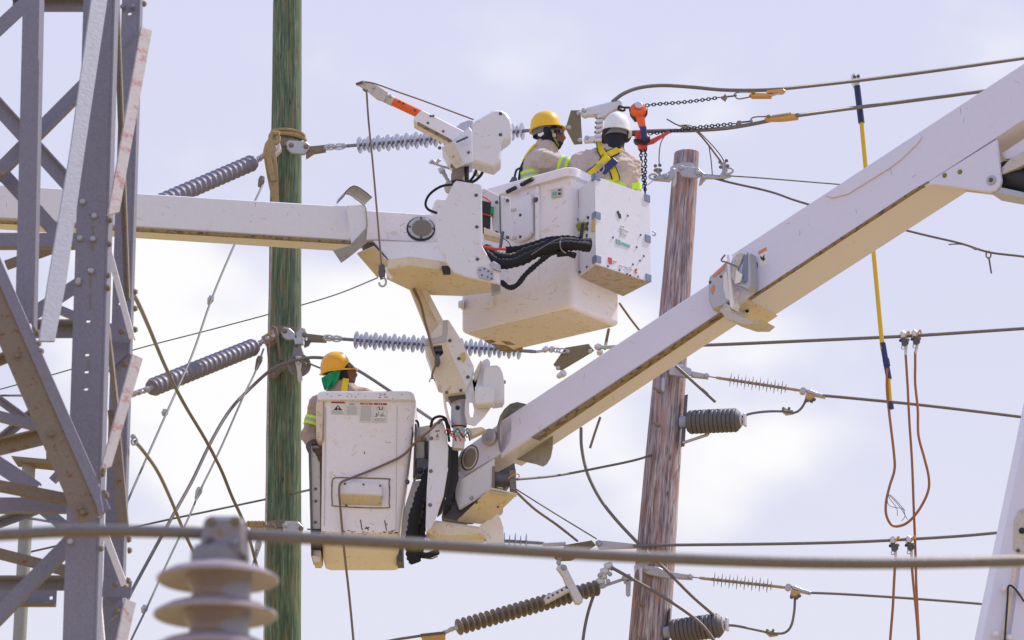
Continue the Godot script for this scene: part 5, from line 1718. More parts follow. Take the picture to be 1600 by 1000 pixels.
func nets(bones, cell, k, colour, wrinkle, wr_noise):
	var lo = Vector3(1e9, 1e9, 1e9)
	var hi = -lo
	for b in bones:
		for e in [[b[0], b[2]], [b[1], b[3]]]:
			lo = lo.min(e[0] - Vector3.ONE * (e[1] + cell * 4))
			hi = hi.max(e[0] + Vector3.ONE * (e[1] + cell * 4))
	var nx = int((hi.x - lo.x) / cell) + 1
	var ny = int((hi.y - lo.y) / cell) + 1
	var nz = int((hi.z - lo.z) / cell) + 1
	var f = PackedFloat32Array()
	f.resize(nx * ny * nz)
	f.fill(1.0)
	for b in bones:
		var r = maxf(b[2], b[3]) + k + cell * 2
		var l = ((b[0].min(b[1]) - Vector3.ONE * r - lo) / cell).floor()
		var u = ((b[0].max(b[1]) + Vector3.ONE * r - lo) / cell).ceil()
		var a = b[0]
		var ab = b[1] - a
		var il = 1.0 / maxf(ab.length_squared(), 1e-9)
		for z in range(maxi(int(l.z), 0), mini(int(u.z) + 1, nz)):
			for y in range(maxi(int(l.y), 0), mini(int(u.y) + 1, ny)):
				var row = (z * ny + y) * nx
				for x in range(maxi(int(l.x), 0), mini(int(u.x) + 1, nx)):
					var pa = lo + Vector3(x, y, z) * cell - a
					var h = clampf(pa.dot(ab) * il, 0.0, 1.0)
					var d = (pa - ab * h).length() - lerpf(b[2], b[3], h)
					var o = f[row + x]
					var hh = maxf(k - abs(o - d), 0.0) / k
					f[row + x] = minf(o, d) - hh * hh * k * 0.25
	if wrinkle > 0.0:
		for z in nz:
			for y in ny:
				for x in nx:
					var i = (z * ny + y) * nx + x
					if abs(f[i]) < 0.06:
						var p = lo + Vector3(x, y, z) * cell
						f[i] += wrinkle * (wr_noise.get_noise_3d(p.x * 1.0, p.y * 1.9 + p.x * 0.6, p.z) + 0.6 * (1.0 - 2.5 * abs(wr_noise.get_noise_3d(p.x * 0.8 + 9.0, p.y * 1.5 - p.x * 0.9, p.z * 0.8 + 4.0))))
	var vid = {}
	var vp = PackedVector3Array()
	var vn = PackedVector3Array()
	var sx = 1
	var sy = nx
	var sz = nx * ny
	var co = [0, 1, sy, sy + 1, sz, sz + 1, sz + sy, sz + sy + 1]
	var ed = [[0, 1], [2, 3], [4, 5], [6, 7], [0, 2], [1, 3], [4, 6], [5, 7], [0, 4], [1, 5], [2, 6], [3, 7]]
	for z in nz - 1:
		for y in ny - 1:
			var row = (z * ny + y) * nx
			for x in nx - 1:
				var i = row + x
				var s = 0
				for j in 8:
					if f[i + co[j]] < 0.0:
						s += 1
				if s == 0 or s == 8:
					continue
				var sum = Vector3.ZERO
				var cnt = 0
				for e in ed:
					var fa = f[i + co[e[0]]]
					var fb = f[i + co[e[1]]]
					if (fa < 0.0) != (fb < 0.0):
						var tt = fa / (fa - fb)
						var pa = Vector3(e[0] & 1, (e[0] >> 1) & 1, (e[0] >> 2) & 1)
						var pb = Vector3(e[1] & 1, (e[1] >> 1) & 1, (e[1] >> 2) & 1)
						sum += pa.lerp(pb, tt)
						cnt += 1
				vid[i] = vp.size()
				vp.append(lo + (Vector3(x, y, z) + sum / cnt) * cell)
				var g = Vector3(f[i + 1] + f[i + 1 + sy] + f[i + 1 + sz] + f[i + 1 + sy + sz] - f[i] - f[i + sy] - f[i + sz] - f[i + sy + sz], f[i + sy] + f[i + sy + 1] + f[i + sy + sz] + f[i + sy + sz + 1] - f[i] - f[i + 1] - f[i + sz] - f[i + sz + 1], f[i + sz] + f[i + sz + 1] + f[i + sz + sy] + f[i + sz + sy + 1] - f[i] - f[i + 1] - f[i + sy] - f[i + sy + 1])
				vn.append(g.normalized())
	var mb = MB.new()
	for i in vid:
		for ax in [[1, sy, sz], [sy, sz, 1], [sz, 1, sy]]:
			# quad round the edge leaving this cell's corner along ax[0]
			var fa = f[i]
			var fb = f[i + ax[0]]
			if (fa < 0.0) == (fb < 0.0):
				continue
			var q = [i, i - ax[1], i - ax[1] - ax[2], i - ax[2]]
			var ok = true
			for e in q:
				if not vid.has(e):
					ok = false
			if not ok:
				continue
			var v = [vid[q[0]], vid[q[1]], vid[q[2]], vid[q[3]]]
			var before = mb.v.size()
			mb.q(vp[v[0]], vp[v[1]], vp[v[2]], vp[v[3]], vn[v[0]], vn[v[1]], vn[v[2]], vn[v[3]])
			for j in range(before, mb.v.size()):
				mb.c.append(colour.call(mb.v[j]))
	return mb

func skin_hit(bones, k, x, y, d0, d1):
	# where the sight line through a place meets the body
	var d = d0
	while d < d1:
		var p = P(x, y, d)
		if field(bones, k, p) < 0.0:
			return p
		d += 0.006
	return P(x, y, d1)

func ribbon(mb, p, width, side_hint, lift):
	# flat strap through the points, lying on the body
	var pp = spl(p, 4)
	for i in pp.size() - 1:
		var a = pp[i]
		var b = pp[i + 1]
		var ax = (pp[mini(i + 2, pp.size() - 1)] - pp[maxi(i - 1, 0)]).normalized()
		var s = ax.cross(side_hint).normalized() * width / 2
		var n = side_hint * lift
		mb.fq(a - s + n, a + s + n, b + s + n, b - s + n, side_hint)
		mb.fq(a - s, a - s + n, b - s + n, b - s, -s.normalized())
		mb.fq(a + s, a + s + n, b + s + n, b + s, s.normalized())

func arm_band(parent, called, a, b, ra, rb, t0, t1, material):
	var d = b - a
	var l = d.length()
	var mb = MB.new()
	var r0 = lerpf(ra, rb, t0) + 0.007
	var r1 = lerpf(ra, rb, t1) + 0.007
	lathe(mb, a, d, [[l * t0, r0 - 0.01], [l * t0, r0], [l * t1, r1], [l * t1, r1 - 0.01]], 20)
	return part(parent, called, mb, material)

func hand_bones(wrist, along, across, curl, sc = 1.0):
	# palm and five fingers, a little curled; along: wrist to knuckles, across: towards the thumb
	var al = along.normalized()
	var ac = (across - al * across.dot(al)).normalized()
	var nn = al.cross(ac) * curl
	var o = []
	var kn = wrist + al * 0.085 * sc
	for i in 4:
		var off = ac * (0.032 - i * 0.021) * sc
		o.append([wrist + off * 0.5, kn + off, 0.016 * sc, 0.013 * sc])
		var len = [0.040, 0.046, 0.042, 0.034][i] * sc
		var p1 = kn + off + (al * 0.9 + nn * 0.5).normalized() * len
		var p2 = p1 + (al * 0.35 + nn * 0.9).normalized() * len * 0.7
		var p3 = p2 + (al * -0.3 + nn * 0.95).normalized() * len * 0.5
		o.append([kn + off, p1, 0.011 * sc, 0.010 * sc])
		o.append([p1, p2, 0.010 * sc, 0.009 * sc])
		o.append([p2, p3, 0.009 * sc, 0.008 * sc])
	var tb = wrist + al * 0.025 * sc + ac * 0.03 * sc
	var t1 = tb + (al * 0.6 + ac * 0.7 + nn * 0.3).normalized() * 0.042 * sc
	var t2 = t1 + (al * 0.9 + nn * 0.5).normalized() * 0.032 * sc
	o.append([wrist, tb, 0.016 * sc, 0.014 * sc])
	o.append([tb, t1, 0.014 * sc, 0.012 * sc])
	o.append([t1, t2, 0.012 * sc, 0.010 * sc])
	return o

func head_mesh(parent, c, face, up, hood_r, hooded):
	# skull, jaw, nose, brow, ears; a dark hood leaves the face open
	var right = face.cross(up).normalized()
	var b = []
	b.append([c + up * 0.035 - face * 0.015, c + up * 0.03 + face * 0.015, 0.088, 0.082])
	b.append([c - up * 0.045 + face * 0.035, c - up * 0.075 + face * 0.062, 0.062, 0.038])
	b.append([c + face * 0.05 + up * 0.02, c - up * 0.03 + face * 0.062, 0.05, 0.04])
	b.append([c + face * 0.098 + up * 0.018, c + face * 0.118 - up * 0.018, 0.011, 0.015])
	b.append([c + face * 0.09 + right * 0.03 + up * 0.03, c + face * 0.09 - right * 0.03 + up * 0.03, 0.014, 0.014])
	b.append([c + face * 0.092 + right * 0.018 - up * 0.05, c + face * 0.092 - right * 0.018 - up * 0.05, 0.011, 0.011])
	for s in [-1.0, 1.0]:
		b.append([c + right * s * 0.085 + up * 0.02, c + right * s * 0.088 - up * 0.03, 0.018, 0.014])
	b.append([c - up * 0.06 - face * 0.015, c - up * 0.15 - face * 0.03, 0.07, 0.075])
	var skin = Color(0.20, 0.095, 0.06)
	var cloth = Color(0.014, 0.015, 0.03)
	var col = func(p):
		var q = p - c
		var fx = q.dot(face)
		var fy = q.dot(up)
		var fr = abs(q.dot(right))
		if fx > 0.074 and fr < 0.058 and fy > -0.058 and fy < 0.07:
			return skin
		return cloth if hooded else skin
	var wn = FastNoiseLite.new()
	wn.frequency = 9.0
	var mb = nets(b, 0.007, 0.03, col, 0.002, wn)
	var m = StandardMaterial3D.new()
	m.resource_name = "hood_and_face"
	m.vertex_color_use_as_albedo = true
	m.roughness = 0.8
	var h = part(parent, "head", mb, m)
	h.set_meta("label", "head in a dark cloth hood with the face left open")
	return h

func hard_hat(parent, c, face, up, material, brim_front, band):
	# shell with a centre ridge and a brim that is longer in front
	var right = face.cross(up).normalized()
	var mb = MB.new()
	var rings = []
	var n = 32
	var prof = [[0.0, 1.0], [0.02, 1.0], [0.05, 0.97], [0.08, 0.89], [0.105, 0.76], [0.125, 0.57], [0.137, 0.35], [0.142, 0.12]]
	var brim = []
	var brim2 = []
	for i in n:
		var a = TAU * i / n
		var f = cos(a)
		var s = sin(a)
		var out = 0.012 + (brim_front * pow(maxf(f, 0.0), 2.0))
		brim.append(c + face * f * (0.116 + out) + right * s * (0.099 + out) - up * (0.008 + 0.012 * maxf(f, 0.0)))
		brim2.append(c + face * f * (0.116 + out) + right * s * (0.099 + out) - up * (0.002 + 0.012 * maxf(f, 0.0)))
	var inner = []
	for i in n:
		var a = TAU * i / n
		inner.append(c + face * cos(a) * 0.108 + right * sin(a) * 0.091 - up * 0.006)
	rings.append(inner)
	rings.append(brim)
	rings.append(brim2)
	for e in prof:
		var ring = []
		for i in n:
			var a = TAU * i / n
			var f = cos(a)
			var s = sin(a)
			var ridge = 0.007 * exp(-pow(s * e[1] * 0.099 / 0.02, 2.0)) * smoothstep(0.03, 0.08, e[0])
			ring.append(c + face * f * 0.116 * e[1] + right * s * 0.099 * e[1] + up * (e[0] + ridge))
		rings.append(ring)
	loft(mb, rings, 1.0, false, true, 0.6)
	var hat = part(parent, "hard_hat", mb, material)
	if band:
		mb = MB.new()
		var r2 = []
		for y in [-0.005, -0.05]:
			var ring = []
			for i in n:
				var a = TAU * i / n
				ring.append(c + face * cos(a) * 0.104 + right * sin(a) * 0.088 + up * y)
			r2.append(ring)
		loft(mb, r2, 1.0, false, false)
		part(hat, "head_band", mb, M.hat_band)
	return hat

func person_mesh(parent, bones, k, seed_at, colour):
	var wn = FastNoiseLite.new()
	wn.seed = seed_at
	wn.frequency = 8.0
	wn.fractal_octaves = 3
	var mb = nets(bones, 0.0115, k, colour, 0.013, wn)
	var m = M.shirt.duplicate()
	m.resource_name = "work_clothes"
	m.albedo_color = Color.WHITE
	m.vertex_color_use_as_albedo = true
	return part(parent, "body", mb, m)

func legs(hip, foot_y, face, spread):
	# both legs down to the floor of the bucket, with boots
	var o = []
	var right = face.cross(Vector3.UP).normalized()
	for s in [-1.0, 1.0]:
		var h = hip + right * s * spread
		var kn = Vector3(h.x, lerpf(hip.y, foot_y, 0.5), h.z) + face * 0.02
		var an = Vector3(h.x, foot_y + 0.10, h.z)
		o.append([h, kn, 0.085, 0.06])
		o.append([kn, an, 0.06, 0.045])
		o.append([an - Vector3(0, 0.055, 0) - face * 0.03, an - Vector3(0, 0.06, 0) + face * 0.10, 0.042, 0.038])
	return o

func build_people():
	var wcol = Color(1, 1, 1)
	var dk = Color(0.32, 0.30, 0.30)
	var up = Vector3.UP
	# --- first worker in the upper basket, seen from the side, looking right
	var D = 20.32
	var foot_y = P(893, 478, 19.7).y + 0.105
	var t = thing("person", "person in a yellow hard hat and tan shirt facing right in the upper basket", "person", Vector3(P(843, 300, D).x, foot_y, -D), "line workers")
	var face = Vector3(0.96, -0.06, 0.28).normalized()
	var hip = P(843, 350, D)
	var chest = P(846, 268, D)
	var nb = P(853, 236, D)
	var sn = P(848, 250, D - 0.17)
	var sf = P(858, 248, D + 0.17)
	var en = P(893, 262, D - 0.22)
	var ef = P(897, 266, D + 0.15)
	var hn = P(935, 256, D - 0.1)
	var hf = P(930, 250, D + 0.12)
	var bones = [[hip, P(842, 300, D), 0.135, 0.135], [P(842, 300, D), chest, 0.135, 0.15], [chest, nb, 0.15, 0.10], [sn, sf, 0.08, 0.08], [sn, en, 0.078, 0.060], [sf, ef, 0.072, 0.056], [en, hn, 0.056, 0.040], [ef, hf, 0.054, 0.040], [hip + Vector3(0, 0, 0.06), hip - Vector3(0, 0, 0.06), 0.13, 0.13]]
	var body_bones = bones.duplicate()
	bones.append_array(legs(hip, foot_y, face, 0.09))
	var glove_at = [hn, hf]
	for e in [[hn, (hn - en)], [hf, (hf - ef)]]:
		bones.append_array(hand_bones(e[0], e[1], up, 1.0))
	var cf = func(p):
		for g in glove_at:
			if p.distance_to(g) < 0.12 and p.x > g.x - 0.01:
				return Color(0.25, 0.18, 0.16)
		return dk if p.y < hip.y else wcol
	person_mesh(t, bones, 0.045, 3, cf)
	arm_band(t, "reflective_band", sn, en, 0.080, 0.064, 0.62, 0.72, M.lime)
	arm_band(t, "reflective_band", sn, en, 0.081, 0.065, 0.72, 0.84, M.silver_band)
	arm_band(t, "reflective_band", sn, en, 0.080, 0.064, 0.84, 0.95, M.lime)
	for e in [[274, 279, M.lime], [279, 284, M.silver_band], [284, 289, M.lime]]:
		var mb = MB.new()
		var a = P(843, e[0], D)
		lathe(mb, P(843, e[1], D), a - P(843, e[1], D), [[0, 0.145], [0, 0.157], [(a - P(843, e[1], D)).length(), 0.158], [(a - P(843, e[1], D)).length(), 0.145]], 26)
		part(t, "reflective_belt", mb, e[2])
	var hc = P(858, 213, D)
	head_mesh(t, hc, face, (up + face * 0.05).normalized(), 0.1, true)
	var tilt = (up - Vector3(0.10, 0, 0)).normalized()
	var hface = (face - tilt * face.dot(tilt)).normalized()
	hard_hat(t, P(852.5, 202, D), hface, tilt, M.yellow_hat, 0.03, true)
	# dark glasses and chin strap
	var mb = MB.new()
	var right = face.cross(up).normalized()
	for s in [-1.0, 1.0]:
		box(mb, hc + face * 0.098 + right * s * 0.034 + up * 0.018, right * 0.028, up * 0.018, face * 0.008, 0.006)
		box(mb, hc + face * 0.05 + right * s * 0.078 + up * 0.022, right * 0.004, up * 0.008, face * 0.05, 0.002)
	part(t, "sunglasses", mb, M.glass_dark)
	mb = MB.new()
	ribbon(mb, [P(863, 203, D - 0.105), P(865, 212, D - 0.10), P(869, 221, D - 0.09), P(873, 228, D - 0.045)], 0.016, Vector3(0.25, 0, 0.97).normalized(), 0.005)
	part(t, "chin_strap", mb, M.moss)
	plate(t, "strap_buckle", [863, 209, 868, 208, 869, 213, 864, 214], D - 0.115, 0.006, M.silver_band, 0.001)
	plate(t, "hat_clip", [840, 209, 849, 206, 850, 209, 845, 213, 841, 212], D - 0.105, 0.01, M.white_hat, 0.002)
	# harness down the back with a hanging rope grab
	mb = MB.new()
	tube(mb, spl([P(836, 226, D - 0.06), P(826, 238, D - 0.03), P(818, 252, D - 0.02), P(816, 268, D - 0.02), P(816, 290, D - 0.02)], 5), 0.011, 7)
	part(t, "harness_strap", mb, M.strap_yellow)
	mb = MB.new()
	tube(mb, spl([P(821, 250, D - 0.04), P(815, 262, D - 0.05), P(812, 280, D - 0.05), P(813, 292, D - 0.05)], 5), 0.014, 7)
	part(t, "harness_strap", mb, M.navy)
	pipe(t, "lanyard", [[815, 262], [807, 266], [804, 280], [806, 290]], D - 0.05, 1.8, M.black)
	mb = MB.new()
	lathe(mb, P(802, 292, D - 0.05), Vector3(0.1, 1, 0), [[0, 0.03], [0.04, 0.032], [0.075, 0.018], [0.08, 0]], 12)
	part(t, "lanyard_pack", mb, M.dark_steel)

	# --- second worker, back to the camera, white hard hat
	D = 20.02
	t = thing("person", "person in a white hard hat and yellow harness, back turned, in the upper basket", "person", Vector3(P(925, 300, D).x, foot_y, -D), "line workers")
	face = Vector3(0.28, 0.05, -0.95).normalized()
	var inside = P(893, 478, 19.7) + Vector3(sin(deg_to_rad(38)), 0, -cos(deg_to_rad(38))) * 0.29 + Vector3(-cos(deg_to_rad(38)), 0, -sin(deg_to_rad(38))) * 0.24
	hip = Vector3(inside.x, P(936, 345, D).y, inside.z)
	chest = P(944, 272, D)
	nb = P(955, 246, D)
	sn = P(911, 255, D - 0.02)
	sf = P(982, 260, D + 0.02)
	en = P(897, 296, D - 0.16)
	ef = P(988, 300, D + 0.05)
	hn = P(935, 268, D - 0.0) + Vector3(0, 0, -0.34)
	hf = P(985, 262, D) + Vector3(0, 0, -0.3)
	bones = [[hip, P(939, 315, D), 0.125, 0.13], [P(939, 315, D), chest, 0.13, 0.145], [P(930, 270, D), P(966, 272, D), 0.14, 0.135], [chest, nb, 0.145, 0.095], [sn, nb, 0.09, 0.085], [sf, nb, 0.088, 0.085], [sn, en, 0.08, 0.058], [sf, ef, 0.078, 0.058], [en, hn, 0.055, 0.04], [ef, hf, 0.055, 0.04]]
	body_bones = bones.duplicate()
	bones.append_array(legs(hip, foot_y, face, 0.08))
	var gl2 = [hn, hf]
	for e in [[hn, (hn - en)], [hf, (hf - ef)]]:
		bones.append_array(hand_bones(e[0], e[1], up, -1.0))
	var hy = hip.y
	var cf2 = func(p):
		for g in gl2:
			if p.distance_to(g) < 0.12 and p.z < g.z + 0.01:
				return Color(0.25, 0.18, 0.16)
		return dk if p.y < hy else wcol
	person_mesh(t, bones, 0.05, 8, cf2)
	arm_band(t, "reflective_band", sf, ef, 0.082, 0.062, 0.72, 0.98, M.lime)
	arm_band(t, "reflective_band", sn, en, 0.084, 0.062, 0.80, 1.0, M.lime)
	hc = P(961, 214, D)
	head_mesh(t, hc, face, up, 0.1, true)
	hard_hat(t, P(963.5, 205, D), face, (up + Vector3(0.06, 0, 0.03)).normalized(), M.white_hat, 0.02, false)
	mb = MB.new()
	var rr = face.cross(up).normalized()
	for e in [[0.006, 0.124, 0.0]]:
		var rings = []
		for y in [-0.004, -0.045]:
			var ring = []
			for i in 28:
				var a = TAU * i / 28
				ring.append(P(962.5, 205, D) + face * cos(a) * 0.106 + rr * sin(a) * 0.09 + up * y)
			rings.append(ring)
		loft(mb, rings, 1.0, false, false)
	part(t, "hat_suspension", mb, M.hat_band)
	# harness on the back, laid on the shirt
	var zz = Vector3(0, 0, 1)
	for e in [[[938, 222], [939, 234], [944, 244], [952, 256], [960, 272], [963, 284]], [[972, 231], [960, 238], [948, 244], [940, 256], [930, 266], [919, 275]]]:
		var q = []
		for p in e:
			q.append(skin_hit(body_bones, 0.05, p[0], p[1], D - 0.4, D + 0.1) + zz * 0.008)
		mb = MB.new()
		ribbon(mb, q, 0.062, zz, 0.004)
		part(t, "harness_edge", mb, M.navy)
		for i in q.size():
			q[i] += zz * 0.005
		mb = MB.new()
		ribbon(mb, q, 0.046, zz, 0.004)
		part(t, "harness_strap", mb, M.strap_yellow)
	var dc = skin_hit(body_bones, 0.05, 945, 258, D - 0.4, D + 0.1)
	mb = MB.new()
	box(mb, dc + zz * 0.03, Vector3(0.045, 0.03, 0.0), Vector3(-0.022, 0.035, 0.0), zz * 0.014, 0.01)
	part(t, "harness_pad", mb, M.strap_yellow)
	mb = MB.new()
	box(mb, dc + zz * 0.05 + Vector3(0.028, -0.028, 0), Vector3(0.05, 0.05, 0.0), Vector3(-0.02, 0.02, 0.0), zz * 0.012, 0.008)
	part(t, "shock_pack", mb, M.blue_grip)
	mb = MB.new()
	var ring = []
	for i in 16:
		var a = TAU * i / 16
		ring.append(dc + zz * 0.06 + Vector3(cos(a) * 0.022 - 0.03, sin(a) * 0.034 - 0.045, 0))
	tube(mb, ring, 0.005, 6, true)
	part(t, "harness_ring", mb, M.silver_band)
	mb = MB.new()
	var bq = []
	for p in [[898, 281], [915, 281], [935, 283], [958, 286], [978, 290]]:
		bq.append(skin_hit(body_bones, 0.05, p[0], p[1], D - 0.4, D + 0.1) + zz * 0.01)
	ribbon(mb, bq, 0.04, zz, 0.004)
	part(t, "reflective_belt", mb, M.lime)

	# --- worker in the lower bucket
	D = 20.62
	foot_y = P(560, 880, 20.6).y + 0.14
	t = thing("person", "person in an orange-yellow hard hat with a green neck cloth, behind the lower bucket rim", "person", Vector3(P(535, 700, D).x, foot_y, -D), "line workers")
	face = Vector3(0.90, 0.12, 0.30).normalized()
	hip = P(540, 718, D)
	chest = P(534, 648, D)
	nb = P(537, 614, D)
	sn = P(501, 634, D - 0.02)
	sf = P(568, 624, D + 0.03)
	en = P(484, 680, D - 0.02)
	hn = P(493, 706, D - 0.14)
	ef = P(590, 660, D - 0.05)
	hf = P(570, 690, D - 0.15)
	bones = [[hip, P(538, 690, D), 0.12, 0.12], [P(538, 690, D), chest, 0.12, 0.135], [chest, nb, 0.135, 0.09], [sn, nb, 0.085, 0.08], [sf, nb, 0.085, 0.08], [sn, en, 0.082, 0.060], [en, hn, 0.058, 0.042], [sf, ef, 0.078, 0.058], [ef, hf, 0.055, 0.042], [nb, P(532, 598, D), 0.07, 0.066]]
	body_bones = bones.duplicate()
	bones.append_array(legs(hip, foot_y, face, 0.08))
	var gl3 = [hn, hf]
	bones.append_array(hand_bones(hn, Vector3(0.4, -1.0, 0.1), Vector3(0.2, 0, 0.9), -1.0, 0.95))
	bones.append_array(hand_bones(hf, hf - ef, up, 1.0))
	hy = hip.y
	var wrist = hn
	var cf3 = func(p):
		if p.distance_to(gl3[1]) < 0.11 or (p.y < wrist.y + 0.015 and p.distance_to(wrist) < 0.22 and p.x < wrist.x + 0.12):
			return Color(0.22, 0.15, 0.13)
		return dk if p.y < hy else Color(0.78, 0.72, 0.74)
	person_mesh(t, bones, 0.05, 15, cf3)
	arm_band(t, "reflective_band", sn, en, 0.084, 0.062, 0.44, 0.53, M.lime)
	arm_band(t, "reflective_band", sn, en, 0.085, 0.063, 0.53, 0.63, M.silver_band)
	arm_band(t, "reflective_band", sn, en, 0.084, 0.062, 0.63, 0.72, M.lime)
	arm_band(t, "glove_cuff", en, hn, 0.058, 0.046, 0.62, 0.86, M.glove)
	hc = P(533, 587, D)
	head_mesh(t, hc, face, up, 0.1, true)
	tilt = (up + Vector3(-0.16, 0, 0.16)).normalized()
	hface = (face - tilt * face.dot(tilt)).normalized()
	hard_hat(t, P(525, 580, D), hface, tilt, M.orange_hat, 0.04, false)
	# green cloth over the neck
	mb = MB.new()
	var gq = []
	for p in [[[502, 591], [514, 583], [529, 577]], [[503, 597], [516, 588], [532, 580]], [[505, 604], [518, 599], [529, 592]], [[507, 609], [514, 608], [519, 606]]]:
		var row = []
		for e in p:
			row.append(P(e[0], e[1], D - 0.112 + (e[0] - 504) * 0.0004))
		gq.append(row)
	# draped in soft folds: a finer sheet through those points
	var rows = []
	for i in gq.size():
		rows.append(spl(gq[i], 6))
	var sheet = []
	for s in 16:
		var f = s / 15.0 * (rows.size() - 1)
		var i0 = mini(int(f), rows.size() - 2)
		var row = []
		for j in rows[0].size():
			var q = rows[i0][j].lerp(rows[i0 + 1][j], f - i0)
			row.append(q + Vector3(0, 0, 0.012 * sin(j * 1.15 + s * 0.25) * (0.3 + s / 15.0) + 0.006 * sin(j * 2.3 - s * 0.5)))
		sheet.append(row)
	for i in sheet.size() - 1:
		for j in sheet[0].size() - 1:
			var nn = (sheet[i][j + 1] - sheet[i][j]).cross(sheet[i + 1][j] - sheet[i][j]).normalized()
			if nn.z < 0:
				nn = -nn
			mb.fq(sheet[i][j], sheet[i][j + 1], sheet[i + 1][j + 1], sheet[i + 1][j], nn)
			mb.fq(sheet[i][j] + BACK * 0.006, sheet[i][j + 1] + BACK * 0.006, sheet[i + 1][j + 1] + BACK * 0.006, sheet[i + 1][j] + BACK * 0.006, -nn)
	var scarf = part(t, "neck_cloth", mb, M.green_scarf)
	mb = MB.new()
	var sq = []
	for p in [[541, 592], [539, 602], [538, 612], [539, 625]]:
		sq.append(skin_hit(body_bones, 0.05, p[0], p[1], D - 0.4, D + 0.1) + zz * 0.008)
	ribbon(mb, sq, 0.045, zz, 0.005)
	part(t, "harness_strap", mb, M.strap_yellow)

# ---- insulators
func shed_profile(n, span, r_big, r_small, r_core, thick, alternate):
	var p = []
	p.append([0.0, r_core])
	for i in n:
		var s = span * (i + 0.5) / n
		var r = r_big if (not alternate or i % 2 == 0) else r_small
		p.append([s - thick * 0.6, r_core])
		p.append([s - thick * 0.15, r * 0.92])
		p.append([s, r])
		p.append([s + thick * 0.2, r * 0.96])
		p.append([s + thick * 0.6, r_core])
	p.append([span, r_core])
	return p

func insulator(called, label, a, b, n, r_big, r_small, r_core, thick, alternate, shed_mat, core_mat, fit, fit_mat, group, lead_a = 0.0, lead_b = 0.0):
	# a string or rod from a to b: sheds between the end fittings
	var t = thing(called, label, "insulator", (a + b) / 2, group)
	var d = (b - a).normalized()
	var l = (b - a).length()
	var mb = MB.new()
	lathe(mb, a + d * fit, d, [[0, 0]] + shed_profile(n, l - 2 * fit, r_big, r_small, r_core, thick, alternate) + [[l - 2 * fit, 0]], 22)
	part(t, "sheds", mb, shed_mat)
	if core_mat != null:
		mb = MB.new()
		rod(mb, a + d * fit * 0.5, b - d * fit * 0.5, r_core * 1.06, 12)
		part(t, "core", mb, core_mat)
	var rf = minf(r_core, 0.02)
	for e in [[a, d, lead_a], [b, -d, lead_b]]:
		mb = MB.new()
		lathe(mb, e[0], e[1], [[-e[2], 0], [-e[2], rf * 0.5], [0, rf * 0.5], [0, rf * 0.9], [fit * 0.4, rf * 1.15], [fit * 0.6, rf * 0.8], [fit * 1.1, rf * 1.2], [fit * 1.1, 0]], 12)
		part(t, "end_fitting", mb, fit_mat)
	return t

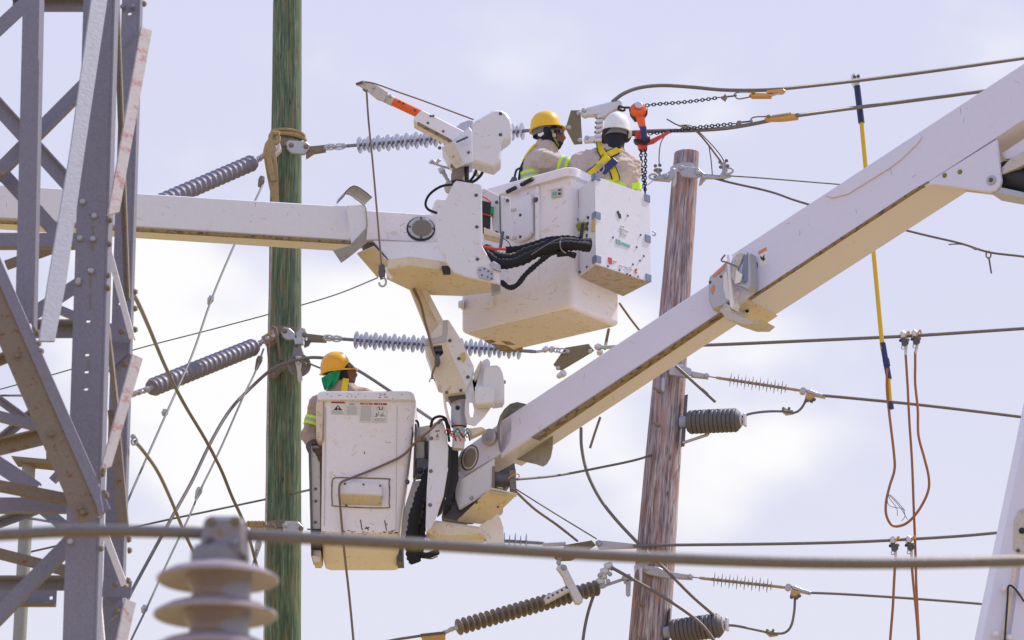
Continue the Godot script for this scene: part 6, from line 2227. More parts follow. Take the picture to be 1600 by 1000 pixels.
func build_insulators():
	var g = "insulators strung from the two poles"
	var q = px(21.8)
	# dark strings between tower and green pole
	insulator("insulator_string", "dark purple-grey ribbed insulator string half hidden by the level boom", P(200, 338, 20.7), P(402, 251, 21.8), 23, 13.6 * q, 13.6 * q, 11.2 * q, 0.04, false, M.string_polymer, null, 0.06, M.galvanised, g, 0.1, 0.04)
	insulator("insulator_string", "dark purple-grey ribbed insulator string in full view between tower and green pole", P(229, 609, 20.6), P(404, 539, 21.8), 21, 14.0 * q, 14.0 * q, 11.6 * q, 0.04, false, M.string_polymer, null, 0.07, M.galvanised, g, 0.08, 0.02)
	# pale polymer rods right of the green pole
	insulator("rod_insulator", "topmost pale blue-grey disc insulator, from the green pole to behind the winch cover", P(537, 228.5, 21.84), P(842, 202.5, 21.3), 35, 14 * q, 10.5 * q, 2.6 * q, 0.0085, true, M.shed_polymer, M.core_polymer, 0.12, M.core_polymer, g, 0.08, 0.05)
	insulator("rod_insulator", "middle pale blue-grey disc insulator passing behind the lower jib", P(531, 529.5, 21.84), P(838, 549.5, 21.42), 35, 14 * q, 10.5 * q, 2.6 * q, 0.0085, true, M.shed_polymer, M.core_polymer, 0.12, M.core_polymer, g, 0.05, 0.03)
	insulator("rod_insulator", "lowest pale blue-grey disc insulator, mostly hidden by the lower bucket lift", P(500, 828, 21.84), P(850, 849, 22.0), 35, 14 * q, 10.5 * q, 2.6 * q, 0.0085, true, M.shed_polymer, M.core_polymer, 0.12, M.core_polymer, g, 0.1, 0.05)
	# slim brown rods right of the weathered pole
	insulator("slim_insulator", "upper slim brown rod insulator with thin grey discs, right of the weathered pole", P(1119, 590, 21.9), P(1250, 610, 21.9), 16, 11.5 * q, 7.5 * q, 2.3 * q, 0.008, true, M.thin_disc, M.slim_core, 0.10, M.slim_core, g, 0.06, 0.03)
	insulator("slim_insulator", "lower slim brown rod insulator with thin grey discs, right of the weathered pole", P(1093, 903, 21.9), P(1228, 918, 21.9), 16, 11.5 * q, 7.5 * q, 2.3 * q, 0.008, true, M.thin_disc, M.slim_core, 0.10, M.slim_core, g, 0.06, 0.03)
	# brown string at the bottom left of the weathered pole
	insulator("insulator_string", "long brown-grey ribbed insulator string rising to the weathered pole at the bottom", P(702, 984, 21.2), P(945, 915, 21.8), 25, 12.5 * q, 12.5 * q, 3.4 * q, 0.022, false, M.brown_polymer, null, 0.06, M.galvanised, g, 0.05, 0.03)
	# fat surge arresters on channels
	for e in [["upper fat dark grey finned surge arrester on the weathered pole", 1069, 660, 1158, 656, 19.0], ["lower fat dark grey finned surge arrester at the bottom of the weathered pole", 1044, 988, 1130, 976, 19.0]]:
		var t = thing("surge_arrester", e[0], "surge arrester", P((e[1] + e[3]) / 2, (e[2] + e[4]) / 2 + 18, 21.9), "surge arresters on the weathered pole")
		var a = P(e[1], e[2], 21.88)
		var b = P(e[3], e[4], 21.74)
		var d = (b - a).normalized()
		var l = (b - a).length()
		var mb = MB.new()
		var r = e[5] * q
		var prof = [[0.03, 0.0], [0.03, r * 0.8], [0.045, r * 0.95]]
		for i in 11:
			var s = 0.05 + (l - 0.08) * i / 11.0
			var w = (l - 0.08) / 11.0
			prof.append([s, r * 0.97])
			prof.append([s + w * 0.5, r])
			prof.append([s + w * 0.75, r * 0.95])
			prof.append([s + w * 0.8, r * 0.87])
			prof.append([s + w * 0.97, r * 0.87])
		prof.append([l - 0.03, r * 0.9])
		prof.append([l - 0.005, r * 0.62])
		prof.append([l, r * 0.5])
		prof.append([l, 0])
		lathe(mb, a, d, prof, 30)
		part(t, "finned_housing", mb, M.arrester_polymer)
		mb = MB.new()
		lathe(mb, a - d * 0.03, d, [[0, 0], [0, r * 0.5], [0.09, r * 0.5]], 18)
		part(t, "base_cap", mb, M.shed_polymer)
		mb = MB.new()
		lathe(mb, b - d * 0.02, d, [[0, r * 0.55], [0.03, r * 0.5], [0.035, r * 0.2], [0.06, r * 0.18], [0.06, 0]], 16)
		part(t, "end_cap", mb, M.aluminium)
		mb = MB.new()
		beam(mb, b + d * 0.03 - Vector3(0, r * 0.55, 0), b + d * 0.03 + Vector3(0, r * 0.5, 0), d, 0.02, 0.05, 0.004)
		part(t, "terminal_plate", mb, M.aluminium)

func chain(mb, p, link, r):
	# interlocked oval links along a polyline
	var pp = spl(p, 12)
	var run = 0.0
	var step = link * 0.74
	var total = 0.0
	for i in pp.size() - 1:
		total += (pp[i + 1] - pp[i]).length()
	var n = int(total / step)
	var seg = 0
	var acc = 0.0
	for j in n:
		var want = (j + 0.5) * step
		while seg < pp.size() - 2 and acc + (pp[seg + 1] - pp[seg]).length() < want:
			acc += (pp[seg + 1] - pp[seg]).length()
			seg += 1
		var d = (pp[seg + 1] - pp[seg]).normalized()
		var c = pp[seg] + d * (want - acc)
		var side = d.cross(Vector3(0, 0, 1)).normalized()
		if j % 2 == 1:
			side = side.cross(d)
		side = side.rotated(d, 0.35)
		var ring = []
		for k in 10:
			var a = TAU * k / 10
			ring.append(c + d * cos(a) * link * 0.5 + side * sin(a) * link * 0.34)
		tube(mb, ring, r, 5, true)

func hoop(mb, x, y, rx, ry, turn, dist, rpx):
	tube(mb, oval(x, y, rx, ry, turn, dist, 16), rpx * px(dist), 6, true)

func hoist(label, hx, hy, mat_body, D, chain_to, hook_from, has_tail):
	pass

func build_hardware():
	var D = 21.9
	var mb
	# --- shackle links that join the strings to poles and tower
	for e in [["shackle", "galvanised shackle at the left end of the topmost pale disc insulator", [[511, 230], [522, 229.5], [538, 228.5]], 4.2], ["shackle", "galvanised shackle at the left end of the middle pale disc insulator", [[509, 528], [520, 529], [532, 529.5]], 4.2], ["shackle", "galvanised shackle between the upper dark string and the sling", [[402, 250], [409, 246], [418, 240], [430, 234]], 3.6], ["shackle", "galvanised shackle between the lower dark string and the green pole", [[402, 540], [409, 535], [418, 530], [428, 526]], 3.6], ["shackle", "galvanised shackle joining the lower dark string to the lattice tower", [[204, 618], [213, 615], [221, 612], [230, 608.5]], 3.4]]:
		var dd = 21.8 if e[2][0][0] > 300 else 20.6
		var a = P(e[2][0][0], e[2][0][1], dd)
		var t = thing(e[0], e[1], "shackle", a, "string shackles")
		var k = e[2].size()
		for i in k - 1:
			mb = MB.new()
			var p0 = P(e[2][i][0], e[2][i][1], dd)
			var p1 = P(e[2][i + 1][0], e[2][i + 1][1], dd)
			rod(mb, p0, p1, 2.0 * px(dd), 8)
			part(t, "pin", mb, M.galvanised)
			mb = MB.new()
			var ang = atan2(e[2][i + 1][1] - e[2][i][1], e[2][i + 1][0] - e[2][i][0])
			hoop(mb, (e[2][i][0] + e[2][i + 1][0]) / 2, (e[2][i][1] + e[2][i + 1][1]) / 2, (e[2][i + 1][0] - e[2][i][0]) * 0.62, e[3], ang, dd, 1.5)
			part(t, "bow", mb, M.aluminium)
			shared(t, "nut", bolt_mesh, p1 + Vector3(0, 0, 0.02), Vector3(0, 0, 1), 0.016, M.galvanised)
	# pulley hung on the green pole
	var pd = 21.7
	var t = thing("stringing_pulley", "grey stringing pulley hanging on the right side of the green pole", "pulley", P(466, 596, pd))
	plate(t, "hanger", [458, 548, 462, 536, 468, 535, 473, 548, 476, 556, 456, 556], pd - 0.05, 0.03, M.cap_metal, 0.005)
	plate(t, "yoke", [459, 528, 474, 527, 474, 537, 461, 538], pd - 0.06, 0.05, M.galvanised, 0.004)
	bolt(t, 463, 540, pd - 0.05, 2.4, M.dark_steel)
	mb = MB.new()
	var pc = P(467.5, 571, pd)
	var pax = Vector3(0.15, -0.25, 1).normalized()
	lathe(mb, pc - pax * 0.05, pax, [[0, 0], [0, 0.088], [0.012, 0.09], [0.03, 0.07], [0.07, 0.07], [0.088, 0.09], [0.1, 0.088], [0.1, 0.078], [0.092, 0.06], [0.092, 0.02], [0.1, 0.018], [0.1, 0]], 28)
	part(t, "wheel", mb, M.cap_metal)
	plate(t, "cheek", [462, 556, 471, 556, 472, 566, 470, 578, 473, 592, 470, 598, 465, 595, 464, 578, 461, 566], pd - 0.09, 0.012, M.panel_grey, 0.003)
	bolt(t, 466, 567, pd - 0.09, 2.8, M.galvanised)
	# --- upper dead end: yoke plate, cast clamp, hoists
	D = 20.9
	t = thing("yoke_plate", "bronze-brown six-sided yoke plate beside the white hard hat", "yoke plate", P(895, 224, D), "brown yoke plates")
	plate(t, "plate", [892, 172, 907, 172, 910, 223, 897, 224, 884, 199], D, 0.03, M.bronze_plate, 0.003)
	for e in [[889, 199], [904, 177], [906, 219]]:
		bolt(t, e[0], e[1], D, 3.2, M.galvanised)
		mb = MB.new()
	mb = MB.new()
	rod(mb, P(840, 202.6, 21.32), P(888, 197, D), 1.2 * px(D), 7)
	rod(mb, P(840, 205, 21.32), P(888, 201, D), 1.2 * px(D), 7)
	part(t, "link_bars", mb, M.galvanised)
	t = thing("strain_clamp", "bright cast aluminium tee shaped strain clamp above the white hard hat", "strain clamp", P(940, 225, D), "cast strain clamps")
	plate(t, "bar", [908, 174, 911, 168, 918, 167, 958, 157, 968, 156, 972, 160, 972, 167, 962, 172, 952, 178, 944, 185, 934, 180, 920, 180, 914, 182, 909, 179], D - 0.03, 0.05, M.aluminium, 0.012)
	bolt(t, 912.5, 172.5, D - 0.03, 3.6, M.galvanised)
	mb = MB.new()
	for i in 6:
		var y = 183 + i * 7.5
		box(mb, P(937.5 - i * 0.6, y, D - 0.02), Vector3(0.026, 0.004, 0), Vector3(0, 0.016, 0), Vector3(0, 0, 0.03), 0.006)
	part(t, "stem", mb, M.aluminium)
	for i in 6:
		bolt(t, 932 - i * 0.6, 184 + i * 7.5, D - 0.03, 1.9, M.core_polymer, Vector3(-1, 0, 0.5))
	plate(t, "foot", [912, 217, 918, 213, 945, 210, 946, 220, 928, 221, 914, 222], D - 0.04, 0.04, M.aluminium, 0.006)
	bolt(t, 917, 215, D - 0.04, 3.0, M.galvanised)
	# chain hoists
	for hd in [["orange lever chain hoist hanging at the upper conductor beside the white hard hat", "a"], ["red lever chain hoist just below the orange one, long handle to the right", "b"]]:
		var up_one = hd[1] == "a"
		var dd = 20.85 if up_one else 20.95
		t = thing("chain_hoist", hd[0], "chain hoist", P(1005, 210, dd), "chain hoists pulling the conductors")
		if up_one:
			mb = MB.new()
			lathe(mb, P(996.5, 168, dd - 0.06), Vector3(0.1, -0.2, -1), [[0, 0], [0, 0.035], [0.01, 0.055], [0.03, 0.062], [0.03, 0.066], [0.055, 0.066], [0.075, 0.05], [0.075, 0]], 26)
			var hb = part(t, "body", mb, M.orange)
			shared(hb, "cap", disc_mesh, P(998, 164, dd - 0.075), Vector3(0.1, 0.25, 1), 0.03, M.aluminium)
			plate(t, "skirt", [983, 168, 987, 177, 993, 182, 1003, 182, 1010, 174, 1012, 166, 1012, 176, 1005, 186, 992, 187, 985, 178], dd - 0.03, 0.05, M.black, 0.004)
			plate(t, "handle", [993, 182, 1007, 181, 1009, 196, 1003, 199, 999, 198], dd - 0.04, 0.03, M.orange, 0.005)
			plate(t, "grip", [1000, 197, 1010, 197, 1012, 216, 1002, 217], dd - 0.05, 0.035, M.blue_grip, 0.006)
			pipe(t, "hook", [[984, 168], [975, 168], [968, 166], [967, 171], [973, 173], [977, 171]], dd - 0.02, 2.0, M.black)
			mb = MB.new()
			chain(mb, [P(1009, 165, dd), P(1030, 162.5, dd), P(1070, 159.5, dd + 0.05), P(1110, 154.5, dd + 0.1), P(1128, 151.5, dd + 0.1)], 0.034, 0.0045)
			part(t, "load_chain", mb, M.navy)
			plate(t, "chain_stop", [1126, 151, 1131, 149, 1133, 146, 1135, 149, 1137, 151, 1135, 154, 1134, 157, 1131, 155], dd + 0.08, 0.03, M.rusty_bounce_steel, 0.003)
			pipe(t, "end_hook", [[1136, 151], [1146, 150], [1151, 149]], dd + 0.1, 1.5, M.dark_steel)
		else:
			plate(t, "body", [992, 208, 995, 203, 1002, 202, 1010, 206, 1014, 212, 1012, 226, 1009, 231, 1003, 232, 998, 228, 996, 220], dd - 0.05, 0.09, M.red, 0.012)
			plate(t, "skirt", [990, 217, 996, 216, 1008, 219, 1016, 212, 1016, 221, 1010, 225, 1000, 224, 993, 222], dd - 0.07, 0.06, M.black, 0.004)
			plate(t, "handle", [1011, 220, 1028, 212, 1046, 204, 1047, 206, 1030, 217, 1021, 223, 1012, 225], dd - 0.06, 0.03, M.red, 0.004)
			pipe(t, "hook", [[992, 211], [986, 211], [983, 217], [979, 221], [974, 220]], dd - 0.02, 2.3, M.black)
			mb = MB.new()
			chain(mb, [P(1014, 209, dd), P(1050, 205, dd), P(1090, 199, dd + 0.04), P(1130, 195, dd + 0.1), P(1150, 193, dd + 0.1)], 0.034, 0.0045)
			part(t, "load_chain", mb, M.navy)
			plate(t, "chain_stop", [1150, 192, 1153, 188, 1158, 188, 1159, 194, 1155, 196, 1151, 195], dd + 0.08, 0.04, M.rusty_bounce_steel, 0.004)
			pipe(t, "end_hook", [[1158, 191], [1168, 190], [1176, 189]], dd + 0.1, 1.5, M.dark_steel)
			mb = MB.new()
			chain(mb, [P(1001.5, 231, dd), P(1002, 255, dd), P(1005, 280, dd), P(1008, 300, dd)], 0.034, 0.0045)
			chain(mb, [P(1008.5, 231, dd - 0.02), P(1008.5, 260, dd - 0.02), P(1008, 285, dd - 0.02), P(1008, 305, dd - 0.02)], 0.032, 0.0045)
			part(t, "hand_chain", mb, M.navy)
	# wire grips
	for e in [["brass coloured wire grip clamped on the upper conductor", 1148, 1171, 149, 1220, 143, -1], ["brass coloured wire grip clamped on the second conductor", 1174, 1196, 188, 1248, 180, 1]]:
		var dd = 21.0
		t = thing("wire_grip", e[0], "wire grip", P(e[4], e[5] + 6, dd), "brass wire grips")
		var x0 = e[1]
		if e[6] < 0:
			pipe(t, "bail", [[1174, 144], [1155, 144], [1148, 147], [1149, 151], [1155, 154.5], [1174, 151]], dd, 1.2, M.guy_wire)
			plate(t, "jaw", [1171, 147, 1176, 144, 1206, 146, 1206, 151, 1176, 151], dd - 0.04, 0.05, M.brass, 0.004)
			plate(t, "upper_jaw", [1198, 141, 1224, 138.5, 1228, 141, 1224, 144, 1200, 145], dd - 0.05, 0.05, M.brass, 0.004)
			line(t, "lever", 1204, 150, 1226, 143, dd - 0.04, 1.6, M.galvanised)
			bolt(t, 1177, 145, dd - 0.04, 2.6, M.moss)
			bolt(t, 1203, 149, dd - 0.04, 2.4, M.brass)
		else:
			pipe(t, "bail", [[1176, 192], [1173, 188], [1176, 184], [1183, 182.5], [1200, 182]], dd, 1.2, M.guy_wire)
			plate(t, "jaw", [1195, 184, 1202, 181, 1240, 177, 1248, 178, 1248, 184, 1222, 187, 1200, 187], dd - 0.04, 0.05, M.brass, 0.004)
			line(t, "lever", 1206, 181, 1236, 176.5, dd - 0.05, 1.3, M.galvanised)
			bolt(t, 1201, 182, dd - 0.04, 2.8, M.moss)
			bolt(t, 1246, 180, dd - 0.04, 3.2, M.rusty_bounce_steel)
	# --- middle dead end
	D = 21.4
	t = thing("yoke_plate", "tilted bronze-brown yoke plate under the upper basket", "yoke plate", P(895, 577, D), "brown yoke plates")
	plate(t, "plate", [883, 543, 920, 537, 928, 547, 922, 551, 880, 576, 876, 577, 865, 569], D, 0.03, M.bronze_plate, 0.003)
	for e in [[887, 549], [922, 549], [872, 575]]:
		bolt(t, e[0], e[1], D, 3.0, M.galvanised)
	mb = MB.new()
	hoop(mb, 878, 548, 8, 3.4, 0.05, D - 0.02, 1.2)
	hoop(mb, 869, 547, 6, 3.0, 0.05, D - 0.02, 1.2)
	part(t, "shackle", mb, M.galvanised)
	for e in [[851, 547, 4.6], [860.5, 547, 4.6], [933, 543, 5.2], [936, 552, 4.2], [878, 585, 5.4], [873, 588, 4.2]]:
		mb = MB.new()
		lathe(mb, P(e[0], e[1], D + 0.02), Vector3(0.5, 0.1, 1), [[0, 0], [0, e[2] * px(D)], [0.03, e[2] * px(D)], [0.04, e[2] * px(D) * 0.7], [0.04, 0]], 14)
		part(t, "clevis", mb, M.aluminium)
	line(t, "clevis_bar", 934, 543, 962, 542, D, 3.2, M.galvanised)
	line(t, "clevis_bar", 838, 549.5, 852, 548, D, 2.2, M.galvanised)
	# --- lower dead end
	D = 21.9
	t = thing("yoke_plate", "bronze-brown yoke plate half covered by the front conductor, left of the weathered pole", "yoke plate", P(900, 880, D), "brown yoke plates")
	plate(t, "plate", [884, 851, 925, 844, 931, 851, 893, 875, 872, 876, 866, 871], D, 0.03, M.bronze_plate, 0.003)
	bolt(t, 874, 873, D, 3.0, M.galvanised)
	plate(t, "socket", [848, 848, 884, 846, 884, 852, 848, 853], D, 0.03, M.galvanised, 0.006)
	plate(t, "socket_bar", [930, 846, 938, 844, 994, 850, 996, 856, 936, 858], D - 0.03, 0.03, M.galvanised, 0.004)
	bolt(t, 936, 849, D - 0.03, 4.4, M.shed_polymer)
	t = thing("strain_clamp", "bright cast aluminium tee shaped strain clamp hanging over the brown ribbed string", "strain clamp", P(880, 940, D), "cast strain clamps")
	D = 21.5
	plate(t, "bar", [869, 888, 872, 882, 880, 881, 886, 887, 900, 915, 911, 935, 910, 940, 905, 944, 898, 943, 893, 931, 884, 915, 878, 900], D - 0.07, 0.04, M.aluminium, 0.008)
	plate(t, "stem", [849, 936, 853, 930, 884, 915, 890, 923, 862, 938, 852, 943], D - 0.08, 0.05, M.aluminium, 0.008)
	bolt(t, 881, 887, D - 0.07, 4.0, M.shed_polymer)
	bolt(t, 873, 879, D - 0.06, 3.2, M.galvanised)
	for i in 5:
		bolt(t, 857 + i * 7, 934 - i * 4, D - 0.08, 1.6, M.dark_steel)
	D = 21.9
	t = thing("strain_clamp", "small bolted strain clamp joining the brown ribbed string near the weathered pole", "strain clamp", P(945, 915, D), "cast strain clamps")
	mb = MB.new()
	for e in [[951, 885, 7], [945, 893, 7], [941, 901, 6], [938, 909, 6]]:
		box(mb, P(e[0], e[1], D - 0.06), Vector3(0.03, 0.01, 0), Vector3(-0.012, 0.024, 0), Vector3(0, 0, 0.03), 0.008)
	part(t, "jaw", mb, M.aluminium)
	for e in [[956, 888], [953, 897], [950, 908], [938, 898]]:
		bolt(t, e[0], e[1], D - 0.1, 3.0, M.galvanised)
	line(t, "tie_bar", 945, 915, 974, 905, D - 0.03, 2.4, M.galvanised)
	t = thing("strain_clamp", "brass block clamp at the lower left end of the brown ribbed string", "strain clamp", P(678, 1000, 21.2), "cast strain clamps")
	plate(t, "block", [658, 991, 694, 988, 696, 996, 692, 1003, 660, 1003], 21.16, 0.07, M.gold_bracket, 0.006)
	plate(t, "cover", [657, 990, 695, 986, 696, 990, 658, 994], 21.15, 0.08, M.dark_steel, 0.003)
	line(t, "eye_bar", 692, 990, 704, 984, 21.18, 3.0, M.galvanised)
	# dead-end shoes on the right
	for e in [["gold coloured dead end shoe at the end of the upper slim rod", 1252, 612], ["gold coloured dead end shoe at the end of the lower slim rod", 1229, 919]]:
		var x = e[1]
		var y = e[2]
		t = thing("dead_end_shoe", e[0], "clamp", P(x + 15, y + 18, D), "dead end shoes")
		mb = MB.new()
		lathe(mb, P(x + 3, y - 2, D - 0.03), Vector3(0, 0, -1), [[0, 0], [0, 0.026], [0.05, 0.026], [0.05, 0]], 14)
		part(t, "eye", mb, M.galvanised)
		plate(t, "body", [x + 8, y - 4, x + 14, y - 4, x + 26, y + 1, x + 40, y + 5, x + 38, y + 9, x + 24, y + 6, x + 10, y + 2], D - 0.05, 0.05, M.galvanised, 0.006)
		plate(t, "keeper", [x + 8, y + 1, x + 22, y + 5, x + 20, y + 12, x + 12, y + 14, x + 6, y + 10], D - 0.06, 0.05, M.gold_bracket, 0.006)
		for q in [[x + 8, y + 14], [x + 16, y + 15], [x + 20, y + 12]]:
			bolt(t, q[0], q[1], D - 0.07, 2.4, M.dark_steel)
	# terminal clamps on the jumpers
	for e in [["small bolted connector in the jumper of the upper surge arrester", 1231, 642], ["small bolted connector in the jumper of the lower surge arrester", 1206, 989]]:
		t = thing("jumper_connector", e[0], "connector", P(e[1], e[2] + 6, D), "jumper connectors")
		plate(t, "body", [e[1] - 10, e[2] - 2, e[1] - 3, e[2] - 5, e[1] + 8, e[2] - 2, e[1] + 10, e[2] + 3, e[1] - 2, e[2] + 5], D - 0.03, 0.05, M.galvanised, 0.005)
		for k in 4:
			bolt(t, e[1] - 7 + k * 4.5, e[2] - 4 + (k % 2) * 6, D - 0.04, 1.9, M.moss)
	# pole-top terminals
	for e in [["grey pole top terminal left of the weathered pole top", 1027, -1], ["grey pole top terminal right of the weathered pole top", 1132, 1]]:
		t = thing("pole_terminal", e[0], "terminal", P(e[1], 280, 21.8), "pole top terminals")
		var x = e[1]
		var s = e[2]
		mb = MB.new()
		hoop(mb, x - 6 if s < 0 else x + 7, 276 if s < 0 else 267, 6.5, 4.2, 0.0 if s < 0 else -0.2, 21.76, 1.7)
		part(t, "ring", mb, M.galvanised)
		if s < 0:
			plate(t, "arm", [1021, 274, 1034, 272, 1042, 270, 1052, 262, 1056, 264, 1054, 276, 1046, 283, 1036, 282, 1022, 281], 21.78, 0.03, M.galvanised, 0.005)
			plate(t, "post", [1024, 262, 1032, 262, 1033, 275, 1027, 275], 21.78, 0.04, M.galvanised, 0.004)
			for q in [[1024, 259], [1031, 258], [1024, 266], [1032, 266]]:
				bolt(t, q[0], q[1], 21.76, 2.4, M.rusty_bounce_steel)
			bolt(t, 1041, 275, 21.77, 3.6, M.galvanised)
		else:
			plate(t, "arm", [1096, 278, 1098, 274, 1124, 275, 1130, 264, 1136, 265, 1136, 272, 1143, 272, 1143, 275, 1130, 279], 21.78, 0.03, M.galvanised, 0.005)
			plate(t, "post", [1126, 254, 1134, 252, 1137, 266, 1130, 268], 21.78, 0.04, M.galvanised, 0.004)
			for q in [[1125, 253], [1135, 251], [1126, 261], [1137, 259]]:
				bolt(t, q[0], q[1], 21.76, 2.4, M.rusty_bounce_steel)
	# --- hot stick
	var sd = 21.6
	t = thing("hot_stick", "long yellow insulated stick with dark blue grips hanging from the upper conductor", "hot stick", P(1391, 640, sd))
	line(t, "rod", 1346, 190, 1379, 545, sd, 3.6, M.stick_yellow, 12)
	line(t, "rod_end", 1388, 590, 1391, 630, sd, 3.4, M.stick_yellow, 12)
	line(t, "grip", 1339, 134, 1346, 192, sd, 5.2, M.blue_grip, 12)
	line(t, "grip", 1379, 536, 1389, 592, sd, 4.6, M.blue_grip, 12)
	line(t, "grip_collar", 1384, 561, 1386, 572, sd, 5.4, M.blue_grip, 12)
	line(t, "end_cap", 1390.5, 628, 1392, 639, sd, 5.0, M.blue_grip, 12)
	var cl = plate(t, "clamp", [1331, 116, 1336, 113, 1338, 117, 1343, 114, 1345, 124, 1342, 132, 1335, 133, 1332, 126], sd - 0.04, 0.07, M.aluminium, 0.006)
	bolt(cl, 1335, 120, sd - 0.04, 2.2, M.dark_steel)
	bolt(cl, 1341, 119, sd - 0.04, 2.2, M.dark_steel)
	# grounding clamps
	var names = ["left grounding clamp on the middle conductor below the hot stick", "right grounding clamp on the middle conductor, its lead bending outwards", "left grounding clamp on the low conductor behind the front conductor", "right grounding clamp on the low conductor, beside the long copper lead"]
	var spots = [[1414, 523], [1432, 521], [1398, 844], [1423, 843]]
	for i in 4:
		var x = spots[i][0]
		var y = spots[i][1]
		t = thing("grounding_clamp", names[i], "grounding clamp", P(x, y + 22, sd), "grounding clamps")
		plate(t, "jaw", [x - 7, y - 4, x - 3, y - 7, x + 1, y - 4, x + 1, y + 4, x - 6, y + 4], sd - 0.04, 0.07, M.aluminium, 0.006)
		pipe(t, "eye_hook", [[x + 1, y + 3], [x + 4, y - 3], [x + 6, y - 5], [x + 7, y]], sd - 0.04, 1.4, M.brass)
		plate(t, "screw_block", [x - 5, y + 5, x + 5, y + 5, x + 6, y + 13, x + 1, y + 17, x - 4, y + 14], sd - 0.03, 0.05, M.dark_steel, 0.004)
		mb = MB.new()
		hoop(mb, x - 3, y + 20, 2.6, 2.6, 0, sd - 0.03, 0.8)
		part(t, "ring", mb, M.galvanised)
		line(t, "ferrule", x + 2, y + 15, x + (1 if i != 1 else -2), y + 32, sd, 2.2, M.aluminium)
		bolt(t, x - 7, y + 9, sd - 0.05, 2.0, M.black)
		bolt(t, x + 5, y + 8, sd - 0.05, 2.0, M.rusty_bounce_steel)
	# rusty hook hanging in the guy wire at the right
	t = thing("hanging_hook", "small rusty eye bolt dangling from the guy wire at the right", "hook", P(1548, 427, 21.5))
	mb = MB.new()
	hoop(mb, 1544.5, 398, 3.8, 5.4, 0, 21.5, 1.3)
	part(t, "eye", mb, M.rusty_bounce_steel)
	line(t, "shank", 1545, 402, 1549, 427, 21.5, 1.4, M.dark_steel)
	# right-hand arm of the truck
	t = thing("lift_arm", "white steel arm with bolted plates cut off by the lower right edge", "lift arm", P(1640, 1000, 17.0))
	mb = MB.new()
	var f0 = pts([1640, 490, 1760, 490, 1760, 1500, 1430, 1500], 17.0)
	prism(mb, f0, BACK * 0.4, 0.008)
	var arm = part(t, "arm_box", mb, M.boom_paint)
	plate(arm, "access_plate", [1585, 812, 1592, 797, 1610, 790, 1640, 790, 1640, 866, 1592, 866, 1584, 858], 16.99, 0.012, M.panel_grey, 0.002)
	bolt(arm, 1597, 829, 16.985, 4.0, M.black)  # black disc in place of a hole, its inner shade painted
	bolt(arm, 1591, 860, 16.985, 2.4, M.dark_steel)
	plate(arm, "channel", [1585, 880, 1591, 880, 1566, 1040, 1556, 1040], 16.985, 0.02, M.stained_bounce_paint, 0.003)
	plate(arm, "channel", [1596, 880, 1640, 880, 1640, 1040, 1572, 1040], 16.975, 0.03, M.boom_paint, 0.003)
	for e in [[1570, 920], [1593, 924], [1556, 990], [1577, 996]]:
		bolt(arm, e[0], e[1], 16.965, 4.2, M.worn_white)
	pipe(arm, "cable", [[1600, 940], [1586, 920], [1576, 916], [1574, 940], [1570, 1000], [1568, 1040]], 16.94, 1.6, M.black)

func one_wire(called, label, a, dist, rpx, material, group):
	return solo(called, label, "wire", cable(a, dist, rpx), material, group)

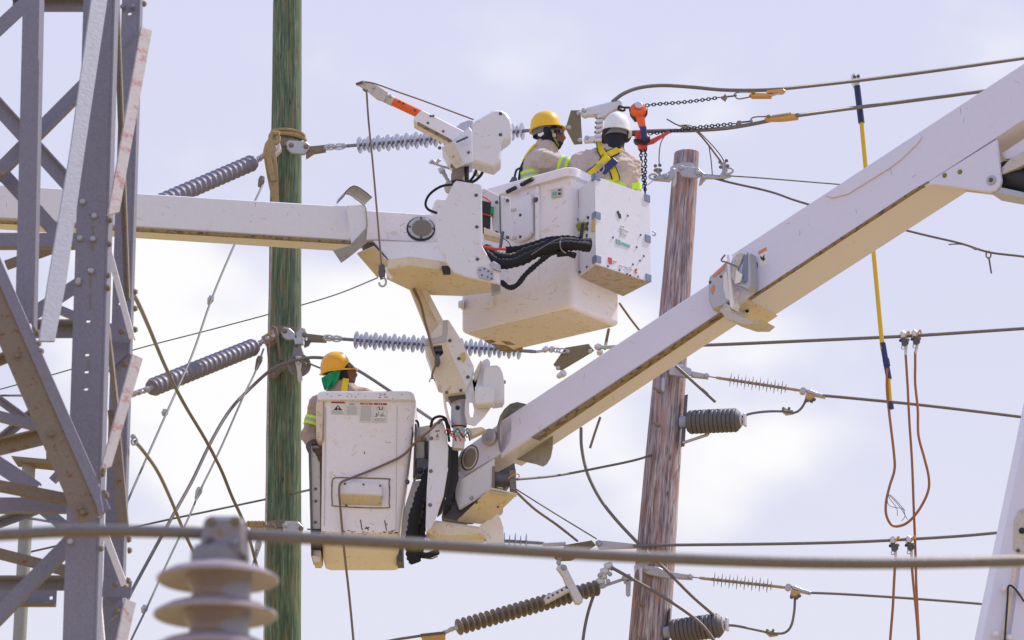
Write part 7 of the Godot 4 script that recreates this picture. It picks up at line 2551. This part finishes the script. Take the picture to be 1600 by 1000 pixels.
func build_wires():
	var cg = "conductors and wires"
	var c = M.conductor
	one_wire("conductor", "topmost conductor, arching from the tee clamp across to the upper right", [[957, 159, 20.88], [975, 146, 20.9], [1000, 137, 20.95], [1035, 133.5, 21], [1080, 136, 21.05], [1130, 140.5, 21.05], [1185, 141, 21.05], [1225, 138.5, 21.05], [1340, 126, 21.5], [1450, 112, 21.8], [1600, 91, 22.2], [1720, 74, 22.6]], 21.2, 3.1, c, cg)
	one_wire("conductor", "second conductor from the top, running past the red hoist to the right", [[940, 213, 20.92], [985, 207, 20.98], [1030, 204.5, 21.0], [1080, 204, 21.03], [1130, 201, 21.04], [1170, 195, 21.05], [1210, 187, 21.05], [1250, 180, 21.05], [1340, 168, 21.5], [1450, 154, 21.8], [1600, 134, 22.2], [1720, 118, 22.6]], 21.2, 3.2, c, cg)
	one_wire("conductor", "middle conductor from the tilted yoke to the right edge", [[936, 543, 21.4], [1000, 541.5, 21.6], [1110, 539, 21.9], [1250, 533, 21.75], [1380, 527, 21.62], [1440, 524, 21.6], [1530, 518, 21.6], [1680, 508, 21.6]], 21.7, 2.7, c, cg)
	one_wire("conductor", "low conductor level with the bottom yoke, crossing to the white arm", [[990, 853, 21.85], [1060, 851.5, 21.8], [1200, 850, 21.7], [1330, 847, 21.62], [1430, 842, 21.6], [1520, 836, 21.6], [1620, 826, 21.6]], 21.7, 2.4, c, cg)
	one_wire("conductor", "conductor sloping down from the upper slim rod to the right edge", [[1285, 618, 21.86], [1340, 623, 21.86], [1450, 634, 21.86], [1600, 652, 21.86], [1720, 668, 21.86]], 21.86, 2.5, c, cg)
	one_wire("conductor", "conductor sloping down from the lower slim rod to the white arm", [[1262, 926, 21.86], [1330, 929, 21.86], [1450, 937, 21.86], [1560, 946, 21.86], [1700, 960, 21.86]], 21.86, 2.0, c, cg)
	one_wire("conductor", "conductor leaving the brass block clamp at the bottom edge, left of centre", [[660, 993, 21.2], [640, 996, 21.2], [610, 1001, 21.2], [520, 1020, 21.2]], 21.2, 2.2, c, cg)
	# jumpers on the right
	one_wire("jumper", "jumper from the upper surge arrester up to the gold shoe", [[1159, 651, 21.72], [1175, 646, 21.8], [1200, 643, 21.85], [1225, 643, 21.86], [1241, 645, 21.86], [1252, 638, 21.86], [1260, 624, 21.85]], 21.8, 2.0, c, cg)
	one_wire("jumper", "jumper from the lower surge arrester up to the gold shoe", [[1131, 977, 21.72], [1150, 978, 21.8], [1180, 984, 21.85], [1205, 989, 21.86], [1225, 989, 21.86], [1236, 978, 21.86], [1241, 955, 21.86], [1242, 934, 21.85]], 21.8, 2.0, c, cg)
	# jumpers round the weathered pole
	one_wire("jumper", "grey cable curving from the yoke down past the rising boom and under the weathered pole", [[908, 668, 21.95], [909, 700, 21.95], [918, 740, 21.9], [938, 780, 21.88], [965, 815, 21.86], [1000, 852, 21.85]], 21.9, 2.6, c, cg)
	one_wire("jumper", "cable from the knuckle sloping down to the bottom yoke", [[806, 768, 20.4], [835, 795, 20.9], [870, 820, 21.4], [902, 845, 21.9]], 21.0, 2.1, c, cg)
	one_wire("guy_wire", "thin wire beside the sloping cable, from the knuckle to the bottom yoke", [[806, 764, 20.4], [860, 798, 21.0], [932, 842, 21.85]], 21.0, 1.1, M.dark_wire, cg)
	one_wire("jumper", "cable from the small clamp running down across the lower surge arrester", [[956, 887, 21.76], [990, 906, 21.7], [1045, 938, 21.62], [1090, 970, 21.6], [1115, 1000, 21.6], [1140, 1040, 21.6]], 21.7, 2.6, c, cg)
	one_wire("jumper", "cable sloping from the pole band down to the lower surge arrester tip", [[1010, 862, 21.72], [1040, 890, 21.7], [1080, 930, 21.7], [1105, 952, 21.7], [1128, 972, 21.72]], 21.7, 2.6, c, cg)
	one_wire("jumper", "cable end sticking out beside the upper clamp of the weathered pole", [[1056, 572, 21.76], [1085, 598, 21.74], [1118, 628, 21.74]], 21.7, 2.6, c, cg)
	one_wire("jumper", "cable hanging from the small clamp to the bottom edge", [[936, 912, 21.78], [926, 935, 21.8], [917, 965, 21.8], [911, 1000, 21.8], [908, 1040, 21.8]], 21.8, 2.5, c, cg)
	one_wire("jumper", "cable leaving the basket and dipping behind the rising boom", [[951, 515, 21.2], [948, 530, 21.5], [945, 545, 21.4]], 21.6, 2.4, M.rope, cg)
	one_wire("jumper", "short cable below the rising boom, leaning left", [[938, 652, 21.9], [930, 675, 21.9], [922, 700, 21.9]], 21.9, 2.0, M.rope, cg)
	one_wire("jumper", "cable slanting down right from the basket to the rising boom", [[968, 474, 21.2], [985, 498, 21.4], [1010, 530, 21.85]], 21.6, 1.8, M.rope, cg)
	one_wire("guy_wire", "wire running from behind the knuckle to the brace of the upper arrester", [[808, 749, 20.3], [870, 743, 21.2], [940, 730, 21.6], [1003, 716, 21.8], [1060, 695, 22.2], [1105, 680, 21.9]], 21.6, 1.9, M.dark_wire, cg)
	# pole-top wires
	one_wire("guy_wire", "guy wire from the weathered pole top passing behind the rising boom to the right edge", [[1100, 274, 21.8], [1140, 285, 21.8], [1205, 300, 21.75], [1262, 319, 21.7], [1420, 361, 21.5], [1500, 380, 21.5], [1545, 394, 21.5], [1600, 401, 21.5], [1700, 415, 21.5]], 21.6, 1.9, M.dark_wire, cg)
	one_wire("guy_wire", "short loose wire end twisted on the guy wire at the right", [[1482, 382, 21.5], [1500, 381.5, 21.5], [1515, 385, 21.5], [1524, 390, 21.48], [1530, 388, 21.5]], 21.5, 1.0, M.dark_wire, cg)
	one_wire("guy_wire", "thin level wire from the right pole top terminal to the rising boom", [[1143, 275, 21.78], [1200, 279, 21.8], [1310, 288, 21.9], [1420, 296, 22.0]], 21.8, 1.1, M.dark_wire, cg)
	one_wire("tie_wire", "thin curved wire rising from the left pole top terminal", [[1030, 258, 21.77], [1030, 240, 21.6], [1033, 222, 21.4], [1042, 208, 21.1]], 21.5, 0.9, M.dark_wire, cg)
	one_wire("tie_wire", "thick curved tie wire arching to the right pole top terminal", [[1060, 196, 21.05], [1075, 198, 21.1], [1090, 207, 21.3], [1105, 224, 21.5], [1120, 244, 21.7], [1127, 253, 21.77]], 21.5, 1.5, M.conductor, cg)
	one_wire("tie_wire", "thin curved tie wire arching outside the thick one", [[1062, 196, 21.04], [1078, 196, 21.1], [1092, 206, 21.3], [1112, 226, 21.5], [1126, 243, 21.7], [1131, 252, 21.77]], 21.5, 0.9, M.dark_wire, cg)
	one_wire("tie_wire", "loose wire end pointing up left above the second conductor", [[1042, 186, 21.05], [1058, 195, 21.02], [1080, 203, 21.0]], 21.0, 1.3, M.conductor, cg)
	one_wire("tie_wire", "thin wire dropping to the arm of the weathered pole top", [[1108, 230, 21.5], [1111, 250, 21.7], [1113, 273, 21.83]], 21.6, 0.9, M.dark_wire, cg)
	one_wire("tie_wire", "thin wire from the left pole top terminal down behind the white box", [[1022, 281, 21.77], [1010, 290, 21.2], [1000, 296, 20.6]], 20.5, 0.9, M.dark_wire, cg)
	# left of the green pole
	one_wire("guy_wire", "long thin wire crossing behind the tower up to the level boom", [[-20, 614, 22.6], [108, 578, 22.6], [215, 545, 22.6], [330, 515, 22.6], [420, 491, 22.6], [520, 462, 22.3], [590, 434, 20.1]], 22.4, 1.0, M.dark_wire, cg)
	one_wire("guy_wire", "thin wire rising from the tower across to the side of the lower bucket", [[40, 864, 22.5], [110, 848, 22.5], [240, 817, 22.5], [330, 798, 22.5], [430, 777, 22.5], [486, 765, 20.6]], 22.4, 1.6, M.dark_wire, cg)
	one_wire("guy_wire", "black cable end behind the heavy diagonal of the tower", [[-20, 618, 15.6], [20, 618, 15.6], [46, 618, 14.2]], 15.4, 1.8, M.dark_wire, cg)
	one_wire("guy_wire", "short cable behind the foot of the heavy diagonal", [[30, 808, 15.6], [60, 812, 15.4], [110, 821, 14.1]], 15.2, 2.0, M.dark_wire, cg)
	one_wire("jumper", "brown cable falling from the right tower leg to the crossing of the wires", [[200, 450, 14.9], [213, 468, 15.4], [232, 510, 17.0], [258, 572, 18.5], [286, 628, 19.5], [320, 685, 20.3], [345, 733, 20.8], [362, 775, 21.0], [379, 812, 21.2], [392, 850, 21.5], [405, 900, 21.7]], 18.5, 2.9, c, cg)
	one_wire("jumper", "brown cable hanging from the tower eye down toward the front insulator", [[211, 690, 14.95], [225, 706, 15.3], [247, 738, 16.0], [268, 783, 16.8], [288, 832, 17.4], [310, 880, 18.0], [340, 960, 19.0], [360, 1040, 19.6]], 16.5, 2.7, c, cg)
	one_wire("conductor", "grey cable over the pulley, falling away to the lower left", [[478, 570, 21.62], [468, 562, 21.6], [450, 566, 21.62], [425, 577, 21.62], [395, 603, 21.6], [360, 640, 21.4], [330, 690, 21.2], [300, 752, 21.0], [270, 806, 20.8], [235, 870, 20.6], [203, 930, 20.4], [170, 1000, 20.2], [150, 1045, 20.2]], 21.2, 2.7, c, cg)
	one_wire("conductor", "grey cable over the pulley, passing behind the orange hard hat down to the knuckle", [[470, 561, 21.6], [490, 558.5, 21.6], [520, 562, 21.5], [556, 577, 21.3], [590, 598, 21.1], [640, 632, 20.9], [676, 656, 20.5]], 21.2, 2.6, c, cg)
	one_wire("guy_wire", "second thinner cable beside it behind the orange hard hat", [[478, 566, 21.66], [500, 575, 21.6], [540, 592, 21.4]], 21.5, 1.5, M.guy_wire, cg)
	# guys with clevis ends
	var guys = [["steel guy from the sling at the green pole down to the tower side", [[412, 283, 21.7], [405, 300, 21.6], [366, 383, 21.2], [331, 466, 20.8], [300, 555, 20.4], [258, 650, 19.9], [205, 770, 19.4], [180, 830, 19.2]], 1.7, [[331, 463, 326, 476], [410, 276, 405, 292], [259, 640, 256, 650]]], ["steel guy from the middle band of the green pole down to the lower left", [[412, 545, 21.7], [398, 583, 21.6], [380, 620, 21.4], [345, 700, 21.1], [312, 768, 20.8], [296, 806, 20.6], [262, 878, 20.3], [232, 944, 20.0], [205, 1000, 19.8], [190, 1035, 19.8]], 1.6, [[407, 557, 400, 578], [313, 762, 306, 780], [228, 946, 223, 958]]], ["short steel guy at the lowest band of the green pole", [[404, 842, 21.7], [402, 856, 21.7], [396, 880, 21.6], [385, 925, 21.5], [372, 980, 21.4], [360, 1040, 21.4]], 1.8, [[405, 845, 399, 872]]]]
	for e in guys:
		var p = []
		for q in e[1]:
			p.append(P(q[0], q[1], q[2]))
		var t = thing("guy_wire", e[0], "wire", p[p.size() - 1], cg)
		var mb = MB.new()
		tube(mb, spl(p, 4), e[2] * px(20.8), 7)
		part(t, "strand", mb, M.guy_wire)
		for k in e[3]:
			mb = MB.new()
			var dd = p[0].z * -1.0 - 0.03
			for i in e[1].size() - 1:
				if k[1] >= e[1][i][1] and k[1] < e[1][i + 1][1]:
					dd = lerpf(e[1][i][2], e[1][i + 1][2], (k[1] - e[1][i][1]) / float(e[1][i + 1][1] - e[1][i][1]))
			lathe(mb, P(k[0], k[1], dd), P(k[2], k[3], dd) - P(k[0], k[1], dd), [[0, 0], [0, 0.02], [0.03, 0.026], [(P(k[2], k[3], dd) - P(k[0], k[1], dd)).length(), 0.012], [(P(k[2], k[3], dd) - P(k[0], k[1], dd)).length(), 0]], 10)
			part(t, "clevis", mb, M.rusty_bounce_steel if k[1] < 600 and k[0] > 395 else M.galvanised)
	# twisted rope end at the lowest band
	var tr = thing("rope_coil", "pale twisted rope wrapped on the left of the green pole at the front conductor", "rope", P(400, 830, 21.7))
	for i in 5:
		pipe(tr, "turn", [[384 + i * 5.5, 824], [388 + i * 5.5, 816], [393 + i * 5.5, 820], [394 + i * 5.5, 830]], 21.7, 2.6, M.webbing)
	plate(tr, "buckle", [414, 820, 426, 817, 432, 824, 420, 828], 21.68, 0.05, M.rusty_bounce_steel, 0.004)
	# tower eyes where the cables end
	for e in [["galvanised eye nut on the right tower leg holding the brown cable", 209, 688]]:
		var t = thing("eye_nut", e[0], "eye nut", P(e[1], e[2] + 6, 14.85))
		var mb = MB.new()
		hoop(mb, e[1] + 1, e[2] + 1, 4.0, 6.0, 0.3, 14.92, 1.8)
		part(t, "ring", mb, M.galvanised)
		bolt(t, e[1] - 1, e[2] - 6, 14.88, 3.4, M.galvanised)
	# copper grounding leads
	var lg = "copper grounding leads"
	solo("grounding_lead", "copper grounding lead looping from the hot stick round to the right clamp", "cable", cable([[1386, 576, 21.58], [1386, 610, 21.58], [1390, 650, 21.6], [1397, 710, 21.6], [1397.5, 735, 21.6], [1390, 760, 21.6], [1384.5, 785, 21.6], [1385, 805, 21.6], [1393, 820, 21.6], [1405, 822, 21.6], [1420, 815, 21.58], [1437, 795, 21.56], [1450, 768, 21.56], [1451, 745, 21.56], [1444, 715, 21.56], [1435, 680, 21.56], [1434, 640, 21.58], [1430, 600, 21.6], [1430, 570, 21.6], [1430, 550, 21.6]], 21.6, 2.1), M.copper_lead, lg)
	solo("grounding_lead", "straight copper grounding lead hanging from the left clamp to the bottom edge", "cable", cable([[1415, 553, 21.6], [1418, 600, 21.62], [1421, 660, 21.62], [1425, 720, 21.62], [1428, 800, 21.62], [1430, 850, 21.66], [1432, 920, 21.66], [1436, 1000, 21.66], [1438, 1040, 21.66]], 21.6, 2.0), M.copper_lead, lg)
	solo("grounding_lead", "short copper grounding lead below the left low clamp", "cable", cable([[1399, 874, 21.6], [1397, 910, 21.6], [1395, 950, 21.6], [1391, 1000, 21.6], [1389, 1040, 21.6]], 21.6, 2.1), M.copper_lead, lg)
	solo("grounding_lead", "copper grounding lead below the right low clamp, joining the long one", "cable", cable([[1424, 874, 21.6], [1427, 910, 21.6], [1432, 960, 21.6], [1435, 1000, 21.6], [1437, 1040, 21.6]], 21.6, 2.1), M.copper_lead, lg)
	var fr = thing("frayed_tape", "small purple frayed tape tied on the looping copper lead", "tape", P(1385, 772, 21.56))
	for e in [[[1386, 772], [1393, 775], [1403, 785], [1414, 798]], [[1386, 772], [1391, 780], [1401, 794], [1402, 806]], [[1386, 772], [1396, 780], [1408, 795], [1418, 812]], [[1386, 773], [1388, 788], [1398, 793], [1410, 795], [1414, 806], [1409, 814]]]:
		pipe(fr, "strand", e, 21.57, 0.55, M.string_polymer, 5, 5)

func build_front():
	# near conductor on its post insulator, in front of everything
	var D = 6.5
	var c = M.conductor
	solo("bus_conductor", "thick brown conductor stretched across the whole foreground", "conductor", cable([[-200, 846, 7.0], [-40, 838, 6.7], [120, 830, 6.55], [250, 831, 6.5], [340, 834, 6.5], [480, 841, 6.5], [700, 853, 6.55], [950, 868, 6.65], [1200, 878, 6.75], [1400, 880, 6.85], [1600, 876, 7.0], [1800, 868, 7.2]], 6.6, 9.5, 8, 18), c)
	var at = P(340, 1000, D)
	var t = thing("post_insulator", "pale ribbed porcelain post insulator in the foreground holding the thick conductor", "insulator", Vector3(at.x, 0, at.z))
	var q = px(D)
	var cx = P(341, 880, D)
	var r = 93.0 * q
	# base column carried down to the ground
	var mb = MB.new()
	var low = Vector3(cx.x, P(341, 1000, D).y - 0.55, cx.z)
	rod(mb, Vector3(cx.x, 0, cx.z), low, 0.07, 20)
	part(t, "pedestal", mb, M.pipe_steel)
	for i in 9:
		var y = P(341, 901 + i * 55.5, D).y
		var k = MB.new()
		var rr = r * (1.0 + i * 0.012)
		var p = Vector3(cx.x - i * 0.003, y, cx.z)
		lathe(k, p, Vector3.UP, [[-0.046, 30 * q * 1.2], [-0.035, 34 * q * 1.1], [-0.004, rr * 0.55], [-0.009, rr * 0.86], [-0.013, rr * 0.965], [-0.009, rr], [-0.002, rr * 0.985], [0.012, rr * 0.80], [0.028, rr * 0.45], [0.035, 37 * q], [0.046, 36 * q]], 44)
		part(t, "shed", k, M.porcelain)
	mb = MB.new()
	lathe(mb, P(341, 902 + 8.4 * 55.5, D), Vector3.UP, [[0, 0], [0, 36 * q], [0.70, 36 * q], [0.70, 0]], 28)
	part(t, "core", mb, M.shed_polymer)
	mb = MB.new()
	lathe(mb, P(341, 882, D), Vector3.UP, [[-0.01, 40 * q], [0.0, 43 * q], [0.03, 42 * q], [0.04, 37 * q], [0.04, 0]], 28)
	part(t, "metal_cap", mb, M.cap_metal)
	mb = MB.new()
	prism(mb, pts([310, 868, 313, 836, 318, 812, 322, 807, 330, 804, 370, 804, 378, 807, 382, 815, 384, 840, 385, 868], D - 0.05), BACK * 0.10, 0.012)
	var clamp = part(t, "clamp", mb, M.cap_metal)
	for e in [[330, 815, M.rusty_bounce_steel], [368, 814, M.rusty_bounce_steel], [328, 847, M.dark_steel], [366, 848, M.core_polymer]]:
		bolt(clamp, e[0], e[1], D - 0.05, 6.5, e[2])
